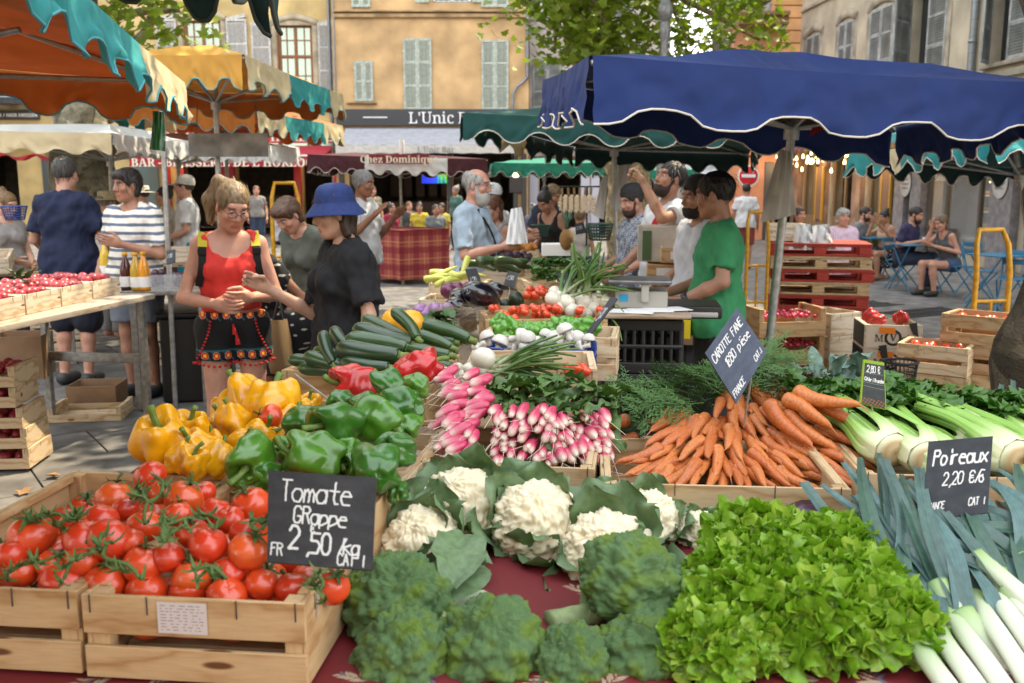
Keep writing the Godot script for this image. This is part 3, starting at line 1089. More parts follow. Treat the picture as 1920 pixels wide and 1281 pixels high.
	for k in 4: text("window_lettering", ["Tartes", "Pains", "Sandwichs", "Salades"][k], 0.13, mats["white_letter"], t, W(8.75, 2.5 - k * 0.22, -0.06), false, false, 0.004)
	ledge(t, "white_pier", W(13.0, 1.5, 0.1), W(0.35, 3.0, 0.3), mats["sign_white"])

const WIN := [[0.35, 1.45, 0.0, 0.0], [2.75, 3.75, 0.0, 0.0], [4.75, 6.05, 0.0, 0.0], [6.95, 8.6, 0.9, 0.0], [10.35, 11.6, 0.75, 0.0], [13.6, 14.8, 0.5, 0.2]]

func leaf_mesh(s: float) -> ArrayMesh:
	var mb := MB.new()
	var c := mb.vert(Vector3.ZERO)
	var n := 11
	var ring := []
	for i in n:
		var a := TAU * (i + 0.5) / n
		var r := s * (1.0 if i % 2 else 0.58) * (1.1 if absf(sin(a)) < 0.9 else 0.85)
		ring.append(mb.vert(W(cos(a) * r, absf(cos(a)) * s * 0.28, sin(a) * r)))
	for i in n:
		mb.t.append_array(PackedInt32Array([c, ring[i], ring[(i + 1) % n]]))
	return mb.mesh()

func bark(key: String, a: Color, scale: float) -> StandardMaterial3D:
	var m := mat(key, a, 0.9, "plane_bark", scale, "grit", 0.6)
	m.detail_enabled = true
	m.detail_blend_mode = BaseMaterial3D.BLEND_MODE_MUL
	m.detail_albedo = texs["grit"]
	return m

# a plane tree: trunk through the given points, limbs, and leaves hung in clumps round their ends
func plane_tree(label: String, pts: Array, radii: Array, clumps: Array, bk: Material, lf: StandardMaterial3D, count: int, s: float, limbs := true) -> void:
	var foot: Vector3 = pts[0]
	var t := thing("plane_tree", label, "tree", foot)
	var mb := MB.new()
	var path := curve(pts.map(func(q): return q - foot), 14)
	var rr := []
	var cols := []
	for i in path.size():
		var f: float = i / float(path.size() - 1) * (radii.size() - 1)
		rr.append(lerpf(radii[int(f)], radii[mini(int(f) + 1, radii.size() - 1)], f - int(f)))
	mb.tube(path, rr, 20)
	for i in mb.v.size():
		var p := mb.v[i]
		mb.v[i] = p + W(sin(p.y * 7.0 + p.x * 9.0), 0, cos(p.y * 6.0 + p.z * 8.0)) * 0.035
	obj("trunk", mb, bk, t)
	var top: Vector3 = path[path.size() - 1]
	if limbs:
		for c in clumps:
			var e: Vector3 = c[0] - foot
			var lb := MB.new()
			var start: Vector3 = path[path.size() - 1 - (rng.randi() % 5)]
			var mid := start.lerp(e, 0.5) + W(rf(-0.4, 0.4), rf(0.1, 0.7), rf(-0.4, 0.4))
			lb.tube(curve([start, mid, e], 8), [radii[-1] * 0.6, radii[-1] * 0.5, radii[-1] * 0.45, 0.07, 0.06, 0.05, 0.04, 0.03, 0.02], 8)
			obj("limb", lb, bk, t)
	var where := []
	var tints := []
	var total := 0.0
	for c in clumps: total += c[1] * c[1]
	for c in clumps:
		var r: float = c[1]
		var per := int(count * r * r / total)
		var twigs := []
		for k in int(per / 22.0) + 1:
			var d := W(rf(-1, 1), rf(-1, 1), rf(-1, 1))
			while d.length() > 1.0: d = W(rf(-1, 1), rf(-1, 1), rf(-1, 1))
			twigs.append(d.normalized() * pow(d.length(), 0.5) * r)
		for k in per:
			var g: Vector3 = twigs[rng.randi() % twigs.size()]
			var p: Vector3 = c[0] - foot + g * W(1, 0.8, 1) + W(rf(-1, 1), rf(-1, 0.6), rf(-1, 1)) * 0.42
			var b := Basis.from_euler(W(rf(-0.9, 0.9), rf(0, TAU), rf(-0.9, 0.9)))
			where.append(Transform3D(b.scaled(Vector3.ONE * rf(0.6, 1.15)), p))
			var q := rng.randf()
			tints.append(Color(0.75 + q * 0.5, 0.85 + q * 0.25, 0.7 + rf(-0.15, 0.2)) * rf(0.75, 1.1))
	var crown := scatter("crown", leaf_mesh(s), where, t, tints)
	crown.material_override = lf
	stuff(crown)

func trees() -> void:
	var lf := mat("plane_leaf", L(0.24, 0.33, 0.05), 0.5)
	lf.backlight_enabled = true
	lf.backlight = Color(0.58, 0.70, 0.12).linear_to_srgb()
	var pale := bark("pale_bark", L(0.95, 0.80, 0.58), 2.2)
	var greyb := bark("grey_bark", L(0.80, 0.80, 0.76), 1.6)
	var rough := mat("rough_bark", L(0.16, 0.135, 0.105), 0.95, "plane_bark", 1.6, "grit", 2.2)
	var a := at(1185, 470, 14.0)
	plane_tree("large plane tree with mottled cream trunk behind the green stall tent", [W(a.x, 0, -14), at(1180, 400, 14.0), at(1165, 280, 14.1), at(1090, 60, 14.2), at(1080, -120, 14.4)], [0.42, 0.34, 0.30, 0.25, 0.2],
		[[at(1120, -20, 13.4), 1.0], [at(1240, 10, 13.2), 1.1], [at(1150, 70, 13.0), 0.6], [at(1290, 80, 13.6), 0.5], [at(1385, 5, 14.2), 0.6], [at(1060, 20, 13.6), 0.6], [at(1040, 100, 14.0), 0.3], [at(1425, 75, 14.0), 0.42], [at(1090, 120, 13.2), 0.42], [at(1330, -60, 15.5), 0.8], [at(985, 10, 13.6), 0.3],
		Vector4(2.0, 6.6, -12.0, 1.8) as Variant, Vector4(0.4, 7.4, -13.0, 1.9) as Variant, Vector4(3.8, 7.2, -13.5, 1.9) as Variant, Vector4(1.6, 7.6, -9.6, 1.7) as Variant, Vector4(-0.6, 7.4, -10.0, 1.6) as Variant, Vector4(4.0, 7.0, -10.4, 1.6) as Variant].map(func(q): return [W(q.x, q.y, q.z), q.w] if q is Vector4 else q), pale, lf, 15000, 0.085)
	var b := at(170, 470, 11.5)
	plane_tree("thick grey plane tree trunk behind the man in navy at the left", [W(b.x - 0.1, 0, -11.5), at(165, 400, 11.5), at(160, 320, 11.5), at(150, 250, 11.6), at(130, 60, 11.8)], [0.5, 0.42, 0.36, 0.33, 0.26],
		[[at(215, 10, 10.6), 0.4], [at(280, 10, 10.8), 0.45], [at(335, 20, 11.0), 0.28], [at(240, -190, 11.0), 0.8], [at(330, -200, 11.0), 0.8], [at(80, -200, 10.5), 0.9], [W(-5.2, 6.9, -9.0), 1.7], [W(-3.2, 7.2, -10.5), 1.7], [W(-3.0, 7.3, -7.8), 1.6], [W(-6.6, 7.0, -11.5), 1.6]], greyb, lf, 7500, 0.09)
	var c := at(1962, 700, 4.4)
	plane_tree("rough brown plane tree trunk at the right edge beside the crate towers", [W(c.x - 0.02, 0, -4.4), at(1950, 700, 4.4), at(1968, 600, 4.4), at(2005, 420, 4.4), at(2060, 100, 4.5), at(2100, -700, 4.7)], [0.24, 0.19, 0.18, 0.18, 0.18, 0.17],
		[[W(2.6, 6.4, -4.6), 1.3], [W(3.6, 6.6, -5.4), 1.3], [W(1.6, 6.6, -4.2), 1.2], [W(3.0, 6.6, -6.4), 1.3], [W(2.0, 6.9, -5.6), 1.2], [W(4.2, 6.5, -4.2), 1.2], [W(3.0, 6.4, -3.4), 1.1]], rough, lf, 16000, 0.1)

func street_lamp() -> void:
	var w := at(1245, 110, 12.0)
	var t := thing("street_lamp", "ornate grey cast iron lamp post rising behind the blue tent", "street lamp", W(w.x, 0, w.z))
	var mb := MB.new()
	var f := 12.0 / FOCAL
	var yy := func(py: float) -> float: return at(1245, py, 12.0).y
	mb.lathe(PackedVector2Array([Vector2(0.001, 0), Vector2(0.22, 0), Vector2(0.22, 0.15), Vector2(0.15, 0.25), Vector2(0.13, 0.8), Vector2(0.07, 0.95), Vector2(0.05, yy.call(110)), Vector2(0.045, yy.call(80)), Vector2(0.06, yy.call(72)), Vector2(0.075, yy.call(56)), Vector2(0.06, yy.call(45)), Vector2(0.05, yy.call(40)), Vector2(0.085, yy.call(33)), Vector2(0.10, yy.call(20)), Vector2(0.085, yy.call(10)), Vector2(0.06, yy.call(2)), Vector2(0.055, yy.call(-10)), Vector2(0.08, yy.call(-30)), Vector2(0.05, yy.call(-60)), Vector2(0.05, yy.call(-160)), Vector2(0.001, yy.call(-165))]), 14)
	obj("post", mb, metal("cast_grey", L(0.33, 0.34, 0.36), 0.5), t)
	var h := MB.new()
	var top: float = yy.call(-160)
	h.lathe(PackedVector2Array([Vector2(0.001, top), Vector2(0.12, top), Vector2(0.2, top + 0.45), Vector2(0.24, top + 0.47), Vector2(0.12, top + 0.62), Vector2(0.001, top + 0.7)]), 8)
	obj("lantern", h, mats["cast_grey"], t)

# ================================================================ tents, tables, crates, boards
# a market tent: four valances hang from the eaves, four roof sheets run up to the tip of the pole
func tent(called: String, label: String, c: Array, apex: Vector3, foot: Vector3, hang: float, bumps: Array, amp: float, roof: Material, sides: Array, trim: Material, sharp := 0.6, ribs := true) -> Node3D:
	var t := thing(called, label, "market tent", foot)
	var eave := []
	for p in c: eave.append(p + Vector3.UP * hang - foot)
	var tip := apex - foot
	var nz := FastNoiseLite.new()
	nz.seed = label.hash() % 999
	nz.frequency = 1.1
	for s in 4:
		var a: Vector3 = eave[s]
		var b: Vector3 = eave[(s + 1) % 4]
		var out := (b - a).cross(Vector3.UP).normalized()
		if out.dot((a + b) / 2 - tip) < 0: out = -out
		var r := MB.new()
		var pts := PackedVector3Array()
		for j in 7:
			var k := j / 6.0
			for i in 15:
				var e := a.lerp(b, i / 14.0) + Vector3.DOWN * 0.015 * sin(PI * i / 14.0)
				var p := e.lerp(tip, k)
				p.y -= 0.10 * sin(PI * k) * sin(PI * i / 14.0) + nz.get_noise_3dv(p * 1.6) * 0.05 * sin(PI * k)
				pts.append(p)
		r.grid(pts, 15, 7, false)
		obj("roof_sheet", r, roof, t)
		var segs: Array = sides[s % sides.size()]
		var n: int = bumps[s]
		var edge := []
		for g in segs:
			var v := MB.new()
			pts = PackedVector3Array()
			var m := int(ceil(n * 10 * (g[1] - g[0]))) + 1
			var uvs := PackedVector2Array()
			for j in 6:
				for i in m:
					var q: float = lerpf(g[0], g[1], i / float(m - 1))
					var wave := 0.5 - 0.5 * cos(TAU * q * n)
					wave = lerpf(wave, smoothstep(0.2, 0.8, wave), sharp)
					var drop: float = hang + amp * (1.0 - 2.0 * wave) * 0.5
					var e := a.lerp(b, q) + Vector3.DOWN * 0.015 * sin(PI * q)
					var sway := nz.get_noise_2d(q * 14.0 + s * 40, j * 0.7) * 0.05 * j / 5.0
					pts.append(e + Vector3.DOWN * drop * j / 5.0 + out * (0.012 + 0.02 * j / 5.0 + sway))
					if j == 5: edge.append(pts[-1])
					uvs.append(Vector2(q * 4.0, j * 0.1))
			v.grid(pts, m, 6, false, null, uvs)
			obj("valance", v, g[2], t)
		if trim:
			var tr := MB.new()
			tr.tube(pv(edge), 0.0052, 5)
			obj("edging", tr, trim, t)
	var steel := metal("tent_steel", L(0.52, 0.52, 0.50), 0.42)
	var pole := MB.new()
	pole.tube(pv([Vector3.ZERO, tip * 0.5, tip * 0.985]), 0.024, 12)
	obj("pole", pole, steel, t)
	if ribs:
		var hub := tip * 0.83
		var hb := MB.new()
		hb.tube(pv([hub - tip.normalized() * 0.06, hub + tip.normalized() * 0.06]), 0.042, 10)
		obj("hub", hb, steel, t)
		var targets := []
		for s in 4:
			targets.append(eave[s].lerp(tip, 0.08) + Vector3.DOWN * 0.03)
			targets.append(((eave[s] + eave[(s + 1) % 4]) / 2).lerp(tip, 0.3) + Vector3.DOWN * 0.12)
		for q in targets:
			var rb := MB.new()
			rb.tube(pv([hub, q]), 0.012, 6)
			obj("rib", rb, steel, t)
		for s in 4:
			var rd := MB.new()
			rd.tube(pv([tip * 0.985, eave[s] + Vector3.DOWN * 0.03]), 0.014, 6)
			obj("ridge_bar", rd, steel, t)
	return t

func tents() -> void:
	var blue := cloth("blue_canvas", L(0.004, 0.023, 0.13), 0.08)
	var green := cloth("green_canvas", L(0.004, 0.062, 0.055), 0.1)
	var dkgreen := cloth("dark_green_canvas", L(0.004, 0.03, 0.028), 0.05)
	var orange := cloth("orange_canvas", L(0.40, 0.125, 0.012), 0.4)
	var yellow := cloth("yellow_canvas", L(0.58, 0.31, 0.05), 0.3)
	var teal := cloth("teal_canvas", L(0.03, 0.30, 0.31), 0.25)
	var cream := cloth("cream_canvas", L(0.66, 0.55, 0.34), 0.4)
	var white := cloth("white_canvas", L(0.72, 0.72, 0.72), 0.4)
	var maroon := cloth("maroon_canvas", L(0.06, 0.008, 0.015), 0.1)
	var mid := cloth("mid_green_canvas", L(0.015, 0.20, 0.13), 0.2)
	var rope := mat("white_edging", L(0.6, 0.55, 0.48), 0.8)
	var tealedge := mat("teal_edging", L(0.08, 0.30, 0.34), 0.8)
	var darkedge := mat("dark_edging", L(0.04, 0.05, 0.04), 0.8)
	var b := [at(1108, 216, 3.9), at(1022, 226, 5.7), at(1672, 303, 6.6), at(2010, 252, 4.6)]
	tent("blue_tent", "large blue canvas market tent with white rope edging over the carrot stall", b, at(1500, 108, 5.2) + W(0, 0.03, 0), W(at(1425, 690, 5.2).x, 0, -5.2), 0.235, [4, 5, 6, 4], 0.075, blue, [[[0.0, 1.0, blue]]], rope)
	var g := [at(868, 254, 7.4), at(1078, 306, 10.3), at(1404, 318, 10.2), at(1424, 268, 7.6)]
	tent("green_tent", "dark green canvas market tent with white edging beside the blue one", g, at(1150, 196, 8.8), W(at(1163, 480, 8.8).x, 0, -8.8), 0.17, [7, 7, 6, 6], 0.09, green, [[[0.0, 0.3, green], [0.3, 0.5, cream], [0.5, 1.0, dkgreen]], [[0.0, 1.0, dkgreen]], [[0.0, 1.0, green]], [[0.0, 1.0, green]]], rope, 0.3)
	var o1 := [W(-1.06, 2.11, -1.7), at(345, 218, 5.0), at(-330, 158, 5.0), W(-3.9, 2.25, -2.1)]
	tent("orange_tent", "orange lined market tent with teal and cream scalloped side at the left", o1, W(-2.45, 2.48, -3.4), W(-2.5, 0, -3.5), 0.17, [9, 5, 8, 5], 0.085, orange, [[[0.0, 0.64, teal], [0.64, 1.0, cream]], [[0.0, 1.0, orange]]], tealedge, 0.5)
	var o2 := [at(458, 158, 7.0), at(642, 218, 9.4), at(330, 208, 10.0), at(190, 150, 7.6)]
	tent("orange_tent", "orange and yellow market tent with grey hanging board behind the first orange tent", o2, at(400, 84, 8.4), W(at(412, 480, 8.4).x, 0, -8.4), 0.21, [7, 5, 6, 5], 0.085, yellow, [[[0.0, 0.38, cream], [0.38, 0.82, teal], [0.82, 1.0, cream]], [[0.0, 1.0, orange]], [[0.0, 1.0, orange]], [[0.0, 1.0, yellow]]], tealedge, 0.5)
	var o3 := [at(480, 244, 11.5), at(642, 268, 13.6), at(330, 252, 14.0), at(120, 216, 11.8)]
	tent("orange_tent", "farthest orange market tent with cream and teal corner above the brasserie awning", o3, at(420, 180, 12.8), W(at(430, 480, 12.8).x, 0, -12.8), 0.24, [8, 6, 6, 8], 0.1, orange, [[[0.0, 0.3, cream], [0.3, 0.75, teal], [0.75, 1.0, cream]], [[0.0, 1.0, orange]]], tealedge, 0.5)
	var w1 := [at(212, 286, 9.0), at(372, 296, 11.6), at(-40, 288, 11.8), at(-190, 272, 9.0)]
	tent("white_tent", "cream white market tent with a pointed top at the far left", w1, at(205, 233, 10.4), W(at(205, 480, 10.4).x, 0, -10.4), 0.18, [7, 6, 7, 6], 0.05, white, [[[0.0, 1.0, white]], [[0.0, 1.0, cream]], [[0.0, 1.0, cream]], [[0.0, 1.0, cream]]], null, 0.0)
	var w2 := [at(505, 304, 11.5), at(560, 302, 14.0), at(340, 300, 14.0), at(255, 288, 11.0)]
	tent("white_tent", "smaller bright white market tent below the grey hanging board", w2, at(335, 250, 12.5), W(at(325, 480, 12.5).x, 0, -12.5), 0.2, [6, 5, 5, 8], 0.05, white, [[[0.0, 1.0, white]]], null, 0.0)
	var m := [at(914, 327, 16.2), at(900, 330, 19.0), at(620, 326, 19.2), at(578, 318, 16.4)]
	var mt := tent("maroon_tent", "maroon and white market tent with a name band over the plaid table", m, at(750, 288, 17.6), W(at(755, 525, 17.6).x, 0, -17.6), 0.26, [7, 6, 8, 10], 0.09, maroon, [[[0.0, 1.0, maroon]], [[0.0, 1.0, maroon]], [[0.0, 1.0, maroon]], [[0.0, 0.32, maroon], [0.32, 0.78, white], [0.78, 1.0, maroon]]], rope, 0.3)
	var band := ledge(mt, "name_band", at(748, 298, 16.2) - mt.position, W(1.02, 0.16, 0.012), cloth("band_red", L(0.20, 0.02, 0.035)))
	band.name = "name_band"
	text("lettering", "Chez Dominique", 0.115, mat("cream_letter", L(0, 0, 0)), mt, at(748, 299, 16.15) - mt.position, true, true, 0.006)
	var finial := MB.new()
	finial.tube(pv([at(753, 290, 17.6) - mt.position, at(753, 262, 17.6) - mt.position]), 0.05, 8)
	obj("pole_tip", finial, mats["white_paint"], mt)
	var fg := [at(1132, 326, 17.0), at(1100, 330, 20.0), at(920, 326, 20.0), at(925, 326, 17.0)]
	tent("green_tent", "far green market tent next to the maroon one", fg, at(1020, 296, 18.5), W(at(1022, 470, 18.5).x, 0, -18.5), 0.2, [6, 6, 6, 7], 0.1, mid, [[[0.0, 1.0, mid]]], rope, 0.3)
	var fg2 := [at(1308, 336, 20.0), at(1300, 338, 23.0), at(1180, 336, 23.0), at(1170, 336, 20.0)]
	tent("green_tent", "small far green market tent behind the man drinking", fg2, at(1240, 312, 21.5), W(at(1240, 450, 21.5).x, 0, -21.5), 0.2, [6, 6, 6, 7], 0.1, mid, [[[0.0, 1.0, mid]]], rope, 0.3)
	var r := [at(1592, 322, 8.2), at(1960, 345, 9.4), at(2260, 318, 7.4), at(1860, 292, 6.2)]
	tent("teal_tent", "teal and dark green market tent in front of the cake shop at the right", [r[0], r[3], r[2], r[1]], at(1900, 246, 7.8), W(at(1990, 500, 7.8).x, 0, -7.8), 0.15, [7, 6, 6, 8], 0.1, green, [[[0.0, 0.3, teal], [0.3, 0.45, cream], [0.45, 1.0, teal]], [[0.0, 1.0, teal]], [[0.0, 1.0, dkgreen]], [[0.0, 1.0, dkgreen]]], rope, 0.3)
	var rd := [at(140, 296, 13.0), at(160, 297, 16.0), at(-200, 292, 16.0), at(-220, 290, 13.0)]
	tent("red_tent", "red market tent low behind the cream white one at the left", rd, at(-30, 240, 14.5), W(at(-30, 450, 14.5).x, 0, -14.5), 0.24, [6, 6, 6, 7], 0.08, cloth("red_awning", L(0, 0, 0)), [[[0.0, 1.0, mats["red_awning"]]]], null, 0.2)
	var own := [at(495, 12, 2.05), at(-500, -150, 2.0), W(-1.8, 2.2, 1.0), W(1.3, 2.25, 0.9)]
	var ow: Array = [at(498, 16, 2.0), W(-0.55, 2.12, 0.4), W(-3.2, 2.3, 0.3), W(-3.0, 2.62, -2.0)]
	tent("dark_green_tent", "very dark green tent valance hanging into view overhead at the top", ow, W(-1.8, 2.9, -0.7), W(-1.9, 0, 0.1), 0.16, [8, 8, 8, 17], 0.10, dkgreen, [[[0.0, 1.0, dkgreen]]], darkedge, 0.5, false)

# slatted wooden box; its origin lies in the middle of its base; parts: posts, slats, end panels, floor boards
func crate(label: String, w: float, d: float, h: float, x: Transform3D, tone := 0, style := 0, group := "") -> Node3D:
	var id := "crate%.2f_%.2f_%.2f_%d_%d" % [w, d, h, tone, style]
	var m: Material = [wood("pine_a", L(0.56, 0.37, 0.185)), wood("pine_b", L(0.62, 0.48, 0.31)), wood("pine_c", L(0.50, 0.36, 0.20)), wood("pine_d", L(0.64, 0.56, 0.44)), wood("pine_e", L(0.45, 0.30, 0.17))][tone]
	if shared.has(id):
		var c := dup(shared[id], x, label, group)
		return c
	var t := thing("wooden_crate", label, "crate", Vector3.ZERO, 0.0, group)
	t.transform = x
	var th := 0.009
	var add := func(called: String, o: Vector3, s: Vector3, ch := 0.0015):
		var b := MB.new()
		b.box(o, s, Basis(), WH, ch, Vector2(rng.randf(), rng.randf()))
		obj(called, b, m, t)
	for sx in [-1, 1]:
		for sz in [-1, 1]: add.call("corner_post", W(sx * (w / 2 - th - 0.014), h / 2, sz * (d / 2 - th - 0.014)), W(0.028, h - 0.002, 0.028))
	for sz in [-1, 1]:
		if style == 0:
			add.call("slat", W(0, h * 0.20, sz * (d / 2 - th / 2)), W(w, h * 0.38, th))
			add.call("slat", W(0, h * 0.77, sz * (d / 2 - th / 2)), W(w, h * 0.46, th))
		elif style == 1:
			add.call("slat", W(0, h * 0.27, sz * (d / 2 - th / 2)), W(w, h * 0.54, th))
		else:
			add.call("slat", W(0, h * 0.5, sz * (d / 2 - th / 2)), W(w, h, th))
	for sx in [-1, 1]:
		add.call("end_panel", W(sx * (w / 2 - th / 2), h * 0.5, 0), W(th, h if style != 2 else h * 1.0 - 0.002, d - 2 * th - 0.001))
		add.call("end_rail", W(sx * (w / 2 - th - 0.008), h - 0.006, 0), W(0.016, 0.014, d - 0.08))
	var n := maxi(3, int(d / 0.085))
	for k in n: add.call("floor_board", W(0, 0.006, (k + 0.5) / n * (d - 0.03) - (d - 0.03) / 2), W(w - 0.03, 0.007, (d - 0.03) / n - 0.01), 0.001)
	var st := MB.new()
	for sz in [-1, 1]:
		for f in [-0.46, -0.2, 0.2, 0.46]:
			st.box(W(w * f, h * 0.9, sz * (d / 2 + 0.0006)), W(0.002, 0.03, 0.002))
	for sx in [-1, 1]:
		for f in [-0.42, 0.0, 0.42]: st.box(W(sx * (w / 2 + 0.0006), h * 0.88, d * f), W(0.002, 0.026, 0.002))
	stuff(obj("staples", st, metal("staple", L(0.2, 0.19, 0.18), 0.4), t))
	shared[id] = t
	return t

# a crate whose near top rim runs from one pixel to another at height top
func crate_at(label: String, p: Vector2, q: Vector2, top: float, h: float, d: float, tone := 0, style := 0, group := "") -> Node3D:
	var a := on(p.x, p.y, top)
	var b := on(q.x, q.y, top)
	var x := b - a
	x.y = 0
	var w := snappedf(x.length(), 0.04)
	x = x.normalized()
	var z := x.cross(Vector3.UP)
	var c := (a + b) / 2 - z * d / 2
	c.y = top - h
	return crate(label, w, d, h, Transform3D(Basis(x, Vector3.UP, z), c), tone, style, group)

func board_on_legs(called: String, label: String, p: Transform3D, w: float, d: float, h: float, m: Material, planks := 4) -> Node3D:
	var t := thing(called, label, "table")
	t.transform = p
	for k in planks:
		var b := MB.new()
		b.box(W(0, h - 0.0175 - rf(0, 0.002), ((k + 0.5) / planks - 0.5) * d), W(w, 0.035, d / planks - 0.006), Basis(), WH, 0.003, Vector2(rng.randf(), rng.randf()))
		obj("plank", b, m, t)
	var alu := metal("dull_aluminium", L(0.42, 0.41, 0.39), 0.5)
	for sx in [-1, 1]:
		for sz in [-1, 1]:
			var l := MB.new()
			l.box(W(sx * (w / 2 - 0.09), (h - 0.036) / 2, sz * (d / 2 - 0.06)), W(0.045, h - 0.037, 0.045), Basis(), WH, 0.004)
			obj("leg", l, alu, t)
		var r := MB.new()
		r.box(W(sx * (w / 2 - 0.09), h * 0.52, 0), W(0.03, 0.065, d - 0.168), Basis(), WH, 0.004)
		obj("crossbar", r, alu, t)
	return t

func frame(a: Vector3, b: Vector3) -> Transform3D:
	var x := b - a
	x.y = 0
	x = x.normalized()
	return Transform3D(Basis(x, Vector3.UP, x.cross(Vector3.UP)), W(a.x, 0, a.z))

func build_stalls() -> void:
	tents()
	var old := wood("old_wood", L(0.36, 0.28, 0.20), 0.85)
	var t := thing("market_table", "front market table covered by a dark red cloth printed with pale leaves", "table", W(0.3, 0, -1.75))
	var top := MB.new()
	top.box(W(0, TABLE - 0.023, 0), W(2.66, 0.03, 1.5), Basis(), WH, 0.003)
	obj("table_top", top, old, t)
	for x in [-1.2, 1.2]:
		for z in [-0.65, 0.65]:
			var l := MB.new()
			l.box(W(x, (TABLE - 0.04) / 2, z), W(0.05, TABLE - 0.04, 0.05), Basis(), WH, 0.004)
			obj("leg", l, metal("dull_aluminium", L(0.42, 0.41, 0.39), 0.5), t)
	var cl := MB.new()
	var pts := PackedVector3Array()
	var uvs := PackedVector2Array()
	for j in 42:
		for i in 60:
			var x := lerpf(-1.345, 1.345, i / 59.0)
			var s := lerpf(-0.80, 1.25, j / 41.0)
			var p := W(x, TABLE - 0.004 + 0.0015 * sin(x * 17.0 + s * 9.0), s)
			if s > 0.77: p = W(x, TABLE - 0.004 - (s - 0.77), 0.77 + 0.03 * sin(x * 9.0) * (s - 0.77) / 0.48)
			pts.append(p)
			uvs.append(Vector2(x, s) * 1.4)
	cl.grid(pts, 60, 42, false, null, uvs)
	var cm := mat("red_cloth", Color(1, 1, 1), 0.7)
	cm.albedo_texture = leaf_print()
	var cloth_node := obj("tablecloth", cl, cm, null, t.position)
	tag(cloth_node, "dark red tablecloth printed with pale leaf sprays under the broccoli", "tablecloth")
	board_on_legs("market_table", "long plank table running back under the crates of mushrooms and onions", Transform3D(Basis(Vector3.UP, PI / 2 - 0.09), W(-0.12, 0, -5.1)), 4.9, 1.0, 0.86, old, 6)
	board_on_legs("market_table", "plank table behind the front one that carries the carrot and celery crates", Transform3D(Basis(), W(0.95, 0, -2.72)), 2.2, 0.40, 0.86, old, 3)
	board_on_legs("market_table", "far plank table under the crates of beans and nectarines", Transform3D(Basis(Vector3.UP, PI / 2 - 0.05), W(0.1, 0, -9.3)), 3.2, 1.0, 0.86, old, 5)
	var right_end := on(287, 552, 0.92)
	var near_end := on(-60, 625, 0.92)
	var lt := frame(right_end, near_end)
	lt.origin += lt.basis.x * 1.32 - lt.basis.z * -0.43
	board_on_legs("market_table", "grey plank table on aluminium legs under the crates of nectarines at the left", Transform3D(lt.basis, lt.origin), 2.7, 0.86, 0.92, wood("grey_wood", L(0.42, 0.36, 0.30), 0.85), 3)
	board_on_legs("market_table", "small aluminium topped table with the juice bottles beside the woman in red", Transform3D(Basis(Vector3.UP, 0.2), W(-2.62, 0, -7.2)), 0.66, 0.8, 0.9, metal("pale_aluminium", L(0.5, 0.49, 0.47), 0.35), 2)
	board_on_legs("market_table", "plank table behind the man in navy at the far left", Transform3D(Basis(Vector3.UP, 0.35), W(-5.4, 0, -8.6)), 2.6, 0.9, 0.88, old, 3)
	board_on_legs("market_table", "plank table with pale crates behind the pole of the orange tent", Transform3D(Basis(Vector3.UP, 0.1), W(-3.6, 0, -9.6)), 2.6, 0.8, 0.9, old, 3)
	plaid_table()
	crates()
	chalkboards()

func leaf_print() -> ImageTexture:
	var im := Image.create(512, 512, false, Image.FORMAT_RGB8)
	im.fill(Color(0.42, 0.075, 0.10))
	for y in 512:
		for x in 512:
			if (x * 7 + y * 13) % 5 == 0: im.set_pixel(x, y, Color(0.38, 0.06, 0.085))
	var r := RandomNumberGenerator.new()
	r.seed = 4
	for k in 34:
		var c := Vector2(r.randf() * 512, r.randf() * 512)
		var a := r.randf() * TAU
		var len := r.randf_range(30, 60)
		for s in 13:
			var base := c + Vector2.from_angle(a) * len * (s / 13.0)
			var la := a + (0.75 if s % 2 else -0.75) * r.randf_range(0.6, 1.2)
			var ll := len * 0.42 * (1.0 - 0.5 * s / 13.0)
			var col := Color(0.62, 0.55, 0.45) if r.randf() < 0.75 else Color(0.36, 0.35, 0.42)
			for q in 30:
				var f := q / 29.0
				var w := 2.6 * sin(PI * f)
				for o in range(-3, 4):
					if absf(o) > w: continue
					var p := base + Vector2.from_angle(la) * ll * f + Vector2.from_angle(la + PI / 2) * o
					im.set_pixel(posmod(int(p.x), 512), posmod(int(p.y), 512), col)
	return ImageTexture.create_from_image(im)

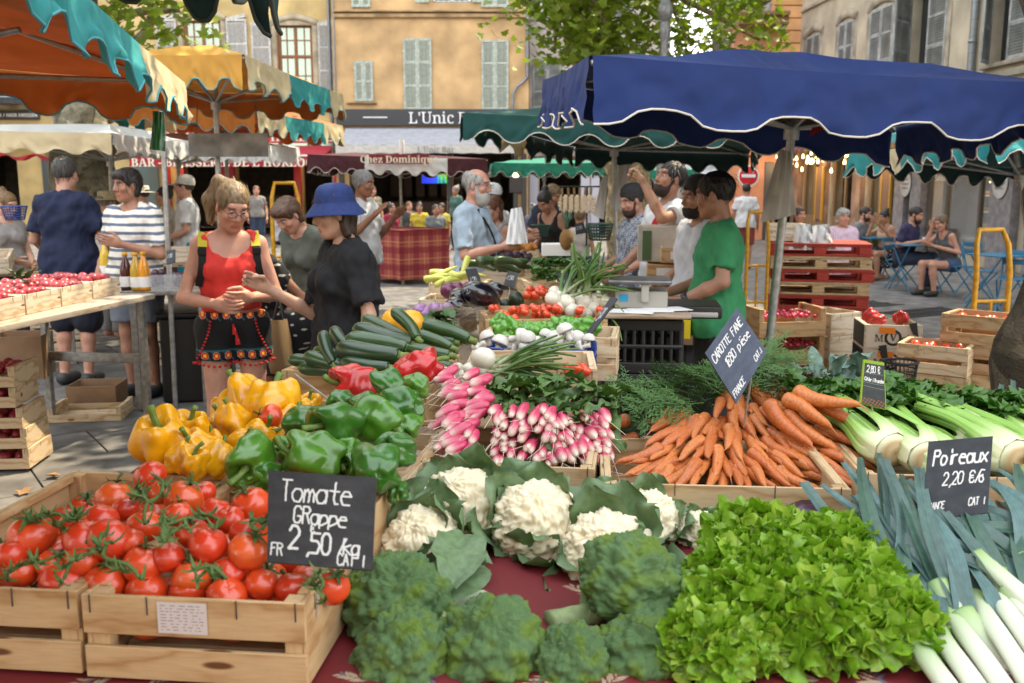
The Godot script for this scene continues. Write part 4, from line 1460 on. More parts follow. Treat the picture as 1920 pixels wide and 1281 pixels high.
func plaid_table() -> void:
	var a := at(683, 520, 16.6)
	var b := at(752, 520, 15.6)
	var h := 0.92
	var x := frame(W(a.x, 0, -16.6), W(b.x, 0, -15.7))
	var w := (W(b.x, 0, -15.7) - W(a.x, 0, -16.6)).length()
	x.origin += x.basis.x * w / 2 - x.basis.z * 0.5
	board_on_legs("market_table", "table under the plaid cloth below the maroon tent", x, w - 0.08, 0.9, h - 0.01, wood("old_wood", L(0, 0, 0)), 3)
	var im := Image.create(128, 128, false, Image.FORMAT_RGB8)
	for j in 128:
		for i in 128:
			var c := Color(0.62, 0.30, 0.28)
			for v in [i, j]:
				if v % 64 < 22: c = c.lerp(Color(0.45, 0.08, 0.14), 0.5)
				if v % 64 > 40 and v % 64 < 46: c = c.lerp(Color(0.8, 0.62, 0.35), 0.55)
				if v % 64 > 54 and v % 64 < 58: c = c.lerp(Color(0.75, 0.6, 0.45), 0.4)
			im.set_pixel(i, j, c)
	var m := mat("plaid", WH, 0.85)
	m.albedo_texture = ImageTexture.create_from_image(im)
	var mb := MB.new()
	var sides := [[W(-w / 2, 0, 0.52), W(w / 2, 0, 0.52)], [W(w / 2, 0, 0.52), W(w / 2, 0, -0.52)], [W(-w / 2, 0, -0.52), W(-w / 2, 0, 0.52)]]
	for s in sides:
		var pts := PackedVector3Array()
		var uvs := PackedVector2Array()
		var n: Vector3 = (s[1] - s[0]).cross(Vector3.UP).normalized()
		var len: float = (s[1] - s[0]).length()
		for j in 7:
			for i in 30:
				var f := i / 29.0
				pts.append(s[0].lerp(s[1], f) + Vector3.UP * (h + 0.005 - j / 6.0 * (h - 0.08)) - n * (0.02 + 0.05 * sin(f * len * 8.0) * j / 6.0 * sin(PI * f)))
				uvs.append(Vector2(f * len, j * 0.14) * 1.7)
		mb.grid(pts, 30, 7, false, null, uvs)
	mb.box(W(0, h + 0.006, 0), W(w + 0.02, 0.006, 1.05))
	var c := obj("plaid_cloth", mb, m)
	c.transform = x
	tag(c, "red plaid tablecloth hanging to the ground below the maroon tent", "tablecloth")

func crates() -> void:
	crate("front left crate of tomatoes cut off by the picture's left edge", 0.36, 0.60, 0.14, Transform3D(Basis(Vector3.UP, -0.10), W(-0.835, TABLE + 0.001, -1.70)), 0, 0)
	var fc := crate("crate of tomatoes with a paper label on its front slat behind the first chalk sign", 0.36, 0.60, 0.142, Transform3D(Basis(Vector3.UP, -0.10), W(-0.466, TABLE + 0.001, -1.655)), 0, 0)
	var lab := MB.new()
	lab.quad(W(-0.055, 0.135, 0.3022), W(0.025, 0.135, 0.3022), W(0.025, 0.083, 0.3022), W(-0.055, 0.083, 0.3022))
	obj("paper_label", lab, printed("crate_label", Color(0.80, 0.76, 0.74), 3), fc)
	crate_at("crate of yellow and green peppers behind the tomatoes", Vector2(330, 905), Vector2(742, 925), 0.985, 0.10, 0.50, 1, 0)
	crate_at("low crate of pink radishes in the middle of the stall", Vector2(772, 866), Vector2(1122, 880), 0.985, 0.105, 0.36, 2, 2)
	crate_at("wide low crate under the heap of carrots", Vector2(1124, 906), Vector2(1600, 918), 0.98, 0.105, 0.40, 2, 2)
	crate_at("low crate under the celery at the right", Vector2(1606, 888), Vector2(1990, 900), 0.98, 0.10, 0.40, 2, 2)
	crate_at("tall crate of dark courgettes behind the peppers", Vector2(527, 694), Vector2(800, 706), 1.03, 0.17, 0.42, 0, 0)
	crate_at("deep crate of spring onions behind the radishes", Vector2(868, 690), Vector2(1122, 692), 1.06, 0.2, 0.34, 1, 0)
	crate_at("crate of small green peppers behind the blue mushroom tray", Vector2(900, 628), Vector2(1156, 634), 1.05, 0.18, 0.32, 1, 0)
	crate_at("crate of cherry tomatoes behind the small green peppers", Vector2(908, 600), Vector2(1142, 596), 1.06, 0.16, 0.34, 0, 0)
	crate_at("small crate with the avocado behind the cherry tomatoes", Vector2(928, 574), Vector2(1060, 574), 1.06, 0.14, 0.34, 0, 0)
	crate_at("crate of parsley behind the white onions", Vector2(994, 532), Vector2(1086, 530), 1.04, 0.14, 0.4, 1, 0)
	crate_at("crate of green beans at the back of the stall", Vector2(986, 506), Vector2(1092, 503), 1.06, 0.16, 0.4, 1, 0)
	crate_at("crate of mauve aubergines at the stall's left edge", Vector2(762, 594), Vector2(862, 598), 0.99, 0.10, 0.3, 3, 1)
	crate_at("crate of red onions beside the dark aubergines", Vector2(784, 562), Vector2(895, 564), 1.0, 0.12, 0.34, 3, 2)
	crate_at("crate of pale yellow peppers behind the red onions", Vector2(806, 531), Vector2(900, 533), 1.02, 0.12, 0.34, 1, 2)
	crate_at("crate of mixed squash behind the pale peppers", Vector2(868, 506), Vector2(962, 505), 1.02, 0.12, 0.36, 3, 2)
	crate_at("crate of red plums near the bearded man", Vector2(906, 488), Vector2(1000, 486), 1.02, 0.12, 0.36, 3, 2)
	crate_at("crate of orange apricots near the bearded man", Vector2(920, 470), Vector2(1010, 468), 1.02, 0.12, 0.4, 1, 2)
	var a := on(896, 655, 1.05)
	var b := on(1112, 660, 1.05)
	var tx := frame(a, b)
	var tw := (b - a).length()
	var tray := thing("plastic_tray", "blue plastic grid tray full of white mushrooms", "tray")
	tx.origin += tx.basis.x * tw / 2 - tx.basis.z * 0.13 + Vector3.UP * 0.90
	tray.transform = tx
	var pm := mat("blue_plastic", L(0.012, 0.04, 0.20), 0.4)
	var wl := MB.new()
	for sz in [-1, 1]:
		for k in 17: wl.box(W(lerpf(-tw / 2 + 0.006, tw / 2 - 0.006, k / 16.0), 0.06, sz * 0.13), W(0.007, 0.12, 0.006))
		for y in [0.006, 0.035, 0.064, 0.093, 0.118]: wl.box(W(0, y, sz * 0.13 + 0.001), W(tw, 0.010, 0.007))
	for sx in [-1, 1]:
		for k in 8: wl.box(W(sx * tw / 2, 0.06, lerpf(-0.125, 0.125, k / 7.0)), W(0.006, 0.12, 0.007))
		for y in [0.007, 0.05, 0.09, 0.119]: wl.box(W(sx * tw / 2 + 0.001, y, 0), W(0.007, 0.010, 0.26))
	stuff(obj("grid_wall", wl, pm, tray))
	for sx in [-1, 1]:
		for sz in [-1, 1]:
			var cp := MB.new()
			cp.box(W(sx * (tw / 2 - 0.012), 0.075, sz * 0.12), W(0.03, 0.15, 0.03), Basis(), WH, 0.006)
			obj("corner_post", cp, pm, tray)
	for sx in [-1, 1]:
		var hd := MB.new()
		hd.tube(curve([W(sx * tw * 0.36 - 0.04, 0.12, 0.131), W(sx * tw * 0.36 - 0.035, 0.15, 0.131), W(sx * tw * 0.36 + 0.035, 0.15, 0.131), W(sx * tw * 0.36 + 0.04, 0.12, 0.131)], 9), 0.006, 6)
		obj("handle", hd, pm, tray)
	var fl := MB.new()
	fl.box(W(0, 0.004, 0), W(tw - 0.02, 0.006, 0.25))
	obj("floor", fl, pm, tray)
	var e0 := on(241, 538, 0.965)
	var e1 := on(-150, 625, 0.965)
	var fx := frame(e0, e1)
	for k in 5:
		var o := fx.origin + fx.basis.x * (0.185 + k * 0.375) - fx.basis.z * -0.34
		crate(["pale crate of nectarines nearest the juice bottles", "second pale crate of nectarines from the juice bottles", "pale crate of nectarines with green leaves in it", "pale crate of nectarines cut by the picture's left edge", "pale crate on the left table out at the picture's edge"][k], 0.36, 0.56, 0.115, Transform3D(fx.basis, W(o.x, 0.922, o.z)), 3, 2)
	for k in 5:
		crate(["topmost crate of the stack at the bottom left, with apples in it", "second crate from the top of the left stack", "middle crate of the stack at the bottom left", "second crate from the bottom of the left stack", "lowest crate of the stack at the bottom left"][k], 0.5, 0.36, 0.118, Transform3D(Basis(Vector3.UP, 0.10 + 0.02 * (k % 2)), W(-3.09 + [-0.045, -0.055, -0.02, -0.01, 0.0][k], 0.02 + (4 - k) * 0.122, -5.42)), 1, 1)
	crate("empty shallow crate lying on the paving by the left table", 0.5, 0.36, 0.10, Transform3D(Basis(Vector3.UP, 0.14), W(-3.06, 0.002, -6.62)), 1, 1)
	for k in 4: crate(["pale crate under the left table, lowest by the navy man's legs", "pale crate under the left table, second of its pile", "pale crate under the left table, third of its pile", "pale crate under the left table, top of its pile"][k], 0.5, 0.36, 0.13, Transform3D(Basis(Vector3.UP, 0.5 - 0.05 * k), W(-4.35, 0.002 + k * 0.133, -8.9)), 3, 0)
	for k in 3: crate(["lowest crate behind the striped man's legs", "second crate behind the striped man's legs", "top crate behind the striped man's legs"][k], 0.6, 0.4, 0.15, Transform3D(Basis(Vector3.UP, -0.15 + 0.04 * k), W(-3.3, 0.002 + k * 0.153, -8.75)), 3, 0)
	for k in 4: crate(["pale crate on the table behind the tent pole, leftmost", "pale crate on the table behind the tent pole, second", "pale crate on the table behind the tent pole, third", "pale crate of greens behind the red top woman's shoulder"][k], 0.5, 0.36, 0.14, Transform3D(Basis(Vector3.UP, 0.1), W(-4.2 + k * 0.72, 0.902, -9.4 - k * 0.07)), 3, 2)
	for k in 3: crate(["crate of onions behind the navy man, leftmost", "crate of tomatoes behind the navy man's elbow", "crate of green herbs at the far left edge"][k], 0.5, 0.36, 0.14, Transform3D(Basis(Vector3.UP, 0.35) * Basis(Vector3.RIGHT, 0.2), W(-4.75 - k * 0.62, 0.92, -8.35 + k * 0.25)), 3, 2)
	var s1 := on(1486, 780, 0.0)
	for k in 4: crate(["top crate of radishes in the stack by the blue tent's pole", "second crate in the stack by the blue tent's pole", "third crate in the stack by the blue tent's pole", "whitish lowest crate in the stack by the blue tent's pole"][k], 0.5, 0.36, 0.2, Transform3D(Basis(Vector3.UP, 0.18), W(1.93, 0.002 + (3 - k) * 0.203, -6.62)), 0 if k < 3 else 3, 1 if k < 3 else 2)
	for k in 3: crate(["lowest crate behind the green shirted man", "second crate behind the green shirted man", "top crate behind the green shirted man"][k], 0.5, 0.36, 0.17, Transform3D(Basis(Vector3.UP, -0.1), W(1.42, 0.002 + k * 0.173, -7.3)), 2, 0)
	for k in 2:
		var c := crate(["upper white printed crate of long red peppers with an orange ticket", "lower white printed crate of red peppers beside the wire basket"][k], 0.36, 0.36, 0.158, Transform3D(Basis(Vector3.UP, -0.16), W(2.52, 0.60 - k * 0.16, -6.2)), 3, 2)
		var pq := MB.new()
		pq.quad(W(-0.17, 0.15, 0.1825), W(0.17, 0.15, 0.1825), W(0.17, 0.008, 0.1825), W(-0.17, 0.008, 0.1825))
		obj("printed_front", pq, mat("print_white", L(0.60, 0.52, 0.42), 0.7), c)
		var ink := mat("ink_black", L(0.02, 0.02, 0.02), 0.6)
		text("print", "MI", 0.045, ink, c, W(-0.075, 0.07, 0.184), true, false, 0.002)
		text("print", "iejo", 0.045, ink, c, W(0.085, 0.07, 0.184), true, false, 0.002)
		var ring := MB.new()
		var rp := []
		for i in 25: rp.append(W(0.045 * cos(TAU * i / 24), 0.075 + 0.045 * sin(TAU * i / 24), 0.184))
		ring.tube(pv(rp), 0.009, 5, null, Vector2(1.0, 0.2), Vector3.BACK)
		obj("print", ring, ink, c)
		text("print", "V", 0.05, ink, c, W(0.0, 0.078, 0.184), true, true, 0.002)
		var sp := MB.new()
		sp.quad(W(-0.1825, 0.15, -0.17), W(-0.1825, 0.15, 0.17), W(-0.1825, 0.008, 0.17), W(-0.1825, 0.008, -0.17))
		obj("printed_side", sp, ink, c)
		for q in [W(0.12, 0.13, 0.186), W(-0.06, -0.02, 0.186) + W(0.0, 0.14, 0) * float(k)]:
			var tg := MB.new()
			tg.quad(q + W(-0.03, 0.04, 0), q + W(0.02, 0.05, 0), q + W(0.035, -0.045, 0.004), q + W(0.0, -0.03, 0.004))
			obj("black_tag", tg, ink, c)
		if k == 0:
			var tk := MB.new()
			tk.quad(W(-0.09, 0.145, 0.187), W(0.01, 0.14, 0.187), W(0.012, 0.10, 0.187), W(-0.088, 0.105, 0.187))
			obj("orange_ticket", tk, mat("orange_paper", L(0.75, 0.2, 0.01), 0.6), c)
	for k in 2: crate(["bare crate just under the printed pepper crates", "lowest bare crate under the printed pepper crates"][k], 0.5, 0.36, 0.216, Transform3D(Basis(Vector3.UP, -0.16), W(2.55, 0.22 - k * 0.218, -6.2)), 2, 0)
	for k in 2: crate(["printed carton crate left of the pepper crates, upper", "printed carton crate left of the pepper crates, lower"][k], 0.3, 0.36, 0.16, Transform3D(Basis(Vector3.UP, 0.5), W(2.3, 0.60 - k * 0.163 + 0.002, -6.75)), 3, 2)
	for k in 2: crate(["crate under the printed cartons, upper", "crate under the printed cartons, lower"][k], 0.3, 0.36, 0.216, Transform3D(Basis(Vector3.UP, 0.5), W(2.3, 0.22 - k * 0.218, -6.75)), 2, 0)
	crate("low crate of wrapped herbs under crumpled clear film", 0.5, 0.36, 0.10, Transform3D(Basis(Vector3.UP, 0.12), W(2.02, 0.40, -5.6)), 0, 1)
	crate("crate that carries the one with wrapped herbs", 0.5, 0.36, 0.396, Transform3D(Basis(Vector3.UP, 0.12), W(2.03, 0.002, -5.62)), 2, 0)
	var st := on(1750, 800, 0.0)
	for k in 4: crate(["top crate of tomatoes in the short stack left of the tree", "second crate of tomatoes in the short stack left of the tree", "third crate of tomatoes in the short stack left of the tree", "lowest crate in the short stack left of the tree"][k], 0.4, 0.3, 0.175, Transform3D(Basis(Vector3.UP, -0.62 + 0.03 * k), W(2.60, 0.002 + (3 - k) * 0.178, -5.62)), 2 if k % 2 else 1, 0)
	for k in 5: crate(["top crate of the tall stack against the tree", "second crate of the tall stack against the tree", "third crate of the tall stack against the tree", "fourth crate of the tall stack against the tree", "lowest crate of the tall stack against the tree"][k], 0.4, 0.3, 0.175, Transform3D(Basis(Vector3.UP, -0.75 + 0.05 * (k % 3)), W(2.87, 0.002 + (4 - k) * 0.178, -5.62)), 2 if k % 2 == 0 else 4, 0)

func printed(key: String, paper: Color, lines: int) -> StandardMaterial3D:
	if mats.has(key): return mats[key]
	var im := Image.create(128, 96, false, Image.FORMAT_RGB8)
	im.fill(paper)
	var r := RandomNumberGenerator.new()
	r.seed = key.hash()
	for l in lines * 3:
		var y := 10 + l * 84 / (lines * 3)
		var x := 8
		while x < 116:
			var w := r.randi_range(4, 16)
			for i in w:
				for j in 2: im.set_pixel(mini(x + i, 120), y + j, paper * Color(0.55, 0.52, 0.55))
			x += w + r.randi_range(3, 14)
	var m := mat(key, WH, 0.6)
	m.albedo_texture = ImageTexture.create_from_image(im)
	return m

const GLYPH := {
	"A": "012641|1333", "T": "0646|2621", "o": "140302113142433414", "m": "0104|03142321|23344341", "a": "433414030211314243|4441", "t": "26223141|0444", "e": "0343341403021141", "G": "45361605021131424323",
	"R": "010636453404|2441", "r": "0104|031434", "p": "0004|0314344342110 1", "F": "010646|0434", "C": "4536160502113142", "I": "2126", "E": "46060141|0434", "N": "01064146", "O": "160502113142453616", "P": "010636453404",
	"i": "2124|2526", "x": "0441|0144", "u": "040211314244|4441", "c": "433414030211 3142", "k": "0106|440341", "g": "433414030211314243|44403010", "l": "2621", "L": "060141", "U": "060211314246", "X": "0641|0146", "B": "010636453404|344341" , "n": "0104|0314344341",
	"2": "05163645440141", "5": "46060434433101", "0": "160502113142453616", "1": "152621", "8": "1405163645341403021131424334", "6": "46160502113142333403", ",": "2110", "€": "4536160502113142|0333|0434", "/": "0146", "é": "0343341403021141|2536", "è": "0343341403021141|1626", "h": "0106|0314344341", "b": "0106|0314344342310 1", ".": "2122",
}

func chalk(im: Image, s: String, o: Vector2, size: float, thick: float, r: RandomNumberGenerator, turn := 0.0) -> void:
	var x := 0.0
	for ch in s:
		if ch == " ":
			x += size * 0.5
			continue
		var lit: Color = Color(0.80, 0.79, 0.77)
		for stroke in GLYPH.get(ch, "0146").replace(" ", "").split("|"):
			var pts := []
			for i in range(0, stroke.length() - 1, 2):
				pts.append(Vector2(x + float(stroke[i]) * size * 0.105 + float(stroke[i + 1]) * size * 0.015, -(float(stroke[i + 1]) - 1.0) * size * 0.2) + Vector2(r.randf_range(-1, 1), r.randf_range(-1, 1)) * size * 0.015)
			for i in pts.size() - 1:
				var n := int(pts[i].distance_to(pts[i + 1]) * 1.6) + 1
				for k in n:
					var p: Vector2 = o + pts[i].lerp(pts[i + 1], k / float(n)).rotated(turn)
					for dy in range(-int(thick), int(thick) + 1):
						for dx in range(-int(thick), int(thick) + 1):
							if dx * dx + dy * dy > thick * thick or r.randf() < 0.16: continue
							var q := Vector2i(int(p.x) + dx, int(p.y) + dy)
							if q.x >= 0 and q.y >= 0 and q.x < im.get_width() and q.y < im.get_height():
								im.set_pixelv(q, im.get_pixelv(q).lerp(lit, 0.62))
		x += size * (0.30 if ch in "iIl1,./" else 0.52)

func slate(key: String, w: int, h: int, base: Color) -> Image:
	var im := Image.create(w, h, false, Image.FORMAT_RGB8)
	var n := FastNoiseLite.new()
	n.seed = key.hash() % 500
	n.frequency = 0.012
	for y in h:
		for x in w:
			var g := n.get_noise_2d(x, y * 1.7) * 0.05 + n.get_noise_2d(x * 9.0, y * 9.0) * 0.025
			im.set_pixel(x, y, Color(base.r + g, base.g + g, base.b + g))
	return im

func sign_board(label: String, called: String, im: Image, corners: Array, spike: Vector3, edge: Material) -> void:
	var c: Vector3 = (corners[0] + corners[1] + corners[2] + corners[3]) / 4
	var t := thing(called, label, "price sign", c)
	var n: Vector3 = (corners[1] - corners[0]).cross(corners[0] - corners[3]).normalized()
	var b := MB.new()
	var f := []
	for p in corners: f.append(p - c)
	for i in 4:
		var j := (i + 1) % 4
		b.quad(f[j] + n * 0.0, f[i] + n * 0.0, f[i] - n * 0.006, f[j] - n * 0.006)
	b.quad(f[1] - n * 0.006, f[0] - n * 0.006, f[3] - n * 0.006, f[2] - n * 0.006)
	obj("board", b, edge, t)
	var q := MB.new()
	q.quad(f[0] + n * 0.0005, f[1] + n * 0.0005, f[2] + n * 0.0005, f[3] + n * 0.0005)
	var m := mat("face_" + label, WH, 0.75)
	m.albedo_texture = ImageTexture.create_from_image(im)
	obj("chalked_face", q, m, t)
	if spike != Vector3.ZERO:
		var s := MB.new()
		var mid: Vector3 = (f[2] + f[3]) / 2
		s.tube(pv([mid.lerp(Vector3.ZERO, 0.5) - n * 0.008, mid - n * 0.008, spike - c]), 0.0028, 6)
		obj("spike", s, metal("wire", L(0.55, 0.54, 0.52), 0.35), t)

func chalkboards() -> void:
	var r := RandomNumberGenerator.new()
	r.seed = 21
	var dark := mat("slate_edge", L(0.02, 0.02, 0.022), 0.6)
	var im := slate("tomate", 256, 232, Color(0.165, 0.16, 0.165))
	chalk(im, "Tomate", Vector2(32, 76), 55, 2.7, r)
	chalk(im, "GRappe", Vector2(64, 129), 42, 2.5, r, 0.03)
	chalk(im, "2", Vector2(52, 194), 56, 3.2, r)
	chalk(im, "€", Vector2(108, 152), 22, 2.0, r)
	chalk(im, ",50", Vector2(92, 202), 50, 3.0, r)
	chalk(im, "/kg", Vector2(176, 198), 38, 2.4, r)
	chalk(im, "FR", Vector2(8, 214), 30, 2.2, r)
	chalk(im, "CAT I", Vector2(172, 226), 28, 2.0, r)
	sign_board("black slate with chalked tomato price in front of the green peppers", "price_sign", im, [at(503, 882, 1.50), at(705, 896, 1.48), at(697, 1070, 1.39), at(501, 1054, 1.41)], at(590, 1160, 1.39), dark)
	im = slate("carotte", 256, 256, Color(0.25, 0.28, 0.34))
	chalk(im, "CAROTTE FANE", Vector2(14, 72), 36, 2.6, r)
	chalk(im, "1€80 pièce", Vector2(56, 138), 38, 2.6, r)
	chalk(im, "FRANCE", Vector2(10, 240), 27, 2.2, r)
	chalk(im, "CAT.I", Vector2(186, 236), 24, 2.2, r)
	sign_board("diamond tilted grey slate with chalked carrot price above the carrots", "price_sign", im, [at(1322, 662, 2.40), at(1382, 577, 2.46), at(1438, 660, 2.40), at(1381, 757, 2.34)], at(1395, 800, 2.40), dark)
	im = slate("poireaux", 230, 256, Color(0.155, 0.17, 0.19))
	chalk(im, "Poireaux", Vector2(22, 84), 50, 3.2, r)
	chalk(im, "2,20 €/6", Vector2(62, 152), 40, 2.8, r)
	chalk(im, "FRANCE", Vector2(8, 226), 22, 2.0, r)
	chalk(im, "CAT I", Vector2(160, 226), 24, 2.0, r)
	sign_board("black slate with chalked leek price over the leeks", "price_sign", im, [at(1742, 828, 1.86), at(1862, 818, 1.84), at(1852, 962, 1.76), at(1729, 976, 1.78)], at(1790, 1060, 1.72), dark)
	im = slate("celeri", 160, 256, Color(0.15, 0.17, 0.16))
	chalk(im, "2,80 €", Vector2(22, 66), 36, 2.4, r)
	chalk(im, "Céleri Branche", Vector2(14, 118), 20, 2.0, r)
	for y in [72, 128, 150]:
		for x in range(10, 150): im.set_pixel(x, y, Color(0.7, 0.7, 0.68))
	for y in range(216, 256):
		for x in 160:
			if sin(x * 0.31 + y * 0.2) + sin(x * 0.12 - y * 0.4) > 0.4: im.set_pixel(x, y, Color(0.72, 0.24, 0.05).lerp(Color(0.25, 0.35, 0.1), r.randf()))
	for y in 256:
		for x in 160:
			if x < 7 or y < 18 or (x > 153 and y > 40): im.set_pixel(x, y, Color(0.45, 0.55, 0.06))
	sign_board("green rimmed slate with chalked celery price between carrots and celery", "price_sign", im, [at(1620, 674, 2.40), at(1658, 680, 2.40), at(1662, 768, 2.34), at(1613, 756, 2.34)], at(1640, 800, 2.36), mat("lime_edge", L(0.3, 0.4, 0.02), 0.5))
	var k := 0
	for q in [[[872, 505], [893, 503], [912, 556], [888, 560], 5.4, "leaning slate by the dark aubergines"], [[838, 634], [858, 632], [856, 692], [826, 690], 3.5, "dark slate stuck in the courgette crate, seen from its side"], [[784, 592], [810, 588], [786, 626], [770, 632], 4.3, "tilted slate behind the courgettes"], [[952, 508], [972, 512], [966, 538], [944, 536], 6.2, "small dark slate among the squash"], [[1045, 512], [1064, 512], [1064, 548], [1052, 550], 5.4, "small white rimmed slate behind the onion leaves"], [[1146, 556], [1158, 560], [1108, 628], [1088, 640], 3.9, "grey slate leaning over the mushrooms, seen edge on"], [[312, 470], [328, 468], [328, 492], [312, 496], 6.3, "small green black slate tied to the tent pole"], [[1078, 420], [1094, 416], [1100, 436], [1080, 440], 9.6, "far small slate near the pineapple"], [[938, 480], [955, 478], [950, 498], [930, 502], 8.2, "grey slate among the plums"]]:
		k += 1
		im = slate("s%d" % k, 64, 80, Color(0.18, 0.19, 0.21))
		chalk(im, ["3,20", "1,50", "2,00", "4,50", "2,80", "5,00", "3,00", "2,50", "1,80"][k - 1], Vector2(6, 44), 20, 1.2, r)
		sign_board(q[5], "price_sign", im, [at(q[0][0], q[0][1], q[4]), at(q[1][0], q[1][1], q[4] - 0.02), at(q[2][0], q[2][1], q[4] - 0.1), at(q[3][0], q[3][1], q[4] - 0.08)], at((q[2][0] + q[3][0]) / 2.0, q[2][1] + 34, q[4] - 0.12), dark)

# ================================================================ fruit and vegetables
func noise3(sd: int, f: float, kind := FastNoiseLite.TYPE_SIMPLEX_SMOOTH) -> FastNoiseLite:
	var n := FastNoiseLite.new()
	n.seed = sd
	n.frequency = f
	n.noise_type = kind
	n.fractal_octaves = 1
	if kind == FastNoiseLite.TYPE_CELLULAR: n.cellular_return_type = FastNoiseLite.RETURN_DISTANCE
	return n

# a ball whose radius and colour follow two functions of the unit direction
func lump(mb: MB, r: Vector3, nu: int, nv: int, shape: Callable, colour: Callable, o := Vector3.ZERO, b := Basis()) -> void:
	var pts := PackedVector3Array()
	var cc := PackedColorArray()
	for j in nv:
		var th := PI * (j + 0.0005) / (nv - 1 + 0.001)
		for k in nu:
			var a := TAU * k / nu
			var d := W(sin(th) * cos(a), cos(th), sin(th) * sin(a))
			var s: float = (shape as Callable).call(d)
			pts.append(o + b * (d * r * s))
			cc.append((colour as Callable).call(d, s))
	mb.grid(pts, nu, nv, true, cc)

func spin() -> Basis:
	return Basis.from_euler(W(rf(-0.5, 0.5), rf(0, TAU), rf(-0.5, 0.5)))

func tumble() -> Basis:
	return Basis.from_euler(W(rf(0, TAU), rf(0, TAU), rf(0, TAU)))

# ---- makers: each returns a thing built once, then copied
func make_tomato(k: int) -> Node3D:
	var t := thing("tomato", "", "tomato")
	var n := noise3(k, 1.4)
	var mb := MB.new()
	lump(mb, W(0.0385, 0.034, 0.0385), 22, 14, func(d): return 1.0 + 0.05 * n.get_noise_3dv(d) + 0.02 * cos(atan2(d.z, d.x) * 5.0) * smoothstep(0.2, 0.9, d.y) - 0.16 * smoothstep(0.93, 1.0, d.y), func(d, _s): return Color(1, 1, 1).lerp(Color(1.0, 1.9, 1.2), clampf(smoothstep(0.6, 1.0, d.y) * (0.5 + n.get_noise_3dv(d * 3.0)), 0, 1)))
	obj("flesh", mb, gloss("tomato_skin_%d" % (k % 3), [L(0.64, 0.060, 0.011), L(0.58, 0.038, 0.009), L(0.66, 0.090, 0.014)][k % 3], 0.3, 0.55), t)
	if k % 2 == 0:
		var cx := MB.new()
		for s in 5:
			var a := TAU * s / 5.0 + rf(-0.2, 0.2)
			var dir := W(cos(a), 0, sin(a))
			cx.ribbon(curve([W(0, 0.031, 0), dir * 0.010 + W(0, 0.036, 0), dir * 0.021 + W(0, 0.034 + rf(-0.003, 0.006), 0), dir * 0.03 + W(0, 0.026 + rf(0, 0.016), 0)], 6), [0.002, 0.004, 0.0042, 0.0035, 0.0025, 0.0015, 0.0004], Vector3.UP, 0.3)
		cx.tube(curve([W(0, 0.030, 0), W(0.002, 0.042, 0.001), W(0.008, 0.052, 0.004)], 5), [0.0028, 0.0025, 0.0024, 0.0028, 0.0034, 0.003], 6)
		obj("calyx", cx, mat("tomato_green", L(0.075, 0.15, 0.028), 0.7, "mottle", 20.0), t)
	return t

func make_pepper(k: int, key: String, col: Color, stem: Color) -> Node3D:
	var t := thing("bell_pepper", "", "bell pepper")
	var n := noise3(k * 7 + 3, 1.1)
	var lobes := 4 if k % 3 else 3
	var mb := MB.new()
	var ph := k * 0.7
	lump(mb, W(0.043, 0.052, 0.043), 44, 30, func(d):
		var a := atan2(d.z, d.x)
		var flank: float = 1.0 - d.y * d.y
		var lobe: float = 1.0 - pow(0.5 - 0.5 * cos(a * lobes + ph + 0.5 * sin(a + ph)), 2.2)
		var r: float = 1.0 + 0.15 * pow(flank, 0.7) * (lobe - 0.7) + 0.24 * n.get_noise_3dv(d * 0.8) + 0.09 * d.y * flank
		r += 0.09 * exp(-pow((absf(d.y) - 0.72) / 0.22, 2.0)) * (0.45 + lobe * 0.55)
		r -= 0.45 * smoothstep(0.86, 1.0, d.y) + 0.22 * smoothstep(0.88, 1.0, -d.y)
		return r, func(d, _s): return Color(1, 1, 1) * (1.0 + 0.35 * n.get_noise_3dv(d * 2.0)))
	obj("flesh", mb, gloss(key, col, 0.3, 0.4), t)
	var st := MB.new()
	var bend := rf(-0.012, 0.016)
	st.tube(curve([W(0, 0.026, 0), W(0, 0.036, 0), W(bend * 0.4, 0.055, 0.002), W(bend * 1.6, 0.07, 0.005)], 8), [0.014, 0.013, 0.008, 0.0062, 0.0056, 0.0054, 0.0056, 0.0062, 0.0068], 9)
	obj("stalk", st, mat("stalk_%.2f" % stem.g, stem, 0.6, "mottle", 16.0), t)
	return t

func make_courgette(k: int) -> Node3D:
	var t := thing("courgette", "", "courgette")
	var mb := MB.new()
	var c := rf(-0.03, 0.03)
	var len := rf(0.19, 0.23)
	var path := curve([W(0, 0, -len / 2), W(c * 0.7, 0, -len * 0.2), W(c, 0, len * 0.15), W(c * 0.6, 0, len * 0.42), W(c * 0.5, 0, len / 2)], 14)
	var r := []
	for i in 15: r.append(0.034 * (1.0 - 0.35 * i / 14.0) * sqrt(clampf(1.0 - pow(1.0 - i / 3.2, 2) if i < 3 else 1.0, 0.1, 1)) * (1.0 if i < 14 else 0.82))
	mb.tube(path, r, 14)
	var m := gloss("courgette_skin_%d" % (k % 2), [L(0.016, 0.050, 0.012), L(0.034, 0.085, 0.018)][k % 2], 0.34, 0.35, "speck", 30.0)
	obj("flesh", mb, m, t)
	var st := MB.new()
	var e: Vector3 = path[14]
	st.tube(pv([e, e + W(0, 0, 0.014), e + W(0, 0, 0.028)]), [0.019, 0.0145, 0.017], 5)
	obj("stalk", st, mat("stalk_courgette", L(0.20, 0.27, 0.06), 0.7, "mottle", 18.0), t)
	return t

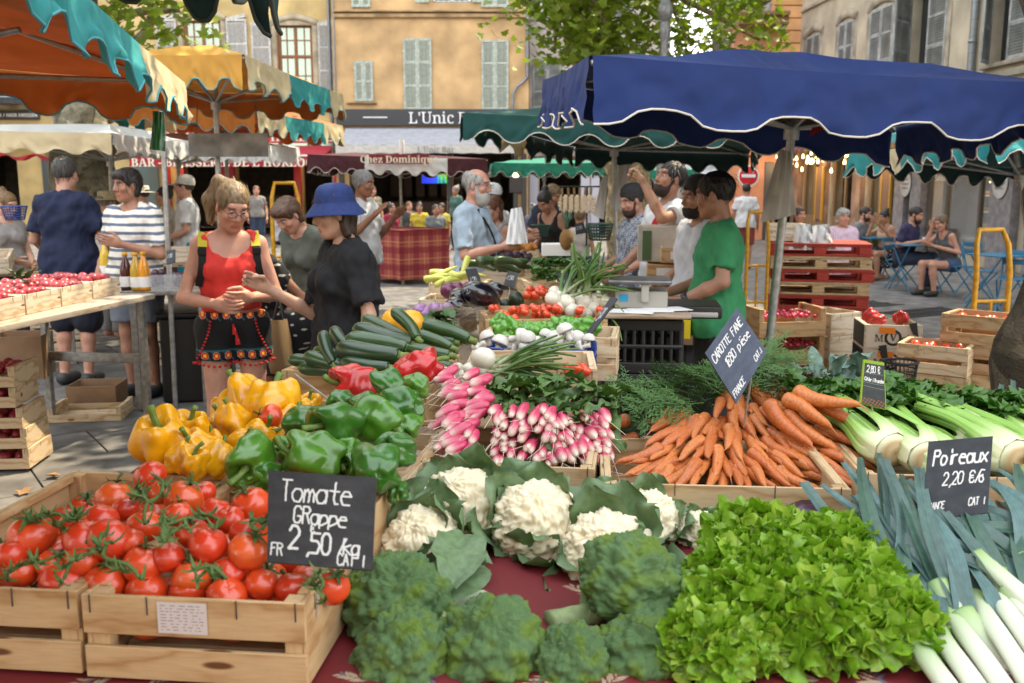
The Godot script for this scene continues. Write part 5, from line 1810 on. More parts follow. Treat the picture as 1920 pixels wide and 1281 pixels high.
func carrot_mesh(k: int) -> ArrayMesh:
	var mb := MB.new()
	var len := [0.135, 0.15, 0.12, 0.145, 0.128, 0.14][k % 6] as float
	var c := rf(-0.016, 0.016)
	var d := rf(-0.012, 0.012)
	var path := curve([Vector3.ZERO, W(c * 0.5, d, len * 0.3), W(c, d * 0.6, len * 0.65), W(c * 0.7, 0, len), W(c * 0.7 + rf(-0.012, 0.012), -0.012, len + 0.03)], 20)
	var r := []
	var cc := PackedColorArray()
	for i in 21:
		var f := i / 20.0
		var q := 0.0205 * pow(1.0 - f / 0.80, 0.42) if f < 0.78 else 0.0016 * (1.1 - f) * 4.0
		if i == 0: q *= 0.62
		if i == 1: q *= 0.93
		r.append(maxf(q * (1.0 + 0.035 * sin(i * 2.3 + k)), 0.0006))
		cc.append(Color(1, 1, 1).lerp(Color(0.85, 1.5, 4.0), smoothstep(0.72, 0.8, f)) * (0.72 if i == 0 else 1.0))
	mb.tube(path, r, 12, cc)
	return mb.mesh()

func radish_mesh(k: int) -> ArrayMesh:
	var mb := MB.new()
	var len := [0.04, 0.046, 0.036, 0.05][k % 4] as float
	var c := rf(-0.005, 0.005)
	var path := curve([Vector3.ZERO, W(c, 0.001, len * 0.4), W(c, 0, len), W(c + rf(-0.006, 0.006), -0.004, len + 0.012), W(c + rf(-0.02, 0.02), -0.02, len + 0.045)], 18)
	var r := []
	var cc := PackedColorArray()
	for i in 19:
		var f := i / 18.0
		var body := clampf(f / 0.58, 0, 1)
		var q := 0.0115 * pow(sin(PI * (0.10 + 0.86 * body)), 0.62) if f < 0.57 else 0.0011 * (1.2 - f)
		r.append(maxf(q, 0.0005))
		cc.append(Color(0.50, 0.045, 0.11).lerp(Color(0.64, 0.53, 0.43), smoothstep(0.34, 0.56, f)))
	mb.tube(path, r, 12, cc)
	return mb.mesh()

# feathery carrot tops: many short forked leaflets along arching stems
func frond_mesh(k: int, len: float) -> ArrayMesh:
	var mb := MB.new()
	var r := RandomNumberGenerator.new()
	r.seed = 50 + k
	var path := curve([Vector3.ZERO, W(r.randf_range(-0.02, 0.02), 0.035, len * 0.4), W(r.randf_range(-0.06, 0.06), 0.025, len * 0.8), W(r.randf_range(-0.09, 0.09), -0.03, len)], 14)
	mb.tube(path, [0.0022, 0.002, 0.002, 0.0018, 0.0017, 0.0016, 0.0015, 0.0014, 0.0013, 0.0012, 0.0011, 0.001, 0.0009, 0.0008, 0.0006], 5, Color(1.5, 1.3, 1.3))
	for i in range(4, 15):
		for side in [-1.0, 1.0]:
			var a: Vector3 = path[i]
			var reach: float = len * 0.24 * sin(PI * clampf((i - 2) / 13.0, 0, 1)) + 0.02
			var tip := a + W(side * reach, r.randf_range(-0.02, 0.03), reach * 0.55)
			mb.ribbon(pv([a, tip]), 0.0006, Vector3.UP)
			for q in 6:
				var p := a.lerp(tip, (q + 1) / 6.0)
				for s2 in [-1.0, 1.0]:
					var e := p + W(side * 0.010, r.randf_range(-0.008, 0.008), s2 * 0.014 + 0.006).rotated(Vector3.UP, r.randf_range(-0.5, 0.5)) * r.randf_range(0.7, 1.3)
					mb.ribbon(pv([p, p.lerp(e, 0.55), e]), [0.0011, 0.0024, 0.0005], Vector3.UP, 0.3, WH * r.randf_range(0.75, 1.2))
	return mb.mesh()

# a broad wavy leaf along +z
func leaf_blade(k: int, len: float, wide: float, wave: float, stalk: float, vein := true, rows := 12, cols := 7, lobes := 0.0, curl := 0.35) -> ArrayMesh:
	var mb := MB.new()
	var r := RandomNumberGenerator.new()
	r.seed = 900 + k
	var p1 := r.randf() * TAU
	var pts := PackedVector3Array()
	var cc := PackedColorArray()
	for j in rows:
		var f := j / float(rows - 1)
		var w: float = wide * pow(sin(PI * clampf(0.04 + 0.93 * pow(f, 0.8 + stalk), 0, 1)), 0.8) + 0.002
		if lobes > 0.0: w *= 1.0 + lobes * sin(f * 19.0 + p1)
		for i in cols:
			var s := 2.0 * i / (cols - 1) - 1.0
			var edge := s * s
			pts.append(W(s * w, curl * len * f * f * -0.5 + absf(s) * w * 0.35 + wave * edge * sin(f * 17.0 + p1 + s * 1.3) + wave * 0.5 * sin(f * 9.0 + s * 4.0 + p1), f * len))
			var pale := exp(-absf(s) * 9.0) * (1.0 - f * 0.6) if vein else 0.0
			cc.append((WH * r.randf_range(0.88, 1.08)).lerp(Color(3.2, 2.4, 4.2), pale * 0.8))
	mb.grid(pts, cols, rows, false, cc)
	return mb.mesh()

func make_cauliflower(k: int) -> Node3D:
	var t := thing("cauliflower", "", "cauliflower")
	var big := noise3(k * 3 + 1, 3.2, FastNoiseLite.TYPE_CELLULAR)
	var small := noise3(k * 3 + 2, 9.5, FastNoiseLite.TYPE_CELLULAR)
	var tiny := noise3(k * 3 + 5, 22.0, FastNoiseLite.TYPE_CELLULAR)
	var mb := MB.new()
	lump(mb, W(0.072, 0.062, 0.072), 110, 62, func(d): return 1.10 - 0.20 * (big.get_noise_3dv(d) + 1.0) - 0.13 * (small.get_noise_3dv(d) + 1.0) - 0.045 * (tiny.get_noise_3dv(d) + 1.0), func(d, _s): return Color(1, 1, 1).lerp(Color(0.95, 0.82, 0.55), clampf(0.62 + small.get_noise_3dv(d) * 0.9, 0, 1)), W(0, 0.064, 0))
	var cm := mat("curd", L(0.76, 0.68, 0.49), 0.75)
	cm.subsurf_scatter_enabled = true
	cm.subsurf_scatter_strength = 0.15
	obj("curd", mb, cm, t)
	var lm := mat("cabbage_leaf", L(0.17, 0.27, 0.12), 0.5, "mottle", 9.0)
	lm.backlight_enabled = true
	lm.backlight = Color(0.10, 0.18, 0.03).linear_to_srgb()
	for i in 11:
		var key := "cauli_leaf%d" % (i % 4)
		if not shared.has(key): shared[key] = leaf_blade(i, rf(0.10, 0.13), rf(0.038, 0.05), 0.009, 0.2, true, 14, 9, 0.08, -0.3)
		var l := obj("leaf", shared[key], lm, t)
		var a := TAU * i / 11.0 + rf(-0.2, 0.2)
		l.transform = Transform3D(Basis(Vector3.UP, a) * Basis(Vector3.RIGHT, rf(-1.25, -0.75) if i % 3 else rf(-0.5, -0.15)), Basis(Vector3.UP, a) * W(0, 0.006, 0.032))
	return t

func make_broccoli(k: int) -> Node3D:
	var t := thing("broccoli", "", "broccoli")
	var mb := MB.new()
	var r := RandomNumberGenerator.new()
	r.seed = 70 + k
	var grain := noise3(k + 40, 44.0, FastNoiseLite.TYPE_CELLULAR)
	var mid := noise3(k + 60, 2.6, FastNoiseLite.TYPE_CELLULAR)
	var sub := noise3(k + 61, 6.4, FastNoiseLite.TYPE_CELLULAR)
	var tone := noise3(k + 80, 1.5)
	lump(mb, W(0.080, 0.072, 0.076), 150, 84, func(d): return 1.16 - 0.25 * (mid.get_noise_3dv(d) + 1.0) - 0.13 * (sub.get_noise_3dv(d) + 1.0) - 0.065 * (grain.get_noise_3dv(d) + 1.0) - 0.25 * smoothstep(0.2, 1.0, -d.y), func(d, s): return Color(0.9, 1.0, 1.1).lerp(Color(2.1, 1.75, 0.35), clampf((tone.get_noise_3dv(d * 1.4) * 1.7 - 0.05), 0, 1)) * (0.86 + 0.3 * (grain.get_noise_3dv(d) + 0.6)), W(0, 0.07, 0))
	obj("head", mb, mat("broccoli_green", L(0.10, 0.17, 0.052), 0.85, "", 34.0, "grit", 0.35), t)
	var st := MB.new()
	st.tube(curve([W(0, 0.05, 0), W(0, 0.0, 0.008), W(0, -0.055, 0.02)], 5), [0.036, 0.028, 0.022, 0.021, 0.022, 0.024], 12)
	for i in 5:
		var a := TAU * i / 5.0
		st.tube(curve([W(0, -0.01, 0.01), W(cos(a) * 0.03, 0.02, sin(a) * 0.03), W(cos(a) * 0.055, 0.06, sin(a) * 0.055)], 4), 0.011, 8)
	obj("stem", st, mat("broccoli_stem", L(0.30, 0.38, 0.16), 0.6, "mottle", 8.0), t)
	return t

func make_lettuce(k: int) -> Node3D:
	var t := thing("lettuce", "", "lettuce")
	var lm := mat("lettuce_leaf", L(0.24, 0.44, 0.024), 0.42, "mottle", 10.0)
	lm.backlight_enabled = true
	lm.backlight = Color(0.24, 0.42, 0.02).linear_to_srgb()
	for i in 8:
		var key := "lettuce%d" % i
		if shared.has(key): continue
		var mb := MB.new()
		var r := RandomNumberGenerator.new()
		r.seed = 300 + i
		var pts := PackedVector3Array()
		var cc := PackedColorArray()
		var p1 := r.randf() * TAU
		var p2 := r.randf() * TAU
		for j in 8:
			var f := j / 7.0
			for q in 30:
				var a := TAU * q / 29.0
				var rad := 0.031 * f * (1.0 + 0.24 * f * sin(a * 4.0 + p1) + 0.10 * f * sin(a * 9.0 + p2))
				pts.append(W(cos(a) * rad, 0.010 * f * f * sin(a * 3.0 + p2) + 0.007 * f * f * f * sin(a * 7.0 + p1) + 0.009 * f * f, sin(a) * rad * 1.15))
				cc.append(Color(1.5, 1.15, 1.9).lerp(Color(1, 1, 1), clampf(f * 1.5, 0, 1)).lerp(Color(1.35, 1.2, 0.9), clampf((f - 0.7) * 2.6 * r.randf(), 0, 1)))
		mb.grid(pts, 30, 8, false, cc)
		shared[key] = mb.mesh()
	var lm2 := mat("lettuce_leaf_pale", L(0.38, 0.56, 0.055), 0.42, "mottle", 10.0)
	lm2.backlight_enabled = true
	lm2.backlight = lm.backlight
	var n := 190
	for i in n:
		var l := obj("leaf", shared["lettuce%d" % (i % 8)], lm if i % 3 else lm2, t)
		var up := sqrt((i + 0.5) / n)
		var a := i * 2.3999 + k
		var h := 1.0 - up * up * 0.95
		var d := W(cos(a) * up, h * 0.62 + rf(-0.05, 0.05), sin(a) * up)
		var b := Basis(Vector3.UP, rf(0, TAU))
		var tilt := along(W(cos(a) * up * 1.1, 0.75, sin(a) * up * 1.1) + W(rf(-0.7, 0.7), rf(-0.3, 0.3), rf(-0.7, 0.7)), Vector3.BACK)
		l.transform = Transform3D((tilt * b).scaled(Vector3.ONE * rf(0.7, 1.25)), d * 0.118 * rf(0.86, 1.06) + W(0, 0.02, 0))
	return t

# one leek laid from its root through the fork to its leaf tips
func leek(root: Vector3, fork: Vector3, tips: Array, label: String, rad := 0.017) -> void:
	var t := thing("leek", label, "leek", root, 0.0, "leeks laid on the cloth")
	var f := fork - root
	var mb := MB.new()
	var cc := PackedColorArray()
	var path := curve([Vector3.ZERO, f * 0.5 + W(0, 0.004, 0), f, f * 1.12], 12)
	var r := []
	for i in 13:
		var q := i / 12.0
		r.append(rad * (0.75 if i == 0 else 1.0 + 0.22 * smoothstep(0.55, 0.9, q)) * (0.55 if i == 12 else 1.0))
		cc.append(Color(0.66, 0.67, 0.54).lerp(Color(0.24, 0.36, 0.12), smoothstep(0.30, 0.85, q)).lerp(Color(0.07, 0.13, 0.085), smoothstep(0.78, 1.0, q)))
	mb.tube(path, r, 14, cc, Vector2(1.0, 0.85))
	var m := gloss("leek_skin", L(1, 1, 1), 0.42, 0.0)
	obj("shaft", mb, m, t)
	var lm := mat("leek_leaf", L(1, 1, 1), 0.45, "mottle", 7.0)
	for k in tips.size():
		var tip: Vector3 = tips[k] - root
		var b := MB.new()
		var side: Vector3 = f.normalized() * -0.02
		var mid := f.lerp(tip, 0.5) + W(0, 0.012 + 0.004 * (k % 3), 0) + (tip - f).cross(Vector3.UP) * 0.06 * (1 if k % 2 else -1)
		var p := curve([f * 0.86, f * 1.05 + side * 0.0, mid, tip], 16)
		var w := []
		var lc := PackedColorArray()
		for i in 17:
			var q := i / 16.0
			w.append((rad * 0.62 + 0.005 * sin(PI * minf(q * 1.25, 1.0))) * (1.0 if q < 0.72 else lerpf(1.0, 0.42 if k % 3 else 0.8, (q - 0.72) / 0.28)))
			lc.append(Color(0.30, 0.42, 0.17).lerp([Color(0.085, 0.155, 0.135), Color(0.10, 0.19, 0.18), Color(0.055, 0.12, 0.085)][k % 3], smoothstep(0.0, 0.35, q)) * (1.0 + 0.12 * sin(q * 9.0 + k)))
		b.ribbon(p, w, W(0, 1, 0.5), 0.4, lc, 11)
		obj("blade", b, lm, t)
	var rt := MB.new()
	for k in 12: rt.ribbon(curve([Vector3.ZERO, -f.normalized() * 0.014 + W(rf(-0.012, 0.012), rf(-0.008, 0.01), rf(-0.01, 0.01)), -f.normalized() * 0.028 + W(rf(-0.02, 0.02), rf(-0.012, 0.012), rf(-0.016, 0.016))], 4), 0.0007, Vector3.UP)
	stuff(obj("roots", rt, mat("root_hair", L(0.5, 0.42, 0.28), 0.9), t))

func celery(base: Vector3, tip: Vector3, label: String, k: int) -> void:
	var t := thing("celery", label, "celery", base, 0.0, "celery heads")
	var d := tip - base
	var side := d.cross(Vector3.UP).normalized()
	var up := side.cross(d).normalized()
	var sm := gloss("celery_rib", L(1, 1, 1), 0.38, 0.15)
	for i in 9:
		var a := TAU * i / 9.0 + k
		var ring := 0.5 if i % 3 == 0 else 1.0
		var o := (side * cos(a) + up * sin(a)) * ring
		var mb := MB.new()
		var nu := 9
		var pts := PackedVector3Array()
		var cc := PackedColorArray()
		var path := curve([o * 0.040, o * 0.056 + d * 0.16, o * 0.042 + d * 0.5 + up * 0.015, o * 0.05 + d * (0.80 + 0.1 * (i % 2))], 12)
		for j in 13:
			var f := j / 12.0
			var dir := (path[mini(j + 1, 12)] - path[maxi(j - 1, 0)]).normalized()
			var tang := dir.cross(o).normalized()
			var w := lerpf(0.036, 0.0135, smoothstep(0.0, 0.6, f))
			for q in nu:
				var s := 2.0 * q / (nu - 1) - 1.0
				pts.append(path[j] + tang * s * w + o.normalized() * ((1.0 - s * s) * w * 0.55 - w * 0.3 + 0.0016 * cos(s * 16.0)))
				cc.append(Color(0.66, 0.66, 0.42).lerp(Color(0.25, 0.44, 0.085), smoothstep(0.04, 0.5, f)) * (1.0 + 0.09 * cos(s * 16.0)))
		mb.grid(pts, nu, 13, false, cc)
		obj("rib", mb, sm, t)
	var b := MB.new()
	b.lathe(PackedVector2Array([Vector2(0.001, -0.016), Vector2(0.018, -0.017), Vector2(0.03, -0.013), Vector2(0.044, -0.006), Vector2(0.05, 0.03)]), 18, Vector3.ZERO, along(d, up), PackedColorArray([Color(0.42, 0.26, 0.11), Color(0.60, 0.47, 0.28), Color(0.48, 0.33, 0.16), Color(0.64, 0.64, 0.4), Color(0.6, 0.62, 0.36)]))
	obj("base", b, sm, t)
	var lm := mat("celery_leaf", L(0.075, 0.19, 0.025), 0.4, "mottle", 9.0)
	lm.backlight_enabled = true
	lm.backlight = Color(0.12, 0.25, 0.02).linear_to_srgb()
	var where := []
	for i in 80:
		var p := d * rf(0.78, 1.14) + side * rf(-0.09, 0.09) + up * rf(-0.03, 0.055)
		where.append(Transform3D((Basis.from_euler(W(rf(-0.9, 0.5), rf(0, TAU), rf(-0.5, 0.5)))).scaled(Vector3.ONE * rf(0.7, 1.35)), p))
	if not shared.has("celery_leaf"): shared["celery_leaf"] = leaf_blade(77, 0.052, 0.026, 0.006, 0.1, false, 9, 7, 0.4, 0.5)
	var lv := scatter("leaves", shared["celery_leaf"], where, t)
	lv.material_override = lm
	stuff(lv)

func place(proto: Node3D, label: String, group: String, p: Vector3, b: Basis, s := 1.0) -> Node3D:
	var o: Node3D
	if not proto.has_meta("used"):
		proto.set_meta("used", true)
		o = proto
		o.transform = Transform3D(b.scaled(Vector3.ONE * s), p)
	else:
		o = dup(proto, Transform3D(b.scaled(Vector3.ONE * s), p))
	o.remove_meta("used") if o != proto else null
	o.set_meta("label", label)
	if group: o.set_meta("group", group)
	return o

func ball_thing(called: String, cat: String, r: Vector3, m: Material, colour: Callable, bump := 0.03, sd := 1) -> Node3D:
	var t := thing(called, "", cat)
	var n := noise3(sd, 1.3)
	var mb := MB.new()
	lump(mb, r, 16, 10, func(d): return 1.0 + bump * n.get_noise_3dv(d) - 0.12 * smoothstep(0.94, 1.0, d.y), colour)
	obj("flesh", mb, m, t)
	return t

# fills a patch on top of a crate: rows of copies, jittered, with a second layer on the middle
func fill(protos: Array, label: String, group: String, x: Transform3D, w: float, d: float, step: float, y: float, heap: float, s := 1.0) -> void:
	var nx := maxi(1, int(w / step))
	var nz := maxi(1, int(d / step))
	for j in nz:
		for i in nx:
			var u := (i + 0.5) / nx - 0.5
			var v := (j + 0.5) / nz - 0.5
			var p := W(u * w + rf(-0.2, 0.2) * step, y + heap * (1.0 - 4.0 * u * u) * (1.0 - 3.0 * v * v) + rf(-0.15, 0.2) * step, v * d + rf(-0.2, 0.2) * step)
			place(protos[rng.randi() % protos.size()], label, group, x * p, tumble(), s * rf(0.88, 1.1))

func px_crate(p: Vector2, q: Vector2, top: float, depth: float) -> Transform3D:
	var a := on(p.x, p.y, top)
	var b := on(q.x, q.y, top)
	var x := (b - a)
	x.y = 0
	x = x.normalized()
	var z := x.cross(Vector3.UP)
	return Transform3D(Basis(x, Vector3.UP, z), (a + b) / 2 - z * depth / 2)

func build_produce() -> void:
	tomatoes()
	peppers()
	brassicas()
	roots_and_leaves()
	onions_and_mushrooms()
	far_goods()

func tomatoes() -> void:
	var tm := [make_tomato(0), make_tomato(1), make_tomato(2), make_tomato(3)]
	var lab := "ripe red vine tomato in the front crate with the paper label"
	var lab2 := "ripe red vine tomato in the cut off crate at the left"
	var grp := "vine tomatoes in the front crates"
	for q in [[60, 1005, 88], [160, 1015, 84], [205, 1015, 92], [282, 893, 62], [215, 935, 70], [345, 935, 74], [405, 960, 58], [470, 947, 72], [190, 975, 66], [270, 988, 68], [335, 965, 54], [360, 1000, 60], [390, 1022, 72], [315, 1045, 62], [268, 1060, 78], [460, 1000, 62], [465, 1033, 76], [118, 1092, 88], [198, 1095, 82], [275, 1108, 78], [360, 1085, 76], [352, 1108, 70], [425, 1120, 78], [490, 1095, 64], [550, 1105, 70], [620, 1100, 74], [100, 1060, 62], [40, 1075, 60], [155, 1050, 66], [245, 1015, 50], [605, 1163, 54], [140, 985, 56], [235, 955, 50], [430, 975, 56], [430, 1075, 60], [300, 925, 46], [380, 925, 50], [20, 1040, 60], [560, 1140, 56], [500, 1138, 56]]:
		var s: float = q[2] / 88.0 * 1.12
		if q[1] > 1130: continue
		var p := on(q[0], q[1], 0.995 + 0.07 * clampf((1110 - q[1]) / 90.0, 0, 1))
		var d := -p.z
		place(tm[rng.randi() % 4], lab2 if q[0] < 300 - (q[1] - 900) * 0.4 else lab, grp, p, spin(), q[2] * d * 1.06 / FOCAL / 0.077)
	for c in [[W(-0.835, TABLE + 0.05, -1.70), 0.30, 0.52], [W(-0.466, TABLE + 0.05, -1.655), 0.30, 0.52]]:
		for layer in 1:
			for j in 7:
				for i in 4:
					var l := Basis(Vector3.UP, -0.10) * W(((i + 0.5) / 4 - 0.5) * c[1] + rf(-0.01, 0.01), 0.025, ((j + 0.5) / 7 - 0.5) * c[2] + rf(-0.01, 0.01))
					place(tm[(i + j) % 4], lab2 if c[0].x < -0.6 else lab, grp, c[0] + l, spin(), rf(0.9, 1.05))
	var vg := mat("vine_green", L(0.10, 0.17, 0.035), 0.7, "mottle", 25.0)
	var k := 0
	for v in [[[190, 1000, 1.60], [175, 1035, 1.54], [140, 1045, 1.53], [120, 1085, 1.45]], [[200, 1018, 1.57], [195, 1045, 1.5], [240, 1060, 1.48], [262, 1085, 1.44]], [[290, 893, 1.9], [305, 905, 1.88], [298, 930, 1.83], [275, 945, 1.8], [270, 975, 1.72]], [[245, 935, 1.85], [262, 915, 1.88], [270, 930, 1.83]], [[310, 985, 1.72], [340, 975, 1.72], [385, 965, 1.76], [410, 975, 1.74]], [[300, 1015, 1.62], [320, 1000, 1.66], [345, 985, 1.7]], [[365, 1070, 1.48], [395, 1062, 1.5], [425, 1085, 1.45]], [[15, 1075, 1.44], [40, 1060, 1.48], [75, 1052, 1.5]], [[75, 970, 1.72], [110, 965, 1.74], [145, 975, 1.74]], [[470, 985, 1.68], [490, 972, 1.7], [500, 978, 1.7]], [[100, 985, 1.7], [125, 975, 1.72], [140, 960, 1.76]], [[590, 1075, 1.48], [605, 1090, 1.45], [600, 1110, 1.42]]]:
		k += 1
		var pts := []
		for q in v: pts.append(on(q[0], q[1], 1.035 + 0.065 * clampf((1110 - q[1]) / 90.0, 0, 1)))
		var t := thing("tomato_vine", "bare green vine stalk with curled sepals lying over the front tomatoes", "tomato vine", pts[0], 0.0, "green vine stalks among the tomatoes")
		var mb := MB.new()
		var path := curve(pts.map(func(p): return p - pts[0]), 12)
		mb.tube(path, 0.0032, 7)
		for i in [0, 3, 6, 9, 12]:
			var base: Vector3 = path[i]
			var out := base + W(rf(-0.014, 0.014), rf(-0.012, 0.004), rf(-0.01, 0.012))
			mb.tube(pv([base, base.lerp(out, 0.5) + W(0, 0.003, 0), out]), [0.0026, 0.0022, 0.003], 6)
			for s in 5:
				var dir := W(rf(-1, 1), rf(-0.3, 0.8), rf(-1, 1)).normalized()
				mb.ribbon(curve([out, out + dir * 0.013, out + dir * 0.022 + W(0, 0.006, 0)], 4), [0.0024, 0.003, 0.0026, 0.0016, 0.0003], W(0.2, 1, 0.3), 0.4)
		obj("stalk", mb, vg, t)
	var dry := mat("dry_leaf", L(0.36, 0.20, 0.09), 0.8, "mottle", 12.0)
	dry.backlight_enabled = true
	dry.backlight = Color(0.2, 0.1, 0.03)
	var dl := leaf_mesh(0.05)
	var names := ["curled brown plane leaf between the tomatoes and the yellow peppers", "pinkish brown plane leaf under the topmost tomato", "brown dead leaf lying on the celery beside the carrots", "dry leaf on the paving near the empty crate", "dry leaf on the paving beside the crate stack", "brown leaf on the paving at the left edge"]
	var spots := [at(330, 868, 2.12), at(345, 890, 2.08), at(1600, 785, 2.55), on(240, 925, 0.006), on(100, 895, 0.006), on(45, 925, 0.006)]
	for i in 6:
		var l := obj("dry_leaf", dl, dry, null, spots[i] + W(0, 0.008, 0))
		l.basis = Basis.from_euler(W(rf(-0.3, 0.4), rf(0, TAU), rf(-0.2, 0.3)))
		tag(l, names[i], "dead leaf")

func peppers() -> void:
	var stem := L(0.16, 0.26, 0.04)
	var ys := []
	var gs := []
	for k in 3: ys.append(make_pepper(k, "yellow_pepper", L(0.80, 0.37, 0.003), stem))
	for k in 4: gs.append(make_pepper(k + 3, "green_pepper_%d" % (k % 2), [L(0.030, 0.125, 0.010), L(0.062, 0.185, 0.012)][k % 2], L(0.12, 0.26, 0.045)))
	var rs := [make_pepper(8, "red_pepper", L(0.48, 0.012, 0.012), stem)]
	var yl := "glossy yellow bell pepper heaped at the left of the pepper crate"
	for q in [[307, 832, 112, 2.2], [358, 812, 80, 2.34], [462, 752, 94, 2.55], [512, 768, 104, 2.46], [440, 795, 70, 2.40], [430, 790, 60, 2.5], [378, 845, 74, 2.18], [400, 835, 50, 2.22], [405, 862, 66, 2.10], [365, 870, 60, 2.06], [480, 825, 74, 2.3], [450, 835, 60, 2.25], [578, 765, 52, 2.62], [545, 800, 70, 2.4], [420, 770, 50, 2.6], [340, 860, 60, 2.12], [530, 835, 60, 2.3], [560, 780, 56, 2.55]]:
		var b := Basis.from_euler(W(rf(-0.7, 0.9), rf(0, TAU), rf(-0.6, 0.6)))
		place(ys[rng.randi() % 3], yl, "yellow bell peppers", at(q[0], q[1], q[3] * 0.93), b, q[2] * q[3] * 0.93 / FOCAL / 0.092)
	for q in [[472, 862, 104, 2.02], [588, 858, 108, 2.02], [706, 878, 104, 1.98], [632, 796, 100, 2.2], [710, 792, 96, 2.28], [572, 800, 84, 2.3], [728, 722, 62, 2.5], [782, 722, 50, 2.6], [752, 765, 80, 2.4], [745, 845, 78, 2.15], [650, 850, 60, 2.12], [540, 845, 60, 2.15], [770, 800, 48, 2.35], [690, 760, 60, 2.44], [640, 755, 56, 2.5], [665, 868, 70, 2.08], [745, 920, 46, 2.0], [620, 880, 60, 2.05], [500, 890, 56, 2.0], [760, 750, 50, 2.5]]:
		var b := Basis.from_euler(W(rf(0.9, 1.9) * (1 if rng.randf() < 0.75 else -1), rf(-0.9, 0.9), rf(-1.2, 1.2)))
		place(gs[rng.randi() % 4], "glossy green bell pepper heaped at the right of the pepper crate", "green bell peppers", at(q[0], q[1], q[3] * 0.93), b, q[2] * q[3] * 0.93 / FOCAL / 0.095)
	place(rs[0], "bright red bell pepper lying on its side in front of the courgette crate", "", at(668, 722, 2.46), Basis.from_euler(W(0.4, 0.3, 1.4)), 86 * 2.5 / FOCAL / 0.095)
	place(rs[0], "dark red bell pepper leaning on the courgettes beside the small onions", "", at(786, 692, 2.6), Basis.from_euler(W(0.8, 0.9, -0.9)), 82 * 2.6 / FOCAL / 0.095)
	var tq := make_tomato(0)
	place(tq, "single red tomato lying among the yellow peppers", "", at(508, 782, 2.2), Basis.from_euler(W(0.5, 0, 1.2)), 50 * 2.25 / FOCAL / 0.077)
	var cs := [make_courgette(0), make_courgette(1), make_courgette(2), make_courgette(3)]
	for q in [[575, 668, 655, 692, 3.05], [640, 680, 735, 690, 2.98], [625, 652, 758, 668, 3.02], [648, 636, 760, 656, 3.06], [660, 615, 780, 644, 3.14], [684, 598, 755, 632, 3.22], [740, 588, 772, 628, 3.12], [610, 632, 625, 672, 3.08], [632, 622, 660, 650, 3.16], [545, 675, 600, 684, 3.1], [780, 628, 840, 652, 3.1], [792, 608, 878, 638, 3.2], [770, 655, 836, 666, 3.0], [775, 678, 838, 690, 2.95], [600, 660, 640, 668, 3.14], [720, 655, 790, 668, 3.1], [690, 672, 800, 688, 3.02], [760, 640, 800, 655, 3.2], [800, 628, 850, 640, 3.24], [640, 660, 700, 672, 3.1], [700, 640, 780, 660, 3.16], [560, 690, 640, 700, 3.06], [640, 700, 740, 706, 3.03], [720, 690, 800, 704, 3.02]]:
		var d: float = q[4] * 0.985
		var a := at(q[0], q[1], d)
		var b := at(q[2], q[3], d - 0.06)
		var z := (b - a).normalized()
		place(cs[rng.randi() % 4], "dark green courgette in the pile behind the peppers", "courgettes piled in the wooden crate", (a + b) / 2, Basis.looking_at(-z, Vector3.UP), clampf((b - a).length() / 0.2, 0.72, 1.12))
	var yq := ball_thing("round_squash", "squash", W(0.06, 0.052, 0.06), gloss("yellow_squash", L(0.72, 0.34, 0.01), 0.35, 0.3), func(d, _s): return WH, 0.05, 5)
	place(yq, "round yellow squash behind the courgettes, left one", "", at(742, 602, 3.5), Basis(), 0.95)
	place(yq, "round yellow squash behind the courgettes, beside the upright courgette", "", at(768, 604, 3.46), Basis(Vector3.BACK, 0.3), 0.9)
	var metal_bar := MB.new()
	metal_bar.tube(pv([at(553, 702, 2.72), at(590, 730, 2.6), at(625, 756, 2.5)]), 0.0035, 6)
	tag(obj("sign_spike", metal_bar, metal("wire", L(0.55, 0.54, 0.52), 0.35)), "thin steel sign spike stuck in front of the courgette crate", "spike")

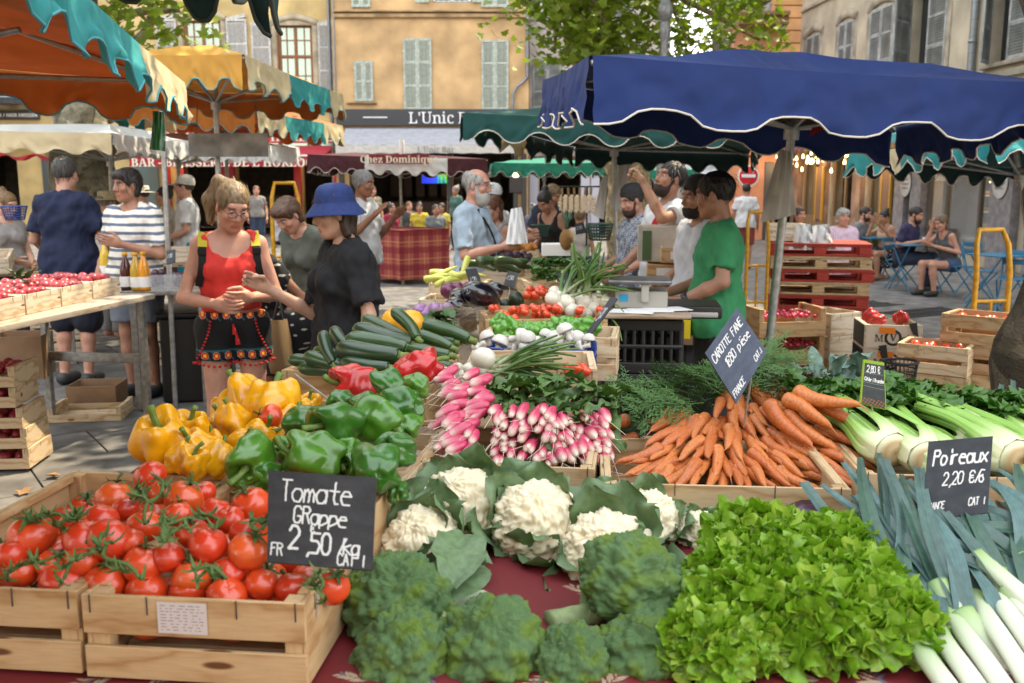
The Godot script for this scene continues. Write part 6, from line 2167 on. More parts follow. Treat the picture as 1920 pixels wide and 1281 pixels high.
func brassicas() -> void:
	var cf := [make_cauliflower(0), make_cauliflower(1)]
	var names := ["white cauliflower at the back left against the radish crate", "white cauliflower in the middle beneath the radish crate", "white cauliflower in front of the left one, leaves hanging over the cloth", "large white cauliflower right of the bare cloth behind a broccoli", "white cauliflower at the back under the carrot crate", "small white cauliflower half hidden by the lettuces"]
	var i := 0
	for q in [[868, 958, 148, 2.02], [1003, 985, 150, 1.94], [792, 1026, 138, 1.84], [1140, 1046, 160, 1.82], [1212, 982, 116, 2.0], [1308, 1005, 84, 1.98]]:
		var p := at(q[0], q[1], q[3])
		var s: float = q[2] * q[3] * 1.2 / FOCAL / 0.138
		var b := Basis.from_euler(W(0.55, [0.3, 2.0, 4.0, 1.0, 5.0, 3.0][i], [0.2, 0.0, 0.35, 0.3, -0.2, 0.0][i]), EULER_ORDER_XZY)
		place(cf[i % 2], names[i], "", p - b * W(0, 0.058 * s, 0), b, s)
		i += 1
	var lm: Material = mats["cabbage_leaf"]
	for q in [[at(868, 1000, 1.74), at(852, 1075, 1.60), "broad blue green cauliflower leaf folded over the cloth"], [at(900, 1055, 1.70), at(815, 1110, 1.58), "cut cauliflower leaf stalk lying on the cloth above the broccoli"]]:
		var l := obj("cut_leaf", leaf_blade(31, 0.15, 0.05, 0.006, 0.1, true, 16, 11, 0.06, 0.4), lm, null, q[0])
		l.basis = Basis.looking_at(-(q[1] - q[0]).normalized(), W(0.2, 1, 0.6))
		tag(l, q[2], "leaf")
	var scrap := MB.new()
	scrap.ribbon(curve([at(850, 1150, 1.62), at(865, 1128, 1.65), at(895, 1120, 1.68), at(910, 1108, 1.7)], 8), [0.005, 0.016, 0.02, 0.022, 0.02, 0.022, 0.018, 0.01, 0.004], Vector3.UP, 0.3, Color(0.62, 0.66, 0.5), 5)
	tag(obj("leaf_scrap", scrap, mat("scrap", L(0.9, 0.95, 0.85), 0.6, "mottle", 10.0)), "white scrap of cauliflower leaf on the red cloth", "leaf")
	var bc := [make_broccoli(0), make_broccoli(1), make_broccoli(2)]
	names = ["broccoli at the upper left, yellowish with its stalk towards the cloth", "broccoli at the bottom left in front of the yellowish one", "broccoli at the bottom centre before the bare cloth", "smaller broccoli low between the centre and right ones", "dark broccoli lying on the right cauliflower, stalk to the left", "broccoli at the bottom right against the lettuce", "small broccoli at the bottom edge under the centre", "broccoli at the bottom edge beside the tomato crate"]
	i = 0
	for q in [[745, 1135, 205, 1.58], [758, 1235, 190, 1.44], [922, 1222, 215, 1.46], [1072, 1250, 165, 1.43], [1180, 1100, 205, 1.60], [1215, 1240, 205, 1.46], [1000, 1345, 170, 1.38], [680, 1330, 120, 1.40]]:
		var s: float = q[2] * q[3] / FOCAL / 0.138
		var b := Basis.from_euler(W([0.55, 0.4, 0.45, 0.4, 0.2, 0.4, 0.3, 0.3][i], [0.4, 2.4, 4.4, 1.3, 5.4, 3.4, 0.0, 2.0][i], [-0.35, 0.1, 0.0, 0.1, -0.7, 0.15, 0, 0][i]), EULER_ORDER_XZY)
		place(bc[i % 3], names[i], "", at(q[0], q[1], q[3]) - b * W(0, 0.07 * s, 0), b, s)
		i += 1
	for q in [[at(795, 1105, 1.62), at(835, 1190, 1.52), 0.016, "pale stalk of the yellowish broccoli at the left"], [at(1110, 1155, 1.60), at(1030, 1172, 1.56), 0.022, "cut pale stalk of the dark broccoli beside the cloth print"]]:
		var mb := MB.new()
		mb.tube(curve([q[0], q[0].lerp(q[1], 0.5) + W(0.004, 0.004, 0), q[1]], 6), [q[2] * 1.3, q[2] * 1.1, q[2], q[2], q[2], q[2] * 1.1, q[2] * 1.15], 12)
		tag(obj("broccoli_stalk", mb, mats["broccoli_stem"]), q[3], "broccoli stalk")
	var lt := [make_lettuce(0), make_lettuce(1)]
	names = ["bright green oak leaf lettuce at the top left of the lettuce bed", "bright green lettuce at the top right beside the leek leaves", "green lettuce at the left of the bed above the broccoli", "green lettuce in the middle of the bed", "green lettuce at the right of the bed by the leek shafts", "green lettuce at the bottom edge, left", "green lettuce at the bottom edge, middle", "green lettuce at the bottom right corner of the bed", "green lettuce at the very bottom beside the broccoli"]
	i = 0
	for q in [[1400, 1066, 1.78, 1.2], [1520, 1085, 1.76, 1.1], [1345, 1145, 1.66, 0.95], [1450, 1160, 1.64, 1.1], [1555, 1175, 1.62, 1.05], [1360, 1255, 1.50, 1.05], [1480, 1265, 1.49, 1.1], [1600, 1275, 1.50, 1.0], [1300, 1320, 1.42, 0.85]]:
		var p := at(q[0] + 32, q[1], q[2])
		p.y = TABLE + 0.015
		place(lt[i % 2], names[i], "", p + W(0, 0.0, 0), Basis.from_euler(W(rf(0.05, 0.3), rf(0, TAU), rf(-0.2, 0.2)), EULER_ORDER_XZY), q[3] * 0.86)
		i += 1
	var rc := ball_thing("red_cabbage", "cabbage", W(0.06, 0.056, 0.06), gloss("red_cabbage", L(0.05, 0.012, 0.035), 0.4, 0.2, "mottle", 9.0), func(d, _s): return WH, 0.04, 8)
	place(rc, "dark red cabbage in the shade between the lettuces and the leeks", "", at(1512, 985, 2.0), Basis(), 1.0)

func roots_and_leaves() -> void:
	var cm := []
	for k in 6: cm.append(carrot_mesh(k))
	var sk := [gloss("carrot_skin_a", L(0.66, 0.20, 0.045), 0.5, 0.12, "mottle", 18.0), gloss("carrot_skin_b", L(0.58, 0.15, 0.03), 0.5, 0.12, "mottle", 18.0)]
	var fm := []
	for k in 4: fm.append(frond_mesh(k, 0.26))
	var fmat := mat("carrot_top", L(0.055, 0.13, 0.022), 0.6)
	fmat.backlight_enabled = true
	fmat.backlight = Color(0.05, 0.12, 0.02).linear_to_srgb()
	var bunch_names := ["carrot bunch spread to the left, tips pointing at the radishes", "carrot bunch left of the middle with fanned roots", "carrot bunch at the bottom middle over the crate's rim", "carrot bunch on top in the middle below the slate", "carrot bunch at the top right with roots crossing", "carrot bunch at the bottom right beside the celery base", "carrot bunch at the upper left under the green tops", "carrot bunch right of the middle"]
	var rows := []
	for b in 8: rows.append([])
	for j in 7:
		var y := 916.0 - j * 25.0
		var x0: float = [1185, 1160, 1165, 1200, 1270, 1335, 1370][j]
		var x1: float = [1640, 1650, 1650, 1645, 1625, 1600, 1560][j]
		var n := int((x1 - x0) / 28.0)
		for i in n + 1:
			var x := lerpf(x0, x1, (i + 0.5 * (j % 2) * 0.9) / (n + 0.6)) + rf(-7, 7)
			var lean := clampf((x - 1400.0) / 230.0, -1.15, 0.55) + rf(-0.16, 0.16)
			var b := 0
			if x < 1245: b = 0 if y > 850 else 6
			elif x < 1345: b = 1
			elif x < 1440: b = 2 if y > 840 else 3
			elif x < 1530: b = 7 if y > 840 else 3
			else: b = 5 if y > 830 else 4
			rows[b].append([x, y + rf(-6, 6), lean, 2.20 + j * 0.05])
	for b in 8:
		if rows[b].is_empty(): continue
		var o := at(rows[b][0][0], rows[b][0][1], 2.4)
		var t := thing("carrot_bunch", bunch_names[b], "bunch of carrots", o)
		for q in rows[b]:
			var tip := at(q[0], q[1], q[3])
			var lean: float = q[2]
			var dir := W(sin(lean), rf(-0.32, -0.02), cos(lean)).normalized()
			var k := rng.randi() % 6
			var len: float = [0.135, 0.15, 0.12, 0.145, 0.128, 0.14][k]
			var s := rf(0.76, 1.0)
			var c := obj("carrot", cm[k], sk[rng.randi() % 2], t)
			c.transform = Transform3D((Basis.looking_at(-dir, Vector3.UP) * Basis(Vector3.BACK, rf(0, TAU))).scaled(Vector3.ONE * s), tip - dir * len * s - o)
	for i in 60:
		var tip := at(rf(1200, 1620), rf(800, 905), 2.42 + rf(0.0, 0.1))
		var dir := W(rf(-0.8, 0.4), rf(-0.2, 0.0), 1.0).normalized()
		var hb := get_node("carrot_bunch")
		var c := obj("carrot", cm[i % 6], sk[i % 2], hb)
		c.transform = Transform3D(Basis.looking_at(-dir, Vector3.UP), tip - dir * 0.13 - hb.position)
	var tb := thing("carrot_bunch", "loose bunch of long carrots lying across the top towards the celery", "bunch of carrots", at(1500, 735, 2.56))
	for q in [[1490, 731, 1600, 755], [1470, 748, 1560, 800], [1475, 768, 1545, 822], [1510, 748, 1600, 796], [1440, 752, 1500, 810]]:
		var a := at(q[0], q[1], 2.44)
		var e := at(q[2], q[3], 2.36)
		var c := obj("carrot", cm[rng.randi() % 6], sk[rng.randi() % 2], tb)
		c.transform = Transform3D(Basis.looking_at(-(e - a).normalized(), Vector3.UP).scaled(Vector3.ONE * 1.15), a - tb.position)
	var lb := thing("carrot_bunch", "stray carrots lying between the radish bunches and the carrot tops", "bunch of carrots", at(1160, 790, 2.5))
	for q in [[1180, 785, 1120, 792], [1195, 820, 1140, 828], [1150, 826, 1200, 836]]:
		var a := at(q[0], q[1], 2.5)
		var e := at(q[2], q[3], 2.48)
		var c := obj("carrot", cm[rng.randi() % 6], sk[rng.randi() % 2], lb)
		c.transform = Transform3D(Basis.looking_at(-(e - a).normalized(), Vector3.UP).scaled(Vector3.ONE), a - lb.position)
	var where := [[], [], [], []]
	var ft := thing("feathery_greens", "feathery green carrot tops hanging over behind the carrots", "carrot greens", at(1300, 740, 2.6))
	for i in 92:
		var f := rf(0, 1)
		var px := lerpf(1165, 1440, pow(f, 0.8))
		var py := lerpf(820, 705, pow(f, 0.7)) + rf(-22, 26)
		if px > 1340: py = rf(712, 750)
		var p := at(px, py, rf(2.5, 2.72))
		var turn := rf(-2.9, -0.9) if px < 1320 else rf(-1.6, 1.0) + PI
		where[i % 4].append(Transform3D((Basis(Vector3.UP, turn) * Basis(Vector3.RIGHT, rf(-0.35, 0.45)) * Basis(Vector3.BACK, rf(-0.6, 0.6))).scaled(Vector3.ONE * rf(0.5, 0.85)), p - ft.position))
	for k in 4:
		var s := scatter("fronds", fm[k], where[k], ft)
		s.material_override = fmat
		stuff(s)
	var rm := []
	for k in 4: rm.append(radish_mesh(k))
	var rsk := gloss("radish_skin", L(1, 1, 1), 0.38, 0.3)
	var bl := ["radish bunch at the top left of its crate, tails to the left", "radish bunch at the left edge under the top one", "radish bunch at the front left with pale tips", "radish bunch at the front middle facing the viewer", "radish bunch at the front right facing the viewer", "radish bunch at the right end beside the carrots"]
	var lists := [[], [], [], [], [], []]
	for i in 24: lists[0].append([rf(815, 905), lerpf(704, 792, i / 23.0), -1.1 + rf(-0.3, 0.3), 2.52 - i * 0.006])
	for i in 8: lists[1].append([rf(808, 870), lerpf(780, 842, i / 7.0), -0.95 + rf(-0.4, 0.4), 2.40 - i * 0.006])
	for i in 18: lists[2].append([rf(812, 885), lerpf(796, 862, i / 17.0), -0.6 + rf(-0.5, 0.4), 2.36 - i * 0.005])
	for i in 42: lists[3].append([925 + (i % 7) * 18 + rf(-7, 7), lerpf(780, 866, (i / 7) / 5.0) + rf(-6, 6), -0.25 + rf(-0.35, 0.3), 2.38 - (i / 7) * 0.015])
	for i in 42: lists[4].append([1040 + (i % 7) * 17 + rf(-6, 6), lerpf(790, 866, (i / 7) / 5.0) + rf(-6, 6), 0.1 + rf(-0.3, 0.4), 2.38 - (i / 6) * 0.018])
	for i in 7: lists[5].append([1108 + i * 6, lerpf(800, 858, i / 6.0), 0.45 + rf(-0.2, 0.3), 2.38 - i * 0.012])
	for b in 6:
		var o := at(lists[b][0][0], lists[b][0][1], 2.4)
		var t := thing("radish_bunch", bl[b], "bunch of radishes", o)
		for q in lists[b]:
			var p := at(q[0], q[1], q[3])
			var lean: float = q[2]
			var dir := W(sin(lean), rf(-0.4, 0.0), cos(lean)).normalized()
			var c := obj("radish", rm[rng.randi() % 4], rsk, t)
			var s := rf(1.1, 1.42)
			c.transform = Transform3D((Basis.looking_at(-dir, Vector3.UP) * Basis(Vector3.BACK, rf(0, TAU))).scaled(Vector3.ONE * s), p - dir * 0.045 * s - o)
	var rl := mat("radish_leaf", L(0.12, 0.22, 0.055), 0.5, "mottle", 8.0)
	rl.backlight_enabled = true
	rl.backlight = Color(0.12, 0.22, 0.03).linear_to_srgb()
	var lms := []
	for k in 5: lms.append(leaf_blade(k + 10, 0.12, 0.026, 0.008, 0.35, true, 13, 7, 0.22, 0.5))
	var lt := thing("radish_leaves", "heap of limp green radish leaves lying between the radishes and the spring onions", "radish leaves", at(1010, 745, 2.5))
	for i in 110:
		var px := rf(905, 1140)
		var py := rf(712, 792) + maxf(0.0, (px - 1060) * 0.12)
		var l := obj("leaf", lms[i % 5], rl, lt)
		var p := at(px, py, 2.62 - (py - 700) * 0.0021 + rf(-0.03, 0.03))
		l.transform = Transform3D((Basis.from_euler(W(rf(-0.6, 0.6), rf(-2.6, 2.6), rf(-0.7, 0.7)))).scaled(Vector3.ONE * rf(0.6, 1.0)), p - lt.position)
	var i := 0
	for q in [[1672, 845, 2.36, 1535, 752, 2.66], [1905, 860, 2.26, 1700, 762, 2.66], [1790, 880, 2.26, 1612, 772, 2.6], [1980, 880, 2.2, 1790, 785, 2.62], [1740, 862, 2.30, 1640, 760, 2.72], [1840, 830, 2.4, 1720, 758, 2.8], [1960, 840, 2.4, 1850, 776, 2.76], [2060, 860, 2.3, 1900, 785, 2.66]]:
		var nm: String = ["celery head with its cut pale base beside the carrots", "celery head with its cut base at the right edge of the picture", "celery head hidden behind the leek slate", "celery head at the far right behind the leeks", "celery head between the first base and the slate", "celery head at the back behind the slate", "celery head at the back right", "celery head out at the right edge"][i]
		celery(at(q[0], q[1], q[2] * 0.955), at(q[3], q[4], q[5] * 0.965), nm, i)
		i += 1
	var bl2 := mat("blue_leaf", L(0.16, 0.26, 0.20), 0.5, "mottle", 8.0)
	var cl := thing("kale_leaves", "pale blue green leaves heaped behind the celery slate", "kale leaves", at(1580, 710, 2.8))
	for k in 26:
		var l := obj("leaf", lms[k % 5], bl2, cl)
		l.transform = Transform3D(Basis.from_euler(W(rf(-1.4, 0.1), rf(0, TAU), rf(-0.5, 0.5))).scaled(Vector3.ONE * rf(0.6, 1.0)), at(rf(1520, 1610), rf(700, 745), rf(2.72, 2.86)) - cl.position)
	for k in 11:
		var rp := Vector2(1850 + k * 30, 1400 - k * 34)
		var fp := rp + Vector2(-115 + rf(-12, 12), -165)
		leek(on(rp.x, rp.y, 0.915), on(fp.x, fp.y, 0.91), [on(fp.x - rf(120, 190), fp.y - rf(170, 250), 0.93), on(fp.x - rf(60, 130), fp.y - rf(180, 260), 0.95), on(fp.x - rf(140, 220), fp.y - rf(110, 190), 0.92)], "leek in the dense lower layer right of the lettuces", 0.017)
	i = 0
	for q in [[[1900, 1440, 1.30], [1697, 1135, 1.58], [[1505, 905, 1.92], [1580, 868, 1.98], [1612, 858, 1.98], [1655, 862, 1.92]]],
		[[1900, 1440, 1.30], [1752, 1165, 1.56], [[1658, 862, 1.94], [1540, 910, 1.95], [1648, 850, 2.0]]],
		[[2050, 1440, 1.28], [1822, 1175, 1.50], [[1722, 878, 1.88], [1705, 920, 1.84], [1795, 1010, 1.74], [1560, 1010, 1.8]]],
		[[2000, 1440, 1.32], [1790, 1150, 1.56], [[1600, 930, 1.86], [1620, 1000, 1.78], [1690, 900, 1.88]]],
		[[2090, 1260, 1.40], [1905, 1120, 1.58], [[1770, 960, 1.78], [1700, 940, 1.84], [1800, 920, 1.86]]],
		[[2080, 1210, 1.48], [1930, 1060, 1.66], [[1790, 960, 1.80], [1860, 900, 1.86], [1750, 985, 1.78]]],
		[[2060, 1120, 1.56], [1940, 985, 1.78], [[1850, 905, 1.92], [1870, 880, 1.95], [1905, 870, 1.95]]],
		[[2000, 1250, 1.44], [1880, 1090, 1.62], [[1740, 1030, 1.70], [1680, 985, 1.76], [1795, 945, 1.82]]],
		[[1830, 1390, 1.33], [1735, 1235, 1.46], [[1660, 1080, 1.66], [1690, 1010, 1.74], [1700, 960, 1.8]]],
		[[2090, 1330, 1.38], [1960, 1180, 1.52], [[1880, 1000, 1.74], [1830, 1060, 1.66], [1900, 960, 1.8]]],
		[[2000, 1400, 1.32], [1890, 1240, 1.46], [[1750, 1090, 1.62], [1800, 1040, 1.68]]], [[1960, 1400, 1.32], [1775, 1120, 1.57], [[1620, 900, 1.92], [1570, 960, 1.88], [1690, 890, 1.9]]], [[2060, 1250, 1.42], [1850, 1060, 1.65], [[1700, 900, 1.9], [1735, 960, 1.82]]], [[2080, 1080, 1.6], [1960, 1010, 1.72], [[1800, 940, 1.84], [1850, 900, 1.9], [1770, 1000, 1.78]]]]:
		var nm: String = ["leek nearest the lettuces with its white shaft running off the bottom", "leek crossing the first one, its blades pointing up to the carrots", "leek with a thick white shaft near the bottom right corner", "leek under the thick shafted one, blades over the lettuces", "leek below the leek slate with dark blades", "leek at the right edge below the slate", "leek right of the slate with an upright blade", "leek lying across the middle under the others", "short leek low beside the lettuce at the bottom", "leek near the right bottom edge", "leek in the bottom right corner", "thin leek lying over the thick shafted one", "thin leek under the leek slate", "thin leek at the right edge above the others"][i]
		leek(at(q[0][0], q[0][1], q[0][2]), at(q[1][0], q[1][1], q[1][2]), q[2].map(func(z): return at(z[0], z[1], z[2])), nm, 0.0225 if i < 4 else 0.0185)
		i += 1

func onions_and_mushrooms() -> void:
	var om := gloss("onion_white", L(0.72, 0.68, 0.55), 0.35, 0.25, "soft", 9.0)
	var gm := mat("onion_green", L(1, 1, 1), 0.45, "mottle", 8.0)
	var blade := func(p: Array, w: float) -> ArrayMesh:
		var mb := MB.new()
		var cc := PackedColorArray()
		var r := []
		var tone := rf(0.0, 1.0)
		for i in 13:
			var f := i / 12.0
			cc.append(Color(0.60, 0.62, 0.40).lerp(Color(0.07, 0.17, 0.035).lerp(Color(0.20, 0.28, 0.05), tone * 0.6), smoothstep(0.05, 0.35, f)))
			r.append(w * (1.0 - 0.55 * f))
		mb.tube(curve(p, 12), r, 7, cc, Vector2(1.0, 0.6))
		return mb.mesh()
	var o := on(1090, 592, 1.06)
	var t := thing("onion_bunch", "upright bunch of white onions with tall green leaves at the stall's middle", "bunch of onions", o)
	for q in [[1036, 560, 30], [1048, 575, 30], [1062, 568, 34], [1072, 582, 30], [1093, 565, 36], [1110, 578, 34], [1128, 558, 34], [1040, 548, 26], [1118, 562, 34], [1056, 588, 26], [1086, 585, 30], [1100, 590, 28], [1135, 565, 28], [1050, 555, 30], [1075, 560, 26]]:
		var mb := MB.new()
		var p := at(q[0], q[1], 4.42 + rf(-0.05, 0.05)) - o
		mb.ball(p, W(0.5, 0.48, 0.5) * q[2] * 4.4 / FOCAL, 12, 8, WH)
		obj("bulb", mb, om, t)
	for k in 42:
		var a := at(rf(1045, 1125), rf(548, 575), 4.45 + rf(-0.05, 0.06)) - o
		var e: Vector3
		if k < 26: e = at(rf(1060, 1140), rf(448, 500), 4.5 + rf(-0.1, 0.15)) - o
		elif k < 38: e = at(rf(1120, 1190), rf(466, 540), 4.4 + rf(-0.1, 0.1)) - o
		else: e = at(rf(1130, 1205), rf(540, 565), 4.3) - o
		obj("leaf", blade.call([a, a.lerp(e, 0.5) + W(rf(-0.03, 0.03), 0.03, rf(-0.03, 0.03)), e], 0.0135), gm, t)
	var hang := thing("onion_leaf", "long limp onion leaf hanging down over the crate corner", "onion leaf", at(1140, 590, 4.2))
	for q in [[1150, 595, 1166, 640], [1142, 570, 1170, 585]]:
		obj("leaf", blade.call([at(q[0] - 14, q[1] - 8, 4.25) - hang.position, at((q[0] + q[2]) / 2.0, (q[1] + q[3]) / 2.0 - 6, 4.2) - hang.position, at(q[2], q[3], 4.18) - hang.position], 0.008), gm, hang)
	var s := thing("onion_bunch", "bunch of spring onions lying to the right above the radish leaves", "bunch of onions", at(900, 690, 2.75))
	for q in [[906, 672, 44], [880, 692, 26], [864, 702, 26], [835, 698, 22], [846, 712, 30], [822, 712, 24], [900, 692, 28], [858, 690, 22], [830, 718, 22], [872, 712, 26]]:
		var mb := MB.new()
		mb.ball(at(q[0], q[1], 2.72) - s.position, W(0.56, 0.48, 0.5) * q[2] * 2.75 / FOCAL, 14, 9)
		obj("bulb", mb, om, s)
	for k in 34:
		var a := at(rf(905, 945), rf(680, 715), 2.72) - s.position
		var e := at(rf(1010, 1092), rf(628, 735), rf(2.66, 2.9)) - s.position
		obj("leaf", blade.call([a, a.lerp(e, 0.5) + W(0, rf(0.0, 0.03), 0), e], 0.0115), gm, s)
	var rt := MB.new()
	for k in 40:
		var p := at(rf(822, 870), rf(686, 705), 2.7) - s.position
		rt.ribbon(pv([p, p + W(rf(-0.02, 0.01), rf(-0.005, 0.02), 0.01), p + W(rf(-0.035, 0.02), rf(-0.01, 0.03), 0.012)]), 0.0007, Vector3.BACK)
	stuff(obj("roots", rt, mat("root_hair", L(0, 0, 0)), s))
	var mt := thing("mushroom", "", "mushroom")
	var mb2 := MB.new()
	mb2.lathe(PackedVector2Array([Vector2(0.001, 0.02), Vector2(0.02, 0.012), Vector2(0.031, 0.004), Vector2(0.034, 0.012), Vector2(0.03, 0.028), Vector2(0.018, 0.04), Vector2(0.001, 0.044)]), 16)
	var mm := mat("mushroom_skin", L(0.72, 0.68, 0.60), 0.6, "soft", 12.0)
	obj("cap", mb2, mm, mt)
	var ms := MB.new()
	ms.lathe(PackedVector2Array([Vector2(0.001, -0.03), Vector2(0.011, -0.03), Vector2(0.012, -0.02), Vector2(0.0095, 0.0), Vector2(0.011, 0.02)]), 12)
	obj("stem", ms, mm, mt)
	for q in [[915, 637, 30], [935, 648, 34], [970, 634, 38], [990, 640, 32], [1010, 648, 30], [1040, 640, 34], [1060, 632, 30], [1062, 626, 34], [1080, 640, 34], [1022, 632, 26], [1095, 650, 28], [1050, 655, 30], [1020, 658, 30], [955, 652, 26], [1076, 652, 30], [1104, 640, 24], [985, 655, 26], [900, 648, 26]]:
		place(mt, "white button mushroom in the blue plastic tray", "white mushrooms in the blue tray", at(q[0], q[1], 3.62 + rf(-0.08, 0.06)), tumble() if rng.randf() < 0.5 else spin(), q[2] * 3.6 / FOCAL / 0.068)
	var gp := make_pepper(13, "small_green_pepper", L(0.10, 0.30, 0.03), L(0.16, 0.3, 0.06))
	for k in 26:
		place(gp, "small bright green pepper in the crate behind the mushrooms", "small green peppers", at(rf(925, 1130), rf(606, 626), rf(3.95, 4.15)), tumble(), rf(0.75, 0.95))
	var ct := ball_thing("cherry_tomato", "tomato", W(0.019, 0.018, 0.019), gloss("tomato_skin_0", L(0, 0, 0)), func(_d, _s): return WH, 0.02, 3)
	for k in 62:
		var u := rf(0, 1)
		place(ct, "cherry tomato in the crate under the white onions", "cherry tomatoes", at(rf(922, 1130), rf(576, 600), rf(4.3, 4.6)), tumble(), rf(0.85, 1.25))
	for k in 14: place(ct, "cherry tomato in the small punnet behind the avocado", "cherry tomatoes in the punnet", at(rf(988, 1026), rf(540, 562), rf(4.9, 5.05)), tumble(), rf(1.1, 1.4))
	for k in 6: place(ct, "cherry tomato deep in the spring onion crate's corner", "cherry tomatoes in the onion crate", at(rf(1062, 1100), rf(688, 698), rf(2.98, 3.06)), tumble(), rf(0.8, 1.0))
	var av := ball_thing("avocado", "avocado", W(0.042, 0.05, 0.042), gloss("avocado_skin", L(0.022, 0.04, 0.012), 0.5, 0.2, "speck", 14.0), func(_d, _s): return WH, 0.05, 12)
	place(av, "dark green avocado on the crate corner beside the cherry tomatoes", "", at(968, 562, 4.85), Basis(Vector3.BACK, 0.4), 0.95)
	place(av, "second avocado lying dark behind the first one", "", at(948, 572, 4.9), Basis(Vector3.BACK, 1.4), 0.8)

func far_goods() -> void:
	var ab := ball_thing("aubergine", "aubergine", W(0.05, 0.085, 0.05), gloss("aubergine_skin", L(0.008, 0.006, 0.012), 0.18, 0.9), func(_d, _s): return WH, 0.06, 4)
	var i := 0
	for q in [[903, 556, 62, 4.6], [864, 562, 48, 4.65], [852, 578, 46, 4.5], [920, 548, 40, 4.75], [885, 548, 40, 4.8]]:
		place(ab, ["large shiny black aubergine beside the leaning slate", "shiny black aubergine left of the large one", "black aubergine half under the dried herbs", "black aubergine behind the large one at the right", "black aubergine behind the large one at the left"][i], "", at(q[0], q[1], q[3]), Basis.from_euler(W(1.1, 0.5 * i, 0.6)), q[2] * q[3] / FOCAL / 0.11)
		i += 1
	var ro := ball_thing("red_onion", "onion", W(0.038, 0.036, 0.038), gloss("red_onion", L(0.13, 0.015, 0.06), 0.35, 0.4), func(d, _s): return WH.lerp(Color(2.2, 3.0, 2.0), smoothstep(0.5, 1.0, absf(d.y))), 0.04, 6)
	for q in [[842, 545, 34], [872, 548, 32], [880, 540, 28], [862, 556, 30], [858, 540, 26], [886, 552, 26]]: place(ro, "round red onion in the pale crate beside the aubergines", "red onions", at(q[0], q[1], 5.0), spin(), q[2] * 5.0 / FOCAL / 0.076)
	var ma := ball_thing("mauve_aubergine", "aubergine", W(0.034, 0.06, 0.034), gloss("mauve_skin", L(0.30, 0.15, 0.32), 0.35, 0.4), func(d, _s): return WH.lerp(Color(1.8, 2.4, 1.6), smoothstep(0.2, 0.9, d.x)), 0.06, 7)
	for q in [[790, 582], [802, 586], [815, 580], [828, 584], [838, 580]]: place(ma, "small mauve striped aubergine in the crate by the woman in black", "mauve aubergines", at(q[0], q[1], 4.32), Basis.from_euler(W(1.4, rf(0, 2), rf(-1, 1))), 0.95)
	var yp := MB.new()
	yp.tube(curve([W(0, 0, -0.08), W(0.006, 0.006, 0), W(0.0, 0, 0.07)], 8), [0.014, 0.017, 0.017, 0.015, 0.013, 0.011, 0.008, 0.006, 0.003], 8)
	var ypt := thing("long_pepper", "", "pepper")
	obj("flesh", yp, gloss("pale_pepper", L(0.50, 0.52, 0.09), 0.35, 0.4), ypt)
	for k in 16: place(ypt, "long pale yellow green pepper in the left row of crates", "pale long peppers", at(rf(815, 892), rf(512, 527), rf(5.4, 5.7)), Basis.from_euler(W(rf(-0.5, 0.3), rf(0.8, 2.3), 0)), rf(0.9, 1.2))
	place(ypt, "pale pepper sticking up out of the left row of crates", "", at(868, 508, 5.6), Basis.from_euler(W(1.0, -0.6, 0)), 1.2)
	var nest := MB.new()
	for k in 260:
		var c := W(rf(-0.1, 0.1), rf(-0.03, 0.03), rf(-0.07, 0.07))
		var d := W(1, rf(-0.25, 0.25), rf(-0.4, 0.4)).normalized() * rf(0.03, 0.07)
		nest.ribbon(pv([c - d, c + W(0, rf(0.0, 0.01), 0), c + d]), 0.0011, W(rf(-0.3, 0.3), 1, rf(-0.3, 0.6)), 0.0, WH * rf(0.6, 1.3))
	tag(obj("dried_herbs", nest, mat("dry_stem", L(0.20, 0.15, 0.10), 0.9), null, at(862, 588, 4.2)), "tangle of dried brown herb stems between the courgettes and aubergines", "dried herbs", "", "stuff").remove_meta("category")
	var bay := mat("bay_leaf", L(0.06, 0.13, 0.035), 0.5, "mottle", 8.0)
	if not shared.has("bay"): shared["bay"] = leaf_blade(41, 0.09, 0.022, 0.003, 0.1, true, 9, 7, 0.0, 0.2)
	var bt := thing("bay_branch", "branch of broad green bay leaves above the dark courgettes", "bay leaves", at(830, 605, 3.85))
	for k in 22:
		var l := obj("leaf", shared["bay"], bay, bt)
		l.transform = Transform3D(Basis.from_euler(W(rf(-0.6, 0.3), rf(0, TAU), rf(-0.5, 0.5))), at(rf(805, 862), rf(595, 618), rf(3.8, 3.95)) - bt.position)
	var nc := ball_thing("nectarine", "nectarine", W(0.036, 0.035, 0.036), gloss("nectarine_skin", L(0.42, 0.035, 0.05), 0.4, 0.25, "soft", 12.0), func(d, _s): return WH.lerp(Color(1.6, 9.0, 3.0), smoothstep(0.3, 1.0, d.x + 0.4 * d.y)), 0.03, 11)
	var e0 := on(241, 538, 0.965)
	var e1 := on(-150, 625, 0.965)
	var fx := frame(e0, e1)
	for k in 4:
		var o := fx.origin + fx.basis.x * (0.185 + k * 0.375) - fx.basis.z * -0.34
		fill([nc], "red nectarine in the pale crates on the left table", "nectarines on the left table", Transform3D(fx.basis, W(o.x, 0, o.z)), 0.30, 0.50, 0.074, 1.02, 0.02)
	var nl := thing("nectarine_leaves", "small sprig of dark green leaves among the nectarines", "leaf sprig", at(45, 520, 5.8))
	for k in 10:
		var l := obj("leaf", shared["bay"], bay, nl)
		l.transform = Transform3D(Basis.from_euler(W(rf(-0.9, 0.2), rf(0, TAU), 0)), at(rf(18, 62), rf(515, 530), 5.8) - nl.position)
	var pl := ball_thing("plum", "plum", W(0.03, 0.03, 0.03), gloss("plum_skin", L(0.05, 0.008, 0.03), 0.4, 0.3, "soft", 12.0), func(_d, _s): return WH, 0.03, 13)
